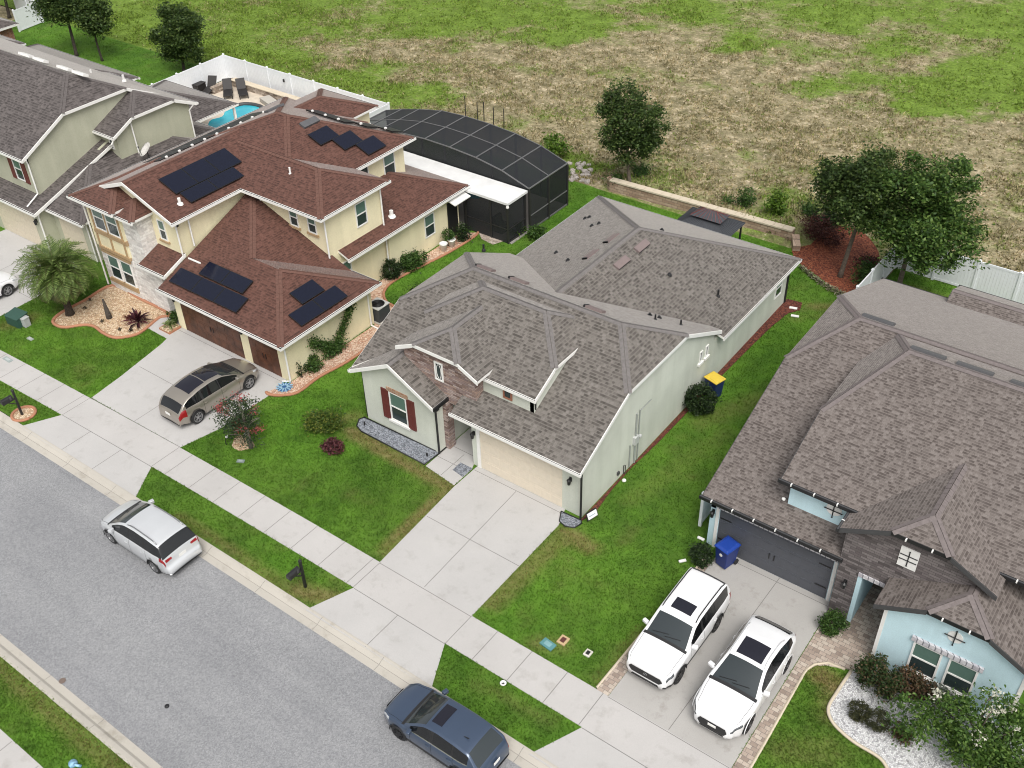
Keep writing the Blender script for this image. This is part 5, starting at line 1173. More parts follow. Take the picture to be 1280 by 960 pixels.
    # nose: grille, plate; tail: plate, bumper strip
    if d.get('grille'):
        gw, g0, g1, gx = d['grille']; mb = MB(); rows = 6; nose = [(z, x) for x, z in ctl[:5]]
        def xnose(z): return lerp_tab([(0, 0), nose[0]], z) if z <= nose[0][0] else np.interp(z, [q[0] for q in nose], [q[1] for q in nose])
        vs = []
        for j in range(rows + 1):
            z = g0 + (g1 - g0) * j / rows; ww = gw * (1 - .18 * abs(j / rows - .55) * 2)
            for k in range(9): y = -ww + 2 * ww * k / 8; vs.append((L / 2 + gx - xnose(z) - .05 * max(0, abs(y) / (W / 2) - .5), y, z))
        mb.add(vs, [(j * 9 + k, j * 9 + k + 1, (j + 1) * 9 + k + 1, (j + 1) * 9 + k) for j in range(rows) for k in range(8)]); gr = mb.build('grille', TRIMB, root, fix=True)
        mb = MB(); zz_ = g0 + (g1 - g0) * .66; ring = [(L / 2 + gx + .012 - xnose(zz_), .075 * math.cos(t), g0 + (g1 - g0) * .66 + .05 * math.sin(t)) for t in np.linspace(0, 2 * PI, 14)]; mb.tube(ring, .01, 5); mb.build('badge', CHROME, gr)
    if d.get('intake'):
        iw, i0, i1 = d['intake']; mb = MB(); mb.slab3([(L / 2 + .012, -iw, i0), (L / 2 + .012, iw, i0), (L / 2 + .012, iw * .9, i1), (L / 2 + .012, -iw * .9, i1)], (-.05, 0, 0)); mb.build('lower_intake', TRIMB, root, fix=True)
    for x_, y0_, y1_, z0_, z1_ in d.get('tailbox', []):
        for s_ in (-1, 1): mb = MB(); mb.slab3([(x_, s_ * y0_, z0_ + .02), (x_, s_ * y1_, z0_), (x_ + .04, s_ * y1_, z1_), (x_ + .04, s_ * y0_, z1_ - .01)], (.12, 0, 0)); mb.build('tail_light', TAIL, root, fix=True)
    if d.get('fplate'): mb = MB(); mb.box(L / 2 + d['fplate'][0], L / 2 + d['fplate'][0] + .015, -.15, .15, d['fplate'][1], d['fplate'][1] + .11); mb.build('number_plate', MT['white'], root)
    if d.get('rplate'): mb = MB(); mb.box(-L / 2 - d['rplate'][0] - .015, -L / 2 - d['rplate'][0], -.16, .16, d['rplate'][1], d['rplate'][1] + .14); mb.build('number_plate', MT['white'], root)
    for x in d.get('handles', []):
        s = sect(x)
        for sg_ in (-1, 1): mb = MB(); mb.tube([(X(x) + .09, sg_ * (s[5][0] + .0), s[5][1] - .02), (X(x) + .06, sg_ * (s[5][0] + .03), s[5][1] - .02), (X(x) - .06, sg_ * (s[5][0] + .03), s[5][1] - .02), (X(x) - .09, sg_ * s[5][0], s[5][1] - .02)], .014, 5); mb.build('door_handle', d.get('handlem', d['paint']), root, smooth=True)
    mb = MB(); x0 = d['top'][d['glass'][0]][0] + .06
    for y0, y1 in ((-.1, .5), (-.6, .02)): mb.beam((X(x0), y0, top(x0, abs(y0)) + .02), (X(x0 + .1), y1, top(x0 + .1, min(abs(y1), .5)) + .03), .02, .015)
    mb.build('wiper', TRIMB, root)
    root.location = (*loc, d.get('z', .02)); root.rotation_euler = (0, 0, rz); root.scale = (d.get('sc', 1),) * 3; return root
silver = paint('silver_paint', (.66, .675, .69), .35, .3); tanp = paint('pewter_paint', (.36, .325, .28), .6, .3); bluep = paint('slate_blue_paint', (.055, .082, .135), .35, .28); wht = paint('white_paint', (.78, .78, .785), 0, .3)
minivan = dict(L=4.5, W=1.82, H=1.66, paint=silver, r=.325, fo=.88, wb=2.72, roofw=.76, top=[(0, .5), (.02, .62), (.12, .76), (.42, .9), (.95, 1.06), (1.6, 1.45), (1.98, 1.6), (2.6, 1.66), (3.4, 1.65), (4.02, 1.57), (4.3, 1.12), (4.36, 1.0), (4.38, .72), (4.5, .66), (4.53, .52), (4.5, .36), (4.44, .28)],
    glass=(4, 6, 9, 10), belt=[(0, .6), (.4, .8), (1.0, .98), (4.5, 1.06)], w=[(0, .62), (.12, .8), (.45, .95), (1.2, 1.0), (3.6, 1.0), (4.25, .95), (4.44, .88), (4.5, .8)], bot=[(0, .26), (.5, .2), (4.0, .2), (4.5, .3)], side=(1.2, 4.28), pillars=[2.25, 3.2], head=(.5, 5, 6, .1), tail=(4.1, 5, 6, 4.37), doors=[1.32, 2.28, 3.3], hood=(.15, .9), mirror=1.35, rails=(2.15, 3.9, RIM), rplate=(-.115, .76), tailbox=[(-2.14, .46, .74, .93, 1.02)], wrap=11, handles=[2.1, 3.1], grille=(.42, .38, .56, .01), z=-.085, rw=[(0, 1), (3.3, 1), (4.4, .93)])
make_car('silver_minivan', 'silver minivan parked at the kerb facing away up the street', (-13.12, -11.05), PI, minivan)
wagon = dict(sc=.96, L=5.05, W=1.92, H=1.66, paint=tanp, r=.355, fo=.92, wb=3.2, roofw=.7, top=[(0, .5), (.02, .62), (.1, .76), (.4, .9), (1.15, 1.05), (1.7, 1.36), (2.25, 1.58), (2.9, 1.66), (3.6, 1.63), (4.3, 1.5), (4.62, 1.36), (4.93, 1.0), (5.0, .9), (5.03, .7), (5.05, .55), (5.03, .4), (5.0, .3)],
    glass=(4, 6, 10, 11), belt=[(0, .6), (.4, .82), (1.2, .98), (5.05, 1.08)], w=[(0, .55), (.1, .74), (.4, .9), (1.2, .99), (3.8, 1.0), (4.6, .92), (4.95, .82), (5.05, .74)], bot=[(0, .28), (.5, .2), (4.5, .2), (5.05, .32)], side=(1.5, 4.55), pillars=[2.55, 3.6], head=(.5, 5, 6, .1), tail=(4.62, 4, 6, 5.0), doors=[1.5, 2.55, 3.65], hood=(.15, 1.1), mirror=1.6, roof2=[(2.15, 3.05, .5), (3.1, 4.05, .52)], rplate=(.0, .72), handles=[2.4, 3.5], grille=(.36, .4, .64, .01), cr=[(0, 1.8), (1, 1.2), (5, 1.3)], spokes=5, wide=1, rw=[(0, 1), (3, 1), (4.8, .9)])
make_car('pewter_wagon', 'pewter grey wagon with dark glass roof on the cream house driveway', (-18.25, -3.5), PI / 2, wagon)
crossover = dict(sc=.935, L=4.58, W=1.86, H=1.66, paint=bluep, r=.35, fo=.92, wb=2.7, roofw=.73, top=[(0, .55), (.02, .72), (.12, .88), (.5, 1.0), (1.2, 1.09), (1.7, 1.4), (2.05, 1.58), (2.6, 1.66), (3.3, 1.64), (3.92, 1.56), (4.36, 1.14), (4.45, 1.02), (4.52, .9), (4.56, .7), (4.58, .55), (4.54, .4), (4.5, .32)],
    glass=(4, 6, 9, 10), belt=[(0, .68), (.4, .9), (1.2, 1.02), (4.58, 1.12)], w=[(0, .62), (.12, .8), (.5, .95), (1.2, 1.0), (3.6, 1.0), (4.2, .93), (4.5, .84), (4.58, .74)], bot=[(0, .3), (.5, .22), (4.1, .22), (4.58, .36)], side=(1.5, 3.95), pillars=[2.42, 3.32], head=(.5, 5, 6, .08), tail=(4.3, 5, 6, 4.53), doors=[1.5, 2.45, 3.4], hood=(.15, 1.15), mirror=1.55, sunroof=(2.15, 2.6, .42), belt_chrome=1, rplate=(.0, .8), handles=[2.3, 3.25], clad=1, rim=DRIM, grille=(.5, .42, .72, .01), z=-.085, rw=[(0, 1), (3, 1), (4.3, .93)], rearpale=1, mirrorm=bluep, spokes=7)
cr = make_car('blue_crossover', 'dark slate blue crossover parked at the kerb below the sage house driveway', (2.05, -11.05), PI, crossover)
mb = MB(); mb.slab3([(-1.15, .25, 1.64), (-1.32, .25, 1.64), (-1.38, .25, 1.72)], (0, .02, 0)); mb.build('roof_aerial', TRIMB, cr, fix=True)
boxy = dict(sc=.925, L=5.0, W=1.98, H=1.87, paint=wht, r=.395, fo=.93, wb=2.9, roofw=.78, top=[(0, .62), (.01, .85), (.1, 1.02), (.5, 1.12), (1.45, 1.2), (1.85, 1.52), (2.15, 1.76), (2.6, 1.86), (3.4, 1.88), (4.4, 1.86), (4.72, 1.8), (4.9, 1.25), (4.95, 1.1), (4.98, .9), (5.0, .7), (4.98, .5), (4.95, .38)],
    glass=(4, 6, 10, 11), belt=[(0, .8), (.3, 1.0), (1.4, 1.13), (5.0, 1.2)], w=[(0, .74), (.08, .86), (.35, .97), (1.2, 1.0), (4.2, 1.0), (4.8, .96), (5.0, .9)], bot=[(0, .34), (.5, .27), (4.5, .27), (5.0, .4)], side=(1.75, 4.65), pillars=[2.6, 3.55], head=(.42, 5, 6, .06), tail=(4.75, 4, 6, 4.97), doors=[1.65, 2.65, 3.65], hood=(.12, 1.35), mirror=1.75, sunroof=(2.45, 2.98, .42), rails=(2.35, 4.6, TRIMB), spoiler=(4.6, 4.8, .72, MT['dgrey']), handles=[2.5, 3.5], rim=DRIM, grille=(.72, .56, .86, .012), intake=(.58, .37, .47), headm=HEADD, clad=1, spokes=6, rr=.66)
make_car('white_boxy_suv', 'boxy white four wheel drive with black roof rails on the blue house driveway', (6.28, -3.2), -PI / 2, boxy)
coupe = dict(sc=.95, L=4.99, W=2.0, H=1.7, paint=wht, r=.39, fo=.93, wb=3.0, roofw=.7, top=[(0, .55), (.02, .72), (.12, .9), (.5, 1.02), (1.5, 1.12), (2.0, 1.42), (2.35, 1.6), (2.85, 1.69), (3.5, 1.66), (4.2, 1.52), (4.42, 1.45), (4.82, 1.14), (4.93, 1.08), (4.97, .9), (4.99, .7), (4.96, .5), (4.92, .38)],
    glass=(4, 6, 10, 11), belt=[(0, .72), (.4, .94), (1.4, 1.06), (4.99, 1.14)], w=[(0, .56), (.1, .74), (.45, .93), (1.2, 1.0), (3.9, 1.0), (4.55, .93), (4.88, .8), (4.99, .68)], bot=[(0, .3), (.5, .22), (4.5, .22), (4.99, .36)], side=(1.85, 4.35), pillars=[2.75, 3.65], head=(.45, 5, 6, .06), tail=(4.7, 5, 6, 4.96), doors=[1.7, 2.75, 3.75], hood=(.15, 1.4), mirror=1.85, sunroof=(2.5, 3.3, .48), rails=(2.4, 4.0, wht), handles=[2.6, 3.55], rim=DRIM, grille=(.56, .42, .74, .012), intake=(.46, .34, .4), headm=HEADD, fplate=(.02, .6), spokes=5, arch=0, rw=[(0, 1), (3, 1), (4.8, .92)])
make_car('white_coupe_suv', 'white sloping roof crossover with large square sunroof beside the paver border', (9.02, -3.55), -PI / 2, coupe)
sedan = dict(L=4.7, W=1.8, H=1.45, paint=wht, r=.33, fo=.9, wb=2.75, roofw=.68, top=[(0, .5), (.02, .62), (.12, .74), (.45, .84), (1.3, .95), (1.9, 1.27), (2.25, 1.4), (2.7, 1.45), (3.3, 1.42), (3.6, 1.36), (4.15, 1.08), (4.55, 1.04), (4.65, .96), (4.69, .7), (4.7, .5), (4.68, .35)],
    glass=(4, 6, 9, 10), belt=[(0, .58), (.4, .78), (1.3, .89), (4.7, .98)], w=[(0, .6), (.12, .78), (.45, .93), (1.2, 1.0), (3.8, 1.0), (4.4, .92), (4.7, .8)], bot=[(0, .25), (.5, .18), (4.3, .18), (4.7, .3)], side=(1.6, 3.85), pillars=[2.65], head=(.45, 5, 6, .08), tail=(4.4, 5, 6, 4.66), doors=[1.5, 2.65], hood=(.15, 1.25), mirror=1.65, handles=[2.5], grille=(.4, .3, .55, .01))
make_car('white_sedan', 'white sedan half hidden by the palm at the left edge', (-35.2, -5.35), PI / 2, sedan)
# ================================================================ plants
def leaf_cloud(pts, size, aspect=.5, up=.35, jit=.35):
    n = len(pts); d = RNG.normal(0, 1, (n, 3)); d[:, 2] = np.abs(d[:, 2]) * .6 - .15; d /= np.linalg.norm(d, axis=1)[:, None]
    nn = RNG.normal(0, 1, (n, 3)); nn[:, 2] += up * 3; s = np.cross(d, nn); s /= np.linalg.norm(s, axis=1)[:, None] + 1e-9
    sz = size * RNG.uniform(1 - jit, 1 + jit, n)[:, None]; a = pts - d * sz * .5; b = pts + d * sz * .5; w = s * sz * aspect * .5; nl = np.cross(s, d) * sz * .12
    return np.stack([a, pts + w + nl, b, pts - w + nl], 1).reshape(-1, 3)
def crown_points(ell, n, clumps, spread, hollow=.55, flat=None):
    """leaf positions: clumps spread through the crown's volume, more towards the outside"""
    out = []; tot = sum(e[3] * e[4] * e[5] for e in ell)
    for cx, cy, cz, rx, ry, rz in ell:
        fr = rx * ry * rz / tot; k = max(4, int(clumps * fr)); d = RNG.normal(0, 1, (k, 3)); d /= np.linalg.norm(d, axis=1)[:, None]
        rr = (hollow + (1 - hollow) * RNG.uniform(0, 1, k) ** .6) * RNG.uniform(.82, 1.08, k); c = d * rr[:, None] * np.array([rx, ry, rz]) + np.array([cx, cy, cz])
        m = RNG.integers(0, k, int(n * fr)); s = spread * RNG.uniform(.6, 1.4, k)
        out.append(c[m] + RNG.normal(0, 1, (len(m), 3)) * s[m][:, None] * np.array([1, 1, .75]))
        lastc = c
    return np.concatenate(out), lastc
def foliage(name, pts, size, mat, parent=None, aspect=.5, up=.35):
    V = leaf_cloud(pts, size, aspect, up); return np_mesh(name, V, np.arange(len(V)).reshape(-1, 4), mat, parent)
BARK = plain('grey_bark', (.14, .11, .085), .9, var=.25, scale=8, bumpy=.6)
BARKD = plain('dark_bark', (.06, .048, .038), .9, var=.25, scale=8, bumpy=.6)
OAK = leafmat('oak_leaves', [(0, (.024, .046, .011)), (.5, (.042, .08, .017)), (.82, (.078, .125, .028)), (1, (.14, .19, .055))])
OAKL = leafmat('bright_oak_leaves', [(0, (.024, .056, .011)), (.5, (.052, .112, .019)), (.8, (.1, .175, .034)), (1, (.19, .27, .075))])
SHRUB = leafmat('dark_shrub_leaves', [(0, (.008, .018, .006)), (.6, (.02, .042, .012)), (1, (.06, .1, .03))])
SHRUBL = leafmat('green_shrub_leaves', [(0, (.02, .05, .01)), (.6, (.05, .11, .02)), (1, (.12, .2, .05))])
LIME = leafmat('lime_leaves', [(0, (.04, .09, .01)), (.6, (.1, .19, .02)), (1, (.2, .3, .05))])
RUST = leafmat('rusty_hedge_leaves', [(0, (.03, .045, .015)), (.5, (.09, .06, .035)), (1, (.18, .1, .06))])
MAROON = leafmat('maroon_leaves', [(0, (.035, .01, .014)), (.6, (.1, .025, .035)), (1, (.22, .09, .09))])
WINE = leafmat('wine_red_twigs', [(0, (.05, .014, .014)), (.6, (.1, .035, .03)), (1, (.16, .07, .05))])
PINKF = leafmat('pink_flowers', [(0, (.32, .05, .06)), (1, (.5, .14, .14))])
WHITEF = leafmat('white_flowers', [(0, (.62, .6, .5)), (1, (.82, .8, .74))])
STRAWL = leafmat('straw_leaves', [(0, (.2, .17, .09)), (1, (.42, .36, .22))])
def limbs(root, base, top, r0, targets, mat, name='trunk', fork=.55, bendy=.25):
    mb = MB(); b = Vector(base); t = Vector(top); mid = b.lerp(t, .5) + Vector((random.uniform(-1, 1), random.uniform(-1, 1), 0)) * bendy * .4
    pts = [Vector(p) for p in smooth_loop([tuple(b), tuple(mid), tuple(t)], 5, False)]
    mb.tube([pts[0] - Vector((0, 0, .05))] + pts[1:], [r0 * 1.35] + [r0 * (1 - .55 * i / len(pts)) for i in range(1, len(pts))], 9)
    for q in targets:
        q = Vector(q); s = pts[int(len(pts) * random.uniform(fork, .95))]; m = s.lerp(q, .5) + Vector((random.uniform(-.2, .2), random.uniform(-.2, .2), .25))
        c = [Vector(p) for p in smooth_loop([tuple(s), tuple(m), tuple(q)], 4, False)]; mb.tube(c, [r0 * .42 * (1 - .8 * i / len(c)) for i in range(len(c))], 6)
    return mb.build(name, mat, root, smooth=True)
def tree(name, label, px, trunk_h, ell, n, clumps, spread, leaf, mat, r0=.13, bark=None, group=None, cat='tree', lean=(0, 0), hollow=.5, aspect=.5, z=0.0, loc=None, nl=9):
    x, y = loc if loc else P(*px); root = tag(empty(name, (x, y, z)), label, cat, group)
    pts, c = crown_points(ell, n, clumps, spread, hollow); foliage('crown', pts, leaf, mat, root, aspect)
    al = np.concatenate([pts[RNG.integers(0, len(pts), nl)]]); tg = [tuple(p) for p in al]
    e = ell[0]; limbs(root, (0, 0, 0), (e[0] + lean[0], e[1] + lean[1], max(trunk_h, e[2] - e[5] * .3)), r0, tg, bark or BARK); return root
# big trees behind the houses
tree('round_tree', 'round dark green tree standing alone at the end of the retaining wall', (787, 240), 1.7, [(-.45, .2, 3.6, 2.1, 2.0, 2.0), (-.7, .2, 4.9, 1.5, 1.4, 1.1), (.45, .1, 3.2, 1.3, 1.3, 1.1)], 17000, 85, .25, .18, OAK, .12, hollow=.35, nl=12, z=.5)
tree('shade_tree', 'dark green leafy tree rooted in the red mulch bed', (1050, 346), 2.6, [(.2, .2, 5.0, 2.3, 2.3, 2.3), (-.7, .3, 4.5, 1.8, 1.7, 1.5), (.7, .6, 6.3, 1.7, 1.5, 1.1)], 18000, 85, .27, .19, OAK, .14, hollow=.3, nl=12, lean=(.2, .2))
tree('shade_tree', 'broad bright green tree inside the corner of the white fence', (1121, 366), 2.3, [(.1, .2, 4.7, 2.9, 2.7, 2.5), (1.4, -.2, 4.2, 2.3, 2.1, 1.8), (-1.0, .3, 4.2, 1.9, 1.8, 1.6), (.3, .4, 6.6, 2.0, 1.8, 1.2), (.9, -.9, 3.3, 1.6, 1.3, .9)], 31000, 140, .28, .19, OAKL, .15, hollow=.3, nl=14)
G = 'trees on the grass behind the houses'
tree('oak_tree', 'dense oak at the top of the photo just left of the pool fence', (230, 88), 1.3, [(.2, .2, 2.9, 2.1, 2.0, 1.9), (-.4, 0, 1.9, 1.5, 1.5, 1.0), (1.0, .2, 2.2, 1.6, 1.5, 1.2), (.2, .2, 4.3, 1.4, 1.2, 1.1)], 15000, 110, .27, .21, OAK, .13, BARKD, G, hollow=.3)
tree('oak_tree', 'leaning oak on bright lawn, with its long bare dark trunk showing', (96, 70), 2.6, [(-.5, .3, 4.7, 2.2, 2.0, 1.8), (-1.3, 0, 3.8, 1.5, 1.5, 1.2), (.5, .3, 3.9, 1.4, 1.4, 1.2)], 11000, 120, .34, .22, OAK, .15, BARKD, G, hollow=.3, lean=(0, .1))
tree('oak_tree', 'smaller thin-trunked oak just right of the leaning one', (128, 76), 2.1, [(0, .1, 3.6, 1.6, 1.6, 1.4), (-.5, .1, 4.5, 1.2, 1.2, .9), (.4, 0, 3.0, 1.2, 1.2, .9)], 8000, 90, .32, .22, OAK, .1, BARKD, G, hollow=.3)
tree('oak_tree', 'oak in the top left corner above the far roof corner', (12, 22), 2.4, [(0, .3, 4.0, 2.2, 2.0, 1.8), (-1.5, .2, 4.6, 1.8, 1.8, 1.5), (1.2, .2, 3.6, 1.3, 1.3, 1.2)], 9000, 100, .36, .24, OAK, .15, BARKD, G, hollow=.3)
# palm in front of the cream house
px_, py_ = P(88, 393); palm = tag(empty('palm_tree', (px_, py_, 0)), 'feathery date palm beside the gravel planting bed', 'palm tree')
PALM = leafmat('palm_leaflets', [(0, (.06, .1, .022)), (.6, (.115, .175, .04)), (1, (.22, .29, .09))], .3)
PALMD = leafmat('old_palm_leaflets', [(0, (.07, .085, .03)), (.6, (.13, .135, .05)), (1, (.2, .19, .08))], .25)
mb = MB(); mb.tube([(0, 0, -.05), (0, 0, .25), (-.05, .03, .9), (-.08, .06, 1.7), (-.1, .08, 2.45)], [.27, .2, .17, .18, .24], 12); mb.build('trunk', plain('palm_trunk', (.05, .036, .026), .95, var=.4, scale=14, bumpy=.8), palm, smooth=True)
NF = 100
for i in range(NF):
    az = i * 2.39996 + random.uniform(-.1, .1); u = i / NF; el = math.radians(87 - 108 * u ** .9); Lf = random.uniform(2.2, 2.6) * (.8 + .25 * math.sin(PI * min(1, u + .15)))
    ca, sa = math.cos(az), math.sin(az); p = Vector((-.1, .08, 2.45)); rib = [p.copy()]; e = el; st = Lf / 12
    for k in range(12):
        p = p + Vector((ca * math.cos(e), sa * math.cos(e), math.sin(e))) * st; e -= .085 + .02 * k * (.5 + .5 * math.cos(el)); rib.append(p.copy())
    Vv = []; 
    for k in range(1, 13):
        for q in (0, .33, .66):
            a = rib[k - 1].lerp(rib[k], q); t = (rib[k] - rib[k - 1]).normalized(); sd = t.cross(Vector((0, 0, 1))); sd = sd.normalized() if sd.length > .05 else Vector((-sa, ca, 0)); upv = sd.cross(t)
            ll = .56 * math.sin(PI * min(1, (k + q) / 13.5 + .1)) + .06
            for s in (-1, 1):
                tip = a + (sd * s * .8 + t * .65 + upv * random.uniform(.0, .35) + Vector((0, 0, -.12))) * ll; wv = t * .026; m_ = a.lerp(tip, .5)
                Vv += [a[:], (m_ + wv)[:], tip[:], (m_ - wv)[:]]
    f = np_mesh('frond', np.array(Vv), np.arange(len(Vv)).reshape(-1, 4), PALM if u < .72 else PALMD, palm)
    mb = MB(); mb.tube([tuple(v) for v in rib], [.022 * (1 - .85 * k / 12) for k in range(13)], 4); mb.build('rib', PALMD, f)
# crape myrtles
cx_, cy_ = P(314, 560); cm_ = tag(empty('crape_myrtle', (cx_, cy_, 0)), 'slender crape myrtle with pink flowers on the lawn by the pewter wagon', 'tree')
mb = MB(); mb.tube([(0, 0, -.05), (-.03, .03, .8), (-.14, .08, 1.7), (-.34, .1, 2.7)], [.11, .09, .07, .035], 8)
for k in range(9):
    a = random.uniform(0, 2 * PI); z0 = random.uniform(.5, 1.7); mb.tube([(-.05, .05, z0), (.35 * math.cos(a) - .1, .35 * math.sin(a), z0 + .4), (.8 * math.cos(a) - .15, .8 * math.sin(a), z0 + .65)], [.025, .018, .008], 5)
mb.build('trunk', plain('pale_smooth_bark', (.2, .17, .15), .7, var=.3, scale=7), cm_, smooth=True)
pt, _ = crown_points([(-.3, .0, 1.75, 1.0, .95, .9), (-.25, -.1, 1.0, .8, .75, .6)], 3800, 70, .18, .3); foliage('crown', pt, .1, leafmat('crape_leaves', [(0, (.02, .04, .02)), (.6, (.045, .075, .03)), (1, (.1, .13, .06))]), cm_)
pt, _ = crown_points([(-.75, -.35, 2.15, .35, .3, .3), (.15, .45, 1.9, .3, .2, .2), (-.2, -.2, 1.3, .4, .35, .35), (.35, .3, 1.2, .3, .25, .3), (-.5, .3, 2.5, .3, .25, .2)], 800, 26, .1, .2); foliage('blossom', pt, .08, PINKF, cm_)
cw = tag(empty('crape_myrtle', (*P(1205, 945), 0)), 'large light green crape myrtle with white blossoms below the blue house windows', 'tree')
E_ = [(0, 0, 1.35, 1.35, 1.15, .95), (-1.35, -.2, 1.0, 1.05, .9, .8), (1.2, .2, 1.35, 1.1, 1.0, .9), (.3, .45, 2.1, 1.0, .7, .6), (1.9, -.5, 1.1, 1.1, 1.0, .8), (.7, -.8, 1.2, 1.0, .8, .8)]
pt, _ = crown_points(E_, 10500, 170, .17, .3); foliage('crown', pt, .13, leafmat('light_crape_leaves', [(0, (.03, .075, .012)), (.55, (.075, .15, .025)), (1, (.16, .25, .06))], .35), cw)
pt, _ = crown_points([(.25, .75, 2.5, .22, .2, .2), (.55, .8, 2.35, .2, .2, .2), (-1.45, .35, 1.75, .25, .2, .2), (.35, .3, 2.2, .3, .25, .2), (1.9, .75, 1.7, .3, .3, .25), (.15, -.65, 1.95, .2, .2, .15), (.9, .1, 2.2, .15, .15, .15)], 560, 24, .08, .2); foliage('blossom', pt, .1, WHITEF, cw)
limbs(cw, (0, 0, 0), (.1, .1, 1.4), .07, [tuple(p) for p in pt[::50]], BARK, fork=.15)
# shrubs
def shrub(name, label, loc, ell, n, clumps, spread, leaf, mat, group=None, cat='shrub', aspect=.5, hollow=.55, z=0.0, stem=.03):
    r = tag(empty(name, (loc[0], loc[1], z)), label, cat, group); pt, _ = crown_points(ell, n, clumps, spread, hollow); pt[:, 2] = np.maximum(pt[:, 2], .03); foliage('foliage', pt, leaf, mat, r, aspect)
    mb = MB(); zt = max(e[2] for e in ell)
    for k in range(5): e = random.choice(ell); mb.tube([(random.uniform(-.05, .05), random.uniform(-.05, .05), -.03), (e[0] * .5, e[1] * .5, e[2] * .5), (e[0] + random.uniform(-.2, .2) * e[3], e[1] + random.uniform(-.2, .2) * e[4], e[2])], [stem, stem * .8, stem * .4], 5)
    mb.build('stem', BARKD, r); return r
x, y = P(872, 512); shrub('round_shrub', 'round dark shrub against the sage wall in front of the yellow lidded bin', (x + .05, y + .05), [(0, 0, .62, .72, .72, .62)], 5200, 130, .09, .1, SHRUB, hollow=.75)
shrub('round_shrub', 'dark clipped shrub beside the blue bin', (P(873, 706)[0], P(873, 706)[1] + .15), [(0, 0, .42, .42, .42, .42)], 2600, 80, .07, .08, SHRUB, hollow=.75)
shrub('round_shrub', 'small round green shrub at the foot of the dark stone column', (10.5, .42), [(0, 0, .42, .42, .4, .42)], 2800, 80, .07, .08, SHRUBL, hollow=.75)
hx, hy = P(1098, 885, .3)
shrub('clipped_hedge', 'large clipped hedge of green and rusty leaves under the blue wall corner', (12.45, -.95), [(0, 0, .62, .52, .55, .58), (.55, -.1, .6, .5, .5, .5)], 4200, 110, .1, .1, leafmat('mixed_hedge_leaves', [(0, (.015, .035, .01)), (.5, (.035, .07, .016)), (.8, (.09, .075, .035)), (1, (.15, .1, .06))]), hollow=.6)
shrub('clipped_hedge', 'rusty brown hedge below the left window of the blue house', (13.55, -.62), [(0, 0, .58, .5, .4, .5), (.5, .05, .5, .4, .35, .42)], 3000, 90, .09, .1, RUST, hollow=.6)
dk = leafmat('olive_ball_leaves', [(0, (.02, .026, .012)), (.6, (.05, .055, .022)), (1, (.1, .1, .045))])
x, y = P(1073, 893, .15); shrub('ball_shrub', 'smaller grey green ball shrub on the white gravel', (x, y), [(0, 0, .32, .33, .33, .33)], 2000, 60, .05, .06, dk, 'ball shrubs on white gravel', hollow=.8)
x, y = P(1095, 905, .1); shrub('ball_shrub', 'larger olive ball shrub on the white gravel', (x, y), [(0, 0, .38, .38, .38, .38)], 2400, 70, .05, .06, dk, 'ball shrubs on white gravel', hollow=.8)
x, y = P(1128, 918, .1); shrub('small_shrub', 'low brownish plant between the ball shrub and the white crape myrtle', (x, y), [(0, 0, .25, .3, .3, .25)], 900, 30, .08, .08, RUST)
shrub('hedge_plant', 'grey leaved plant under the right window of the blue house', (14.6, -.5), [(0, 0, .5, .4, .3, .4)], 900, 30, .1, .1, leafmat('grey_leaves', [(0, (.06, .075, .06)), (1, (.18, .2, .18))]))
x, y = P(417, 562); shrub('maroon_shrub', 'low maroon shrub on the lawn in front of the sage house', (x, y), [(0, 0, .2, .5, .4, .22)], 1400, 45, .08, .1, MAROON, hollow=.5)
x, y = P(408, 538); shrub('leafy_bush', 'loose yellow green bush on the lawn left of the grey gravel', (x, y), [(0, 0, .45, .6, .55, .4), (-.5, -.2, .4, .55, .5, .35), (.35, .2, .6, .4, .4, .35)], 2600, 70, .16, .12, leafmat('yellow_green_leaves', [(0, (.03, .07, .01)), (.6, (.09, .14, .02)), (1, (.2, .22, .04))]), hollow=.3)
x, y = P(490, 350); shrub('dark_shrub', 'dark rounded shrub at the foot of the white downspout', (x - .1, y + .15), [(0, 0, .55, .5, .5, .55)], 3000, 90, .08, .09, SHRUB, hollow=.7)
x, y = P(505, 342); shrub('leafy_shrub', 'long green hedge shrub along the cream wall', (x, y + .5), [(0, 0, .5, .55, .6, .5), (.05, .6, .45, .45, .55, .45)], 2600, 80, .12, .12, SHRUBL, hollow=.5)
x, y = P(393, 462); shrub('leafy_shrub', 'small leafy shrub in the side bed near the blue mosaic', (x - .05, y), [(0, 0, .35, .38, .38, .35)], 900, 30, .1, .12, SHRUBL)
x, y = P(378, 472); shrub('thin_plant', 'sparse dark thin plant beside the cream wall downspout', (x, y), [(0, 0, .45, .25, .2, .4)], 160, 14, .06, .1, SHRUB, stem=.02)
# climber trained on the cream side wall in a V
vr = tag(empty('climbing_vine', (-16.05, 2.2, 0)), 'green climber trained in a V on the cream side wall', 'vine')
q = []; 
for t in np.linspace(0, 1, 60):
    for (ax, az) in ((1.55, 2.15), (-1.35, 1.6)): q.append((.08, .1 + ax * t, .35 + (az - .35) * t))
q = np.array(q); q = np.concatenate([q[RNG.integers(0, len(q), 2000)] + RNG.normal(0, 1, (2000, 3)) * np.array([.06, .14, .16]), RNG.normal(0, 1, (1100, 3)) * np.array([.08, .32, .22]) + np.array([.12, .1, .4])]); q[:, 0] = np.abs(q[:, 0]) + .02
foliage('foliage', q, .12, SHRUBL, vr); mb = MB(); mb.tube([(.05, .1, 0), (.06, .1, .4), (.06, 1.6, 2.0)], [.035, .03, .01], 5); mb.tube([(.06, .1, .35), (.06, -1.2, 1.5)], [.03, .01], 5); mb.build('stem', BARKD, vr)
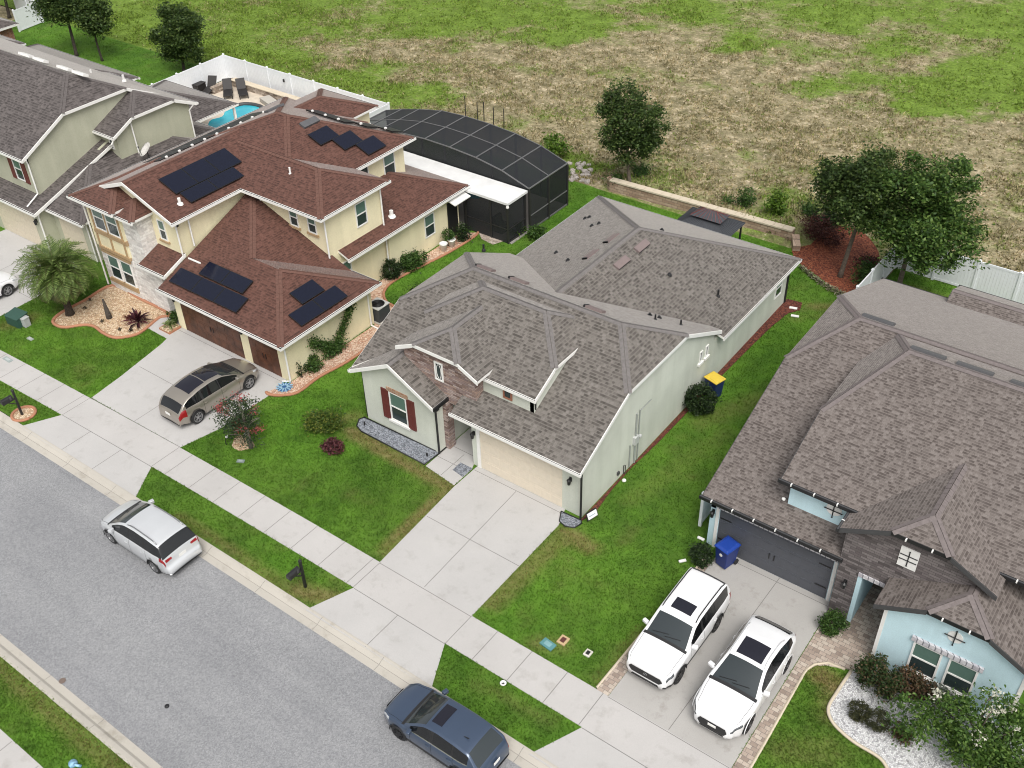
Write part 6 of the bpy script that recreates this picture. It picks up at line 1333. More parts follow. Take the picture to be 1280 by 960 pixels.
# spiky plants
def spiky(name, label, loc, n, ln, wd, mat, el=(20, 80), cat='plant', group=None, z=0.0, droop=.25):
    r = tag(empty(name, (loc[0], loc[1], z)), label, cat, group); V = []
    for k in range(n):
        a = random.uniform(0, 2 * PI); e = math.radians(random.uniform(*el)); l = ln * random.uniform(.7, 1.1); d = Vector((math.cos(a) * math.cos(e), math.sin(a) * math.cos(e), math.sin(e))); s = Vector((-math.sin(a), math.cos(a), 0)) * wd / 2
        p0 = Vector((random.uniform(-.04, .04), random.uniform(-.04, .04), .02)); m = p0 + d * l * .55; t = p0 + d * l + Vector((0, 0, -droop * l)); V += [p0[:], (m + s)[:], t[:], (m - s)[:]]
    np_mesh('leaves', np.array(V), np.arange(len(V)).reshape(-1, 4), mat, r); mb = MB(); mb.tube([(0, 0, -.04), (0, 0, .18)], [.05, .03], 6); mb.build('stem', BARKD, r); return r
spiky('cordyline', 'large purple spiky plant in the gravel bed by the stone wall', (P(173, 403)[0], P(173, 403)[1]), 46, 1.0, .13, leafmat('cordyline_leaves', [(0, (.02, .008, .012)), (.7, (.07, .018, .03)), (1, (.16, .05, .06))]), (15, 85))
spiky('cordyline', 'small red spiky plant at the left of the purple one', P(162, 399), 22, .45, .09, leafmat('red_spike_leaves', [(0, (.06, .015, .012)), (1, (.2, .05, .04))]), (10, 70))
tn = leafmat('dry_plant_leaves', [(0, (.03, .03, .015)), (1, (.1, .08, .04))])
for q_, lb in (((113, 376), 'tiny dark plant at the back edge of the gravel bed'), ((107, 386), 'tiny dark plant beside the palm in the gravel bed'), ((150, 413), 'tiny dark plant near the front curve of the gravel bed'), ((128, 403), 'tiny dark plant left of the stump'), ((165, 414), 'tiny dark plant under the purple spiky plant')): spiky('small_plant', lb, P(*q_), 14, .2, .05, tn, (15, 70), 'plant', 'tiny plants in the gravel bed')
mb = MB(); sx_, sy_ = P(137, 398); mb.tube([(0, 0, -.03), (-.05, .02, .2), (-.28, .12, .55), (-.42, .18, .95)], [.17, .15, .1, .05], 8); mb.tube([(0, 0, .1), (.13, .0, .32)], [.09, .05], 6); o = mb.build('tree_stump', BARKD, smooth=True); o.location = (sx_, sy_, 0); tag(o, 'leaning dark dead stump in the gravel bed', 'stump')
spiky('grass_plant', 'pale yellow green spider plant in the brick ringed bed by the arch', P(213, 410), 60, .75, .05, leafmat('spider_leaves', [(0, (.08, .13, .03)), (.6, (.2, .27, .09)), (1, (.36, .4, .2))]), (25, 85), droop=.45)
sq = [(P(213, 411)[0] + a * .42, P(213, 411)[1] + b * .38) for a, b in ((-1, -1), (1, -1), (1, 1), (-1, 1))]; mb = MB(); mb.prism(sq, .12); 
o = mb.build('brick_planter', MT['terracotta'], bevel=.02); tag(o, 'low square brick planter beside the arched entry', 'planter'); mb = MB(); mb.prism([(a * .8 + b * .2, c) for (a, c), b in zip(sq, [P(213, 411)[0]] * 4)], .02, 0, .115); mb.build('gravel_fill', MT['tan_gravel'], o)
shrub('leafy_plant', 'dark leafy plant against the arched entry wall', (-24.75, -.45), [(0, 0, .45, .25, .2, .4)], 500, 20, .08, .12, SHRUBL)
# plants at the mulch bed and along the field edge
x, y = P(1020, 300); shrub('wine_shrub', 'mass of wine red twiggy shrubs on the red mulch behind the retaining wall', (x, y + .3), [(0, 0, .55, 1.3, 1.0, .6), (1.0, -.6, .5, .8, .7, .5)], 2600, 70, .2, .12, WINE, hollow=.2)
x, y = P(1085, 335); shrub('wine_shrub', 'dark red shrub at the right side of the mulch bed', (x, y), [(0, 0, .4, .5, .7, .4)], 800, 25, .15, .12, WINE, hollow=.2)
x, y = P(1080, 352); shrub('fern_clump', 'bright green fern clump against the white fence end', (x, y), [(0, 0, .45, .6, .8, .45)], 1300, 40, .18, .2, SHRUBL, aspect=.3, hollow=.2)
x, y = P(1032, 285); shrub('dark_shrub', 'dark spreading shrub under the tree in the mulch bed', (x, y), [(0, 0, .6, 1.0, .8, .5)], 1200, 40, .2, .25, SHRUB, aspect=.25, hollow=.2)
pale = leafmat('pale_border_leaves', [(0, (.12, .12, .07)), (.6, (.26, .25, .16)), (1, (.4, .38, .27))])
for k, t in enumerate(np.linspace(0, 1, 10)):
    x, y = P(1002 + 54 * t, 337 + 34 * t + 3 * math.sin(3 * t)); spiky('border_plant', 'pale bleached border plant edging the red mulch bed', (x, y), 26, .38, .07, pale, (15, 75), 'plant', 'pale border plants edging the mulch bed')
lm = [((690, 190), 1.2, 1.1, 'bright green broad leaved plant behind the pool cage', LIME), ((800, 222), .8, .9, 'green bush at the foot of the round tree', SHRUBL), ((926, 262), .9, 1.5, 'straggly tall bush behind the retaining wall', SHRUBL), ((968, 272), .75, 1.9, 'upright bright green sapling behind the retaining wall', LIME), ((700, 215), .5, .5, 'low scrub by the corner of the pool cage', SHRUBL), ((905, 258), .6, .5, 'low scrub left of the straggly bush', SHRUBL), ((1010, 268), .6, .6, 'grey green agave like scrub above the mulch bed', SHRUBL), ((770, 228), .6, .5, 'low scrub behind the end of the retaining wall', SHRUBL)]
for q_, r_, h_, lb, m_ in lm:
    x, y = P(*q_, .4); shrub('scrub_bush', lb, (x, y), [(0, 0, h_ * .55, r_ * .7, r_ * .7, h_ * .5), (r_ * .3, .1, h_ * .4, r_ * .5, r_ * .5, h_ * .35)], 900, 30, .16, .22 if m_ is LIME else .15, m_, 'scrub along the field edge', 'bush', hollow=.2, z=.3)
x, y = P(648, 292); spiky('corner_palm', 'small yellow green palm at the corner of the pool cage', (x, y), 40, .95, .08, LIME, (25, 80))
x, y = P(668, 296); shrub('leafy_shrub', 'dark weeds beside the pool cage near the sage roof eave', (x + .2, y), [(0, 0, .35, .4, .6, .35)], 700, 25, .14, .14, SHRUBL)
shrub('potted_topiary', 'clipped green ball in a white pot against the cream wall', (-17.95, 13.55), [(0, 0, .75, .34, .34, .3)], 1200, 40, .06, .08, SHRUBL, hollow=.7)
shrub('potted_plant', 'dark trailing plant beside the black side door', (-17.75, 14.6), [(0, 0, .45, .35, .45, .45)], 700, 30, .12, .14, SHRUB)
for x, y, lb in ((-17.85, 13.0, 'white plant pot standing nearest the window'), (-17.75, 13.6, 'pale grey plant pot holding the green topiary')):
    mb = MB(); mb.lathe([(.15, 0), (.22, .42), (.24, .44), (.24, .48), (.19, .48), (.18, .4), (0, .4)], n=16); o = mb.build('plant_pot', MT['white'], smooth=True); o.location = (x, y, .03); tag(o, lb, 'pot')
for k, (q_, lb) in enumerate((((573, 298 + 44), 'thin black garden stake beside the gravel side bed'), ((562, 302 + 46), 'second black stake a little left of the other'))):
    pass
shrub('low_plant', 'small plant with dry twigs on the gravel island near the sage roof', (-16.1, 8.6), [(0, 0, .3, .3, .4, .3)], 260, 16, .1, .12, SHRUB)
# ================================================================ things
def thing_mesh(name, mb, mats, label, cat, loc=(0, 0, 0), rz=0, group=None, **k):
    o = mb.build(name, mats, **k); o.location = loc; o.rotation_euler = (0, 0, rz); return tag(o, label, cat, group)
# mailboxes
def mailbox(loc, rz, label):
    r = tag(empty('mailbox', (*loc, 0), rz), label, 'mailbox', 'black kerbside mailboxes')
    mb = MB(); mb.box(-.045, .045, -.045, .045, -.05, 1.42); mb.lathe([(.06, 0), (.075, .04), (.02, .12), (0, .14)], Matrix.Translation((0, 0, 1.42)), 8); mb.build('post', MT['black'], r)
    mb = MB(); mb.box(-.04, .04, -.62, -.04, .98, 1.04); mb.beam((0, -.05, .7), (0, -.4, 1.0), .04, .04); mb.build('arm', MT['black'], r)
    mb = MB(); n = 9; pf = [(-.11, 1.05), (.11, 1.05)] + [(.11 * math.cos(t), 1.2 + .09 * math.sin(t)) for t in np.linspace(0, PI, n)]
    mb.slab3([(x, -.66, z) for x, z in pf], (0, .52, 0)); b = mb.build('box', MT['black'], r, fix=True); mb = MB(); mb.box(-.05, .05, -.668, -.661, 1.09, 1.19); mb.build('door_plate', MT['dgrey'], b)
    mb = MB(); mb.box(.112, .122, -.3, -.22, 1.12, 1.3); mb.build('flag', MT['dgrey'], b); return r
mailbox(P(28, 519), 0, 'black mailbox in a terracotta ringed bed by the cream house apron'); mailbox(P(382, 734), 0, 'black mailbox on the bare grass verge left of the sage house apron')
# bins
def bin_(name, loc, rz, body, lid, label, cat, logo=True):
    r = tag(empty(name, (*loc, .02), rz), label, cat)
    mb = MB(); a, b = .24, .3; c, d_ = .3, .36
    mb.add([(-a, -b, .06), (a, -b, .06), (a, b, .06), (-a, b, .06), (-c, -d_, 1.0), (c, -d_, 1.0), (c, d_, 1.0), (-c, d_, 1.0)], [(3, 2, 1, 0), (4, 5, 6, 7), (0, 1, 5, 4), (1, 2, 6, 5), (2, 3, 7, 6), (3, 0, 4, 7)]); mb.build('body', body, r, bevel=.03)
    mb = MB(); mb.box(-c - .03, c + .03, -d_ - .04, d_ + .02, 1.0, 1.05); mb.add([(-c, -d_, 1.05), (c, -d_, 1.05), (c, d_, 1.05), (-c, d_, 1.05), (-c * .8, -d_ * .85, 1.1), (c * .8, -d_ * .85, 1.1), (c * .8, d_ * .8, 1.12), (-c * .8, d_ * .8, 1.12)], [(4, 5, 6, 7), (0, 1, 5, 4), (1, 2, 6, 5), (2, 3, 7, 6), (3, 0, 4, 7)]); mb.build('lid', lid, r, bevel=.015)
    mb = MB(); mb.tube([(-.24, d_ + .06, .98), (.24, d_ + .06, .98)], .02, 6); mb.tube([(-.24, d_ - .02, .95), (-.24, d_ + .06, .98)], .02, 6); mb.tube([(.24, d_ - .02, .95), (.24, d_ + .06, .98)], .02, 6); mb.build('handle', body, r)
    for s in (-1, 1): mb = MB(); mb.lathe([(0, -.03), (.12, -.03), (.12, .03), (0, .03)], Matrix.Translation((s * .27, .3, .12)) @ Matrix.Rotation(PI / 2, 4, 'Y'), 14); mb.build('wheel', MT['rubber'], r)
    if logo: mb = MB(); mb.lathe([(0, .012), (.07, .012), (.07, 0)], Matrix.Translation((0, -.345, .72)) @ Matrix.Rotation(PI / 2, 4, 'X') @ Matrix.Rotation(0, 4, 'Y'), 16); mb.build('round_emblem', MT['white'], r)
    return r
bl = plain('blue_plastic', (.012, .05, .3), .45, var=.05); bld = plain('navy_plastic', (.015, .03, .12), .5, var=.05); yl = plain('yellow_plastic', (.7, .5, .06), .5, var=.04)
bin_('recycling_bin', (P(901, 712)[0], P(901, 712)[1] + .35), -.25, plain('deep_blue_plastic', (.01, .028, .16), .5), bl, 'blue wheeled bin beside the dark grey garage door', 'bin')
bin_('recycling_bin', (.72, 9.95), math.radians(75), bld, yl, 'dark blue bin with yellow lid against the sage wall', 'bin', False)
# utility boxes
tg = plain('transformer_green', (.03, .08, .06), .5)
x, y = P(24, 404); mb = MB(); mb.box(-.48, .48, -.35, .35, 0, .5); mb.slab3([(-.5, -.37, .5), (.5, -.37, .5), (.5, .37, .6), (-.5, .37, .6)], (0, 0, .05)); thing_mesh('transformer_box', mb, tg, 'dark green utility cabinet on the lawn left of the palm', 'utility box', (x, y, 0), .1, bevel=.02, fix=True)
x, y = P(33, 407); mb = MB(); mb.box(-.2, .2, -.17, .17, 0, .48); mb.box(-.22, .22, -.19, .19, .48, .54); thing_mesh('utility_pedestal', mb, plain('light_grey_plastic', (.42, .43, .42), .6), 'light grey utility pedestal next to the dark green cabinet', 'utility box', (x, y, 0), .1, bevel=.015)
def lidbox(px, sx, sy, m1, m2, label, rz=0.0, rnd=False):
    x, y = P(*px); r = tag(empty('valve_cover', (x, y, .035), rz), label, 'ground cover'); mb = MB(); mb.box(-sx, sx, -sy, sy, -.05, .02); mb.build('frame', m1, r, bevel=.02)
    mb = MB(); mb.box(-sx * .5, sx * .5, -sy * .55, sy * .55, .02, .03); mb.build('lid', m2, r); return r
teal = plain('teal_lid', (.09, .24, .25), .6)
lidbox((685, 806), .27, .17, teal, plain('pale_teal_lid', (.2, .36, .38), .6), 'teal water meter lid on the lawn beside the pavement', -.1)
lidbox((704, 801), .17, .2, plain('sandy_box', (.5, .36, .2), .7), plain('maroon_lid', (.1, .03, .025), .6), 'sandy valve box with dark red lid on the lawn')
lidbox((735, 817), .13, .15, plain('white_box', (.6, .58, .52), .7), MT['black'], 'small white ring box nearest the white boxy car')
lidbox((301, 577), .17, .09, plain('grey_box', (.2, .24, .23), .7), plain('grey_box_lid', (.3, .34, .33), .7), 'grey green meter lid below the pink crape myrtle', .5)
lidbox((10, 450), .3, .12, plain('grey_box_b', (.3, .34, .33), .7), plain('pale_lid', (.42, .46, .45), .7), 'pale grey lid at the left edge of the lawn')
lidbox((38, 424), .2, .1, plain('grey_box_c', (.3, .33, .3), .7), plain('pale_lid_c', (.4, .43, .4), .7), 'narrow grey lid in front of the utility pedestal')
x, y = P(629, 855); mb = MB(); mb.lathe([(.05, 0), (.1, .02), (.12, .04), (.1, .06), (.055, .05), (.05, .0)], n=16); thing_mesh('pipe_collar', mb, MT['white'], 'small white pipe collar on the verge beside the dark blue crossover', 'pipe cap', (x, y, .02), smooth=True)
x, y = P(92, 956); mb = MB(); mb.lathe([(.13, 0), (.15, .05), (.13, .12), (.06, .16), (0, .17)], n=16); mb.tube([(.1, 0, .1), (.22, .02, .13), (.3, .1, .05)], .05, 6); thing_mesh('water_valve', mb, plain('blue_white_plastic', (.25, .45, .62), .5, var=.3, scale=9), 'blue and white valve cap on the verge across the road', 'valve', (x, y, .02), smooth=True)
x, y = P(208, 881); mb = MB(); mb.lathe([(.0, .0), (.09, 0), (.08, .03), (.03, .05), (0, .05)], n=9); thing_mesh('dark_stone', mb, MT['black'], 'dark lump lying on the asphalt', 'stone', (x, y, -.085))
x, y = P(77, 849); mb = MB(); mb.lathe([(.0, .0), (.12, 0), (.12, .012), (0, .015)], n=16); thing_mesh('survey_plate', mb, plain('rust_plate', (.16, .12, .1), .7), 'round brown plate at the edge of the far kerb', 'plate', (x, y, -.09))
# sign board and garden lights
r = tag(empty('yard_sign', (.55, .05, .03), math.radians(75)), 'white yard sign leaning at the corner of the sage house', 'sign'); r.scale = (.78,) * 3; mb = MB(); mb.obox(Matrix.Translation((0, 0, .42)) @ Matrix.Rotation(-.45, 4, 'X'), .62, .02, .34); mb.build('board', MT['white'], r); mb = MB(); mb.obox(Matrix.Translation((0, .03, .42)) @ Matrix.Rotation(-.45, 4, 'X'), .72, .02, .46); mb.tube([(-.25, .1, 0), (-.25, .05, .3)], .015, 5); mb.tube([(.25, .1, 0), (.25, .05, .3)], .015, 5); mb.build('frame', MT['black'], r)
mb = MB(); mb.obox(Matrix.Translation((-.02, -.02, .42)) @ Matrix.Rotation(-.45, 4, 'X'), .4, .012, .05); mb.build('printed_band', plain('pale_blue_print', (.35, .42, .5), .6), r)
def spot(px, label, g='garden lights'):
    x, y = P(*px); r = tag(empty('garden_light', (x, y, 0)), label, 'garden light', g); mb = MB(); mb.tube([(0, 0, -.02), (0, 0, .28), (.08, .04, .42)], .02, 6); mb.build('stake', MT['black'], r); mb = MB(); mb.lathe([(.03, 0), (.07, .06), (.06, .1), (0, .1)], Matrix.Translation((.1, .05, .42)), 10); mb.build('lamp_head', plain('white_lens', (.7, .7, .68), .3), r)
spot((283, 556), 'black stake light with white head left of the pink crape myrtle'); spot((306, 553), 'white stake light at the foot of the pink crape myrtle')
for q_, lb in (((456, 532), 'black ground spike at the left end of the blue grey gravel'), ((534, 571), 'black ground spike at the right end of the blue grey gravel')):
    x, y = P(*q_); mb = MB(); mb.lathe([(.03, 0), (.05, .12), (.03, .2), (0, .2)], n=8); thing_mesh('ground_spike', mb, MT['black'], lb, 'garden light', (x, y, .03), group='spikes in the grey gravel')
x, y = P(780, 602); mb = MB(); mb.lathe([(0, 0), (.08, .02), (.1, .06), (.06, .12), (0, .13)], n=10); thing_mesh('white_ball', mb, MT['white'], 'small white ball lying at the edge of the mulch strip', 'ball', (x, y, .01), smooth=True)
for q_, lb in (((988, 385), 'white splash block at the far corner of the sage house'), ((990, 395), 'smaller white block beside the far corner splash block')):
    x, y = P(*q_); mb = MB(); mb.box(-.2, .2, -.08, .08, 0, .06); thing_mesh('splash_block', mb, MT['white'], lb, 'block', (x + .15, y, .03), .3, bevel=.02)
for k, (q_, lb) in enumerate((((853, 702), 'white stone at the edge of the paver border by the clipped shrub'), ((876, 674), 'white block at the blue garage corner'))):
    x, y = P(*q_); mb = MB(); mb.box(-.15, .15, -.06, .06, 0, .08); thing_mesh('white_block', mb, MT['white'], lb, 'block', (x, y, .0), .9 - k * .9, bevel=.03)
# blue mosaic disc in the side bed
x, y = P(353, 486); r = tag(empty('mosaic_disc', (x + .05, y + .1, .05)), 'blue mosaic sunburst disc in the side gravel bed', 'garden ornament'); mb = MB(); mb.lathe([(0, .03), (.3, .03), (.34, 0)], n=24); mb.build('disc', plain('deep_blue_glaze', (.03, .12, .3), .3, var=.4, scale=18), r)
mb = MB()
for k in range(12): t = k * PI / 6; mb.obox(Matrix.Translation((.26 * math.cos(t), .26 * math.sin(t), .035)) @ Matrix.Rotation(t, 4, 'Z'), .3, .06, .03)
mb.build('petal', plain('pale_blue_glaze', (.3, .48, .6), .4, var=.3, scale=12), r)
# air conditioner
x, y = P(477, 398); r = tag(empty('air_conditioner', (x - .1, y - .05, .03)), 'grey air conditioning unit behind the cream garage wall', 'air conditioner'); mb = MB(); mb.box(-.42, .42, -.42, .42, .05, .82); mb.build('body', plain('charcoal_louvre', (.05, .055, .06), .6), r, bevel=.03); mb = MB(); mb.box(-.44, .44, -.44, .44, .82, .88); t_ = mb.build('top_panel', plain('pale_metal', (.5, .5, .48), .5), r, bevel=.02)
mb = MB()
for k in range(6): mb.tube([(.04 + .055 * k * math.cos(t), .055 * k * math.sin(t), .9) if False else ((.05 + .055 * k) * math.cos(t), (.05 + .055 * k) * math.sin(t), .893) for t in np.linspace(0, 2 * PI, 20)], .008, 4)
mb.build('fan_guard', MT['dgrey'], t_); mb = MB(); mb.lathe([(0, .886), (.36, .886)], n=24); mb.build('fan_well', MT['black'], t_); mb = MB(); mb.box(-.5, .5, -.5, .5, 0, .05); mb.build('pad', MT['kerb'], r)
# fences
def fence(name, label, pts, h, bay, cat='fence', ph=.12, mat=None, lamps=()):
    m = mat or MT['vinyl']; r = tag(empty(name, (*pts[0], 0)), label, cat); ox, oy = pts[0]; pos = []
    for a, b in zip(pts[:-1], pts[1:]):
        L = math.dist(a, b); n = max(1, round(L / bay)); d = ((b[0] - a[0]) / L, (b[1] - a[1]) / L); rz = math.atan2(d[1], d[0])
        for k in range(n + 1): pos.append((a[0] + d[0] * L * k / n - ox, a[1] + d[1] * L * k / n - oy))
        for k in range(n):
            M = Matrix.Translation((a[0] + d[0] * L * (k + .5) / n - ox, a[1] + d[1] * L * (k + .5) / n - oy, 0)) @ Matrix.Rotation(rz, 4, 'Z'); w = L / n - ph; mb = MB(); ns = max(2, int(w / .16))
            for q in range(ns): mb.obox(M @ Matrix.Translation((-w / 2 + w * (q + .5) / ns, 0, h / 2 + .02)), w / ns - .006, .03, h - .16)
            for z in (.12, h - .04): mb.obox(M @ Matrix.Translation((0, 0, z)), w, .055, .12)
            mb.build('fence_panel', m, r)
    seen = []
    for x, y in pos:
        if any(math.hypot(x - a, y - b) < .05 for a, b in seen): continue
        seen.append((x, y)); mb = MB(); mb.box(x - ph / 2, x + ph / 2, y - ph / 2, y + ph / 2, -.05, h + .06); q = mb.build('fence_post', m, r); mb = MB(); s = ph / 2 + .02
        mb.add([(x - s, y - s, h + .06), (x + s, y - s, h + .06), (x + s, y + s, h + .06), (x - s, y + s, h + .06), (x, y, h + .15)], [(0, 1, 4), (1, 2, 4), (2, 3, 4), (3, 0, 4), (3, 2, 1, 0)]); mb.build('post_cap', m, q)
    for x, y, z in lamps: mb = MB(); mb.lathe([(.03, -.12), (.07, -.08), (.07, .08), (.02, .14)], Matrix.Translation((x - ox, y - oy, z)), 8); mb.build('fence_lamp', MT['black'], r)
    return r
fence('vinyl_fence', 'tall white fence panels enclosing the pool terrace', [(-47.9, 14.5), (-48.2, 23.6), (-31.35, 23.6), (-31.35, 18.5)], 1.85, 2.4, lamps=[(-41.6, 23.48, 1.3), (-37.2, 23.48, 1.3)])
fence('vinyl_fence', 'white privacy fence with a corner around the broad tree behind the blue house', [(3.45, 19.6), (3.55, 25.35), (26, 25.35)], 1.8, 2.1)
fence('vinyl_gate', 'short white fence run along the left side of the blue house', [(4.2, 2.3), (4.2, 7.6)], 1.75, 1.8)
fx_, fy_ = P(24, 38); fence('vinyl_fence', 'white fence end behind the far roof corner at upper left', [(fx_ - 4, fy_ + 2.5), (fx_, fy_ + 2.4), (fx_ + .4, fy_ - .2)], 1.8, 2.2)
# retaining wall of tan blocks with a pale coping
RW = masonry('tan_wall_block', [(.3, .2, .14), (.4, .28, .2), (.48, .36, .27)], .42, .17, (.2, .15, .11), 'XZ', .01)
r = tag(empty('retaining_wall', (-13.9, 24.2, 0)), 'long low tan block retaining wall at the end of the lawn', 'wall')
def wline(t): return (.0 + 11.75 * t, .0 + .45 * t)
mb = MB(); a = wline(0); b = wline(1); mb.slab3([(a[0], a[1], -.1), (b[0], b[1], -.1), (b[0], b[1], .72), (a[0], a[1], .72)], (0, .35, 0)); mb.slab3([(a[0] - .35, a[1] + .2, -.1), (a[0], a[1], -.1), (a[0], a[1], .78), (a[0] - .35, a[1] + .2, .78)], (0, .6, 0)); mb.slab3([(b[0], b[1], -.1), (b[0] + .45, b[1] - .75, -.1), (b[0] + .45, b[1] - .75, .35), (b[0], b[1], .6)], (.35, .2, 0)); mb.build('block_face', RW, r, fix=True)
mb = MB()
for k in range(20): a = wline(k / 20); b = wline((k + 1) / 20 - .002); mb.slab3([(a[0], a[1] - .05, .725), (b[0], b[1] - .05, .725), (b[0], b[1] + .42, .725), (a[0], a[1] + .42, .725)], (0, 0, .09))
mb.build('coping', edge_mat, r, fix=True)
# low stone seat in the pool corner
mb = MB(); mb.box(-46.6, -34, 22.7, 23.1, .03, .5); mb.box(-47.0, -46.6, 20.9, 23.1, .03, .5); o = mb.build('stone_planter', masonry('rough_stone', [(.22, .17, .13), (.36, .29, .23), (.5, .43, .36)], .4, .16, (.2, .17, .14), 'XZ', .01)); tag(o, 'low rough stone planter edge along the pool fence', 'planter'); mb = MB(); mb.box(-46.7, -34, 22.62, 23.16, .5, .56); mb.build('capstone', edge_mat, o)
# pool cage
SCR, nt, b = _new('insect_screen'); tr = N(nt, 'BsdfTransparent'); mx = N(nt, 'MixShader'); mx.inputs[0].default_value = .82; b.inputs['Base Color'].default_value = (.013, .0145, .018, 1); b.inputs['Roughness'].default_value = .6
nt.links.new(tr.outputs[0], mx.inputs[1]); nt.links.new(b.outputs[0], mx.inputs[2]); nt.links.new(mx.outputs[0], nt.nodes['Material Output'].inputs[0])
BRZ = plain('bronze_aluminium', (.13, .13, .13), .45, var=.06); BRD = plain('dark_bronze', (.025, .024, .023), .5)
cage = tag(empty('pool_cage', (-22, 19.4, 0)), 'black screened pool enclosure with arched roof behind the cream house', 'pool cage')
def cpart(mb, name, mat, par=None, **k):
    o = mb.build(name, mat, **k); o.parent = par or cage
    if par is None: o.matrix_parent_inverse = Matrix.Translation((22, -19.4, 0))
    return o
NEAR = [(-15.1, 17.5, 2.75), (-17.0, 17.5, 3.35), (-18.87, 17.5, 3.66), (-20.8, 17.5, 3.8), (-22.7, 17.5, 3.84), (-24.6, 17.5, 3.74), (-26.5, 17.5, 3.4), (-28.0, 17.5, 3.05), (-29.4, 17.5, 2.65)]
FAR = [(x, 21.35, z) for x, _, z in NEAR]
mb = MB()
for a, b_, c, d_ in zip(NEAR[:-1], NEAR[1:], FAR[1:], FAR[:-1]): mb.quad(a, b_, c, d_)
cpart(mb, 'roof_screen', SCR)
mb = MB(); mb.quad((-15.1, 17.5, 0), (-15.1, 21.35, 0), (-15.1, 21.35, 2.65), (-15.1, 17.5, 2.65)); cpart(mb, 'side_screen', SCR)
for row in (FAR,):
    mb = MB()
    for a, b_ in zip(row[:-1], row[1:]): mb.quad((a[0], a[1], 0), (b_[0], b_[1], 0), b_, a)
    cpart(mb, 'rear_screen', SCR)
mb = MB()
for a, b_ in zip(NEAR[:-1], NEAR[1:]): mb.quad((a[0], a[1], 2.6), (b_[0], b_[1], 2.6), b_, a)
cpart(mb, 'front_screen', SCR)
for a, c in zip(NEAR, FAR): mb = MB(); mb.beam(a, c, .065, .065); cpart(mb, 'roof_beam', BRZ)
MID = [tuple((p + q) / 2 for p, q in zip(a, c)) for a, c in zip(NEAR, FAR)]
for row in (NEAR, MID, FAR):
    mb = MB()
    for a, b_ in zip(row[:-1], row[1:]): mb.beam(a, b_, .055, .055)
    cpart(mb, 'roof_purlin', BRZ)
for x, y, zt in [(-15.1, 17.5, 2.65), (-15.1, 19.4, 2.65), (-15.1, 21.35, 2.65)] + [(x, 21.35, z) for x, _, z in NEAR[1:]]: mb = MB(); mb.box(x - .05, x + .05, y - .05, y + .05, 0, zt); cpart(mb, 'upright', BRD)
mb = MB(); mb.beam((-15.1, 17.5, 1.0), (-15.1, 21.35, 1.0), .06, .06); mb.beam((-15.1, 17.5, .08), (-15.1, 21.35, .08), .06, .1); cpart(mb, 'side_rail', BRZ)
mb = MB(); mb.prism([(-29.2, 15.75), (-15.1, 15.75), (-15.1, 21.35), (-29.2, 21.35)], .06, 0, -.03); cpart(mb, 'deck', concrete('pool_deck', (.3, .28, .26)))
mb = MB(); mb.prism(smooth_loop([(-27.5, 18.6), (-21, 18.6), (-20, 19.5), (-21, 20.5), (-27.5, 20.4)], 4), .02, 0, .03); cpart(mb, 'cage_pool', wm)
mb = MB(); mb.box(-24, -22.6, 16.3, 17.1, .03, .75); mb.box(-16.9, -16.2, 16.3, 17, .03, .5); mb.box(-16.9, -16.7, 16.3, 17, .5, .95); cpart(mb, 'patio_seat', MT['dgrey'])
pr_ = tag(empty('patio_roof', (-20, 16.6, 0)), 'flat white patio roof with black screen walls joining the cream house to the pool cage', 'patio roof')
def ppart(mb, name, mat, par=None, **k):
    o = mb.build(name, mat, **k); o.parent = par or pr_
    if par is None: o.matrix_parent_inverse = Matrix.Translation((20, -16.6, 0))
    return o
mb = MB(); mb.box(-28, -15.15, 15.55, 17.42, 2.52, 2.66); ppart(mb, 'roof_panel', plain('white_roof_panel', (.74, .74, .73), .5, var=.06, scale=1.5))
mb = MB(); mb.quad((-18.5, 15.7, 0), (-15.3, 15.7, 0), (-15.3, 15.7, 2.52), (-18.5, 15.7, 2.52)); ppart(mb, 'front_screen', SCR); mb = MB(); mb.quad((-15.3, 15.7, 0), (-15.3, 17.45, 0), (-15.3, 17.45, 2.52), (-15.3, 15.7, 2.52)); ppart(mb, 'side_screen', SCR)
for x, y in ((-15.3, 15.7), (-15.3, 17.3), (-16.5, 15.7), (-18.3, 15.7)): mb = MB(); mb.box(x - .045, x + .045, y - .045, y + .045, 0, 2.52); ppart(mb, 'upright', BRD)
mb = MB(); mb.beam((-18.4, 15.7, .9), (-15.3, 15.7, .9), .05, .06); mb.beam((-15.3, 15.7, .9), (-15.3, 17.4, .9), .05, .06); mb.beam((-15.35, 15.7, .06), (-15.3, 17.4, .06), .12, .12); ppart(mb, 'rail', BRD)
mb = MB(); mb.lathe([(0, .08), (.08, .05), (.09, -.04), (.03, -.1)], Matrix.Translation((-15.22, 15.6, 2.4)), 10); ppart(mb, 'lamp', MT['white'])
# pool loungers and cabinet
WK = plain('dark_wicker', (.022, .018, .017), .6, var=.3, scale=30)
def lounger(loc, rz):
    r = empty('sun_lounger', (*loc, .03), rz); mb = MB(); mb.box(-.34, .34, -.95, .35, .27, .33); mb.build('seat', WK, r, bevel=.02); mb = MB(); mb.obox(Matrix.Translation((0, .68, .6)) @ Matrix.Rotation(.85, 4, 'X'), .68, .85, .06); mb.build('backrest', WK, r, bevel=.02)
    for x, y in ((-.3, -.85), (.3, -.85), (-.3, .3), (.3, .3)): mb = MB(); mb.box(x - .03, x + .03, y - .03, y + .03, 0, .27); mb.build('leg', WK, r)
    return r
GL = 'black wicker loungers on the pool terrace'
ps = [((262, 111), .5, 'black sun lounger nearest the dark cabinet, facing the pool'), ((285, 114.5), .85, 'middle black sun lounger on the pale terrace'), ((303, 114), .95, 'black sun lounger farthest along the stone planter')]
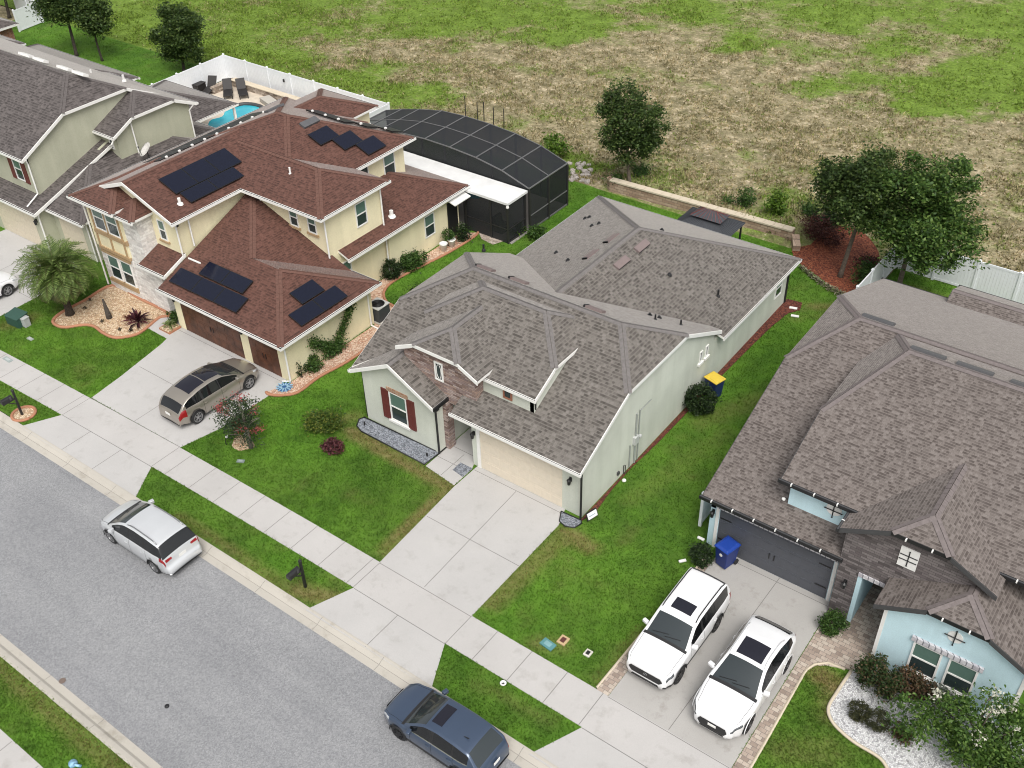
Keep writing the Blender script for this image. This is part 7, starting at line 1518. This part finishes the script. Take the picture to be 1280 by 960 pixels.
x, y = P(*ps[0][0], .3); base = lounger((x, y), ps[0][1]); tag(base, ps[0][2], 'lounger', GL)
for q_, rz, lb in ps[1:]:
    x, y = P(*q_, .3); c = copy_tree(base); c.location = (x, y, .03); c.rotation_euler = (0, 0, rz); c['label'] = lb
x, y = P(243, 109, .3); mb = MB(); mb.box(-.8, .8, -.42, .42, 0, .62); mb.box(-.84, .84, -.46, .46, .62, .68); thing_mesh('outdoor_cabinet', mb, WK, 'low dark wicker cabinet by the white pool fence', 'cabinet', (x, y, .03), .15, bevel=.02)
x, y = P(338, 131); mb = MB(); mb.box(-.9, .9, -.4, .4, 0, .35); thing_mesh('stone_bench', mb, MT['kerb'], 'grey stone spa wall at the end of the small pool', 'bench', (x, y, .03), -.3, bevel=.03)
# gazebo behind the sage house
gz = tag(empty('gazebo', (-5.6, 21.15, 0)), 'dark metal roofed gazebo between the sage house and the retaining wall', 'gazebo'); gz.scale = (.84, .82, .8); GM = plain('gunmetal_roof', (.075, .08, .09), .45, .3, var=.1); RD = plain('rust_red_rib', (.16, .05, .045), .5)
def hiproof(mb, hx, hy, z0, z1, kx, ky): 
    a = [(-hx, -hy, z0), (hx, -hy, z0), (hx, hy, z0), (-hx, hy, z0)]; b_ = [(-kx, -ky, z1), (kx, -ky, z1), (kx, ky, z1), (-kx, ky, z1)]
    for i in range(4): j = (i + 1) % 4; mb.quad(a[i], a[j], b_[j], b_[i])
    mb.add(b_, [(0, 1, 2, 3)]); mb.add(a, [(3, 2, 1, 0)])
mb = MB(); hiproof(mb, 1.95, 1.35, 2.3, 2.75, .9, .55); rf = mb.build('roof', GM, gz); mb = MB()
for t in np.linspace(-1.9, 1.9, 20): mb.beam((t, -1.35, 2.315), (t * .47, -.55, 2.765), .025, .03); mb.beam((t, 1.35, 2.315), (t * .47, .55, 2.765), .025, .03)
for t in np.linspace(-1.3, 1.3, 14):
    for s in (-1, 1): mb.beam((s * 1.95, t, 2.315), (s * .9, t * .42, 2.765), .025, .03)
mb.build('seam', plain('seam_grey', (.045, .048, .055), .5), rf)
mb = MB(); hiproof(mb, 1.1, .7, 2.92, 3.3, .45, .02); cu = mb.build('cupola_roof', GM, gz); mb = MB()
for t in np.linspace(-1, 1, 8): mb.beam((t * 1.08, -.7, 2.93), (t * .45, -.02, 3.32), .03, .03); mb.beam((t * 1.08, .7, 2.93), (t * .45, .02, 3.32), .03, .03)
for s in (-1, 1): 
    for t in (-.5, 0, .5): mb.beam((s * 1.1, t, 2.93), (s * .45, t * .04, 3.32), .03, .03)
mb.build('rib', RD, cu); mb = MB(); mb.box(-.85, .85, -.5, .5, 2.7, 2.93); mb.build('cupola_frame', MT['black'], gz)
for x in (-1.75, 1.75):
    for y in (-1.15, 1.15): mb = MB(); mb.box(x - .05, x + .05, y - .05, y + .05, 0, 2.33); mb.build('post', MT['black'], gz)
# thin stakes and a rock heap in the field
for k, (q_, h_) in enumerate((((582, 146), 1.6), ((597, 151), 1.4), ((605, 149), 1.3), ((617, 154), 1.2), ((630, 159), 1.4))):
    x, y = P(*q_, .1); mb = MB(); mb.tube([(0, 0, -.1), (.02, 0, h_)], .035, 6); thing_mesh('field_stake', mb, MT['black'], ['dark stake farthest left of the row behind the pool cage, with a green sprig', 'thin brown stake second from the left behind the cage', 'straight black stake in the middle of the row', 'pale thin stake second from the right', 'black stake nearest the round tree'][k], 'stake', (x, y, .05), group='row of stakes behind the pool cage')
RK = plain('pale_rock', (.4, .36, .33), .85, var=.25, scale=3)
for k in range(34):
    x, y = P(random.uniform(708, 738), random.uniform(203, 228)); s = random.uniform(.1, .24); mb = MB(); bm = bmesh.new(); bmesh.ops.create_icosphere(bm, subdivisions=1, radius=s)
    mb.v = [(v.co.x * random.uniform(.7, 1.3), v.co.y * random.uniform(.7, 1.3), v.co.z * random.uniform(.5, .9)) for v in bm.verts]; mb.f = [tuple(v.index for v in f.verts) for f in bm.faces]; mb.m = [0] * len(mb.f); bm.free()
    thing_mesh('field_rock', mb, RK, 'pale rock in the loose heap beside the pool cage corner', 'rock', (x, y, .04), group='heap of pale rocks by the pool cage')
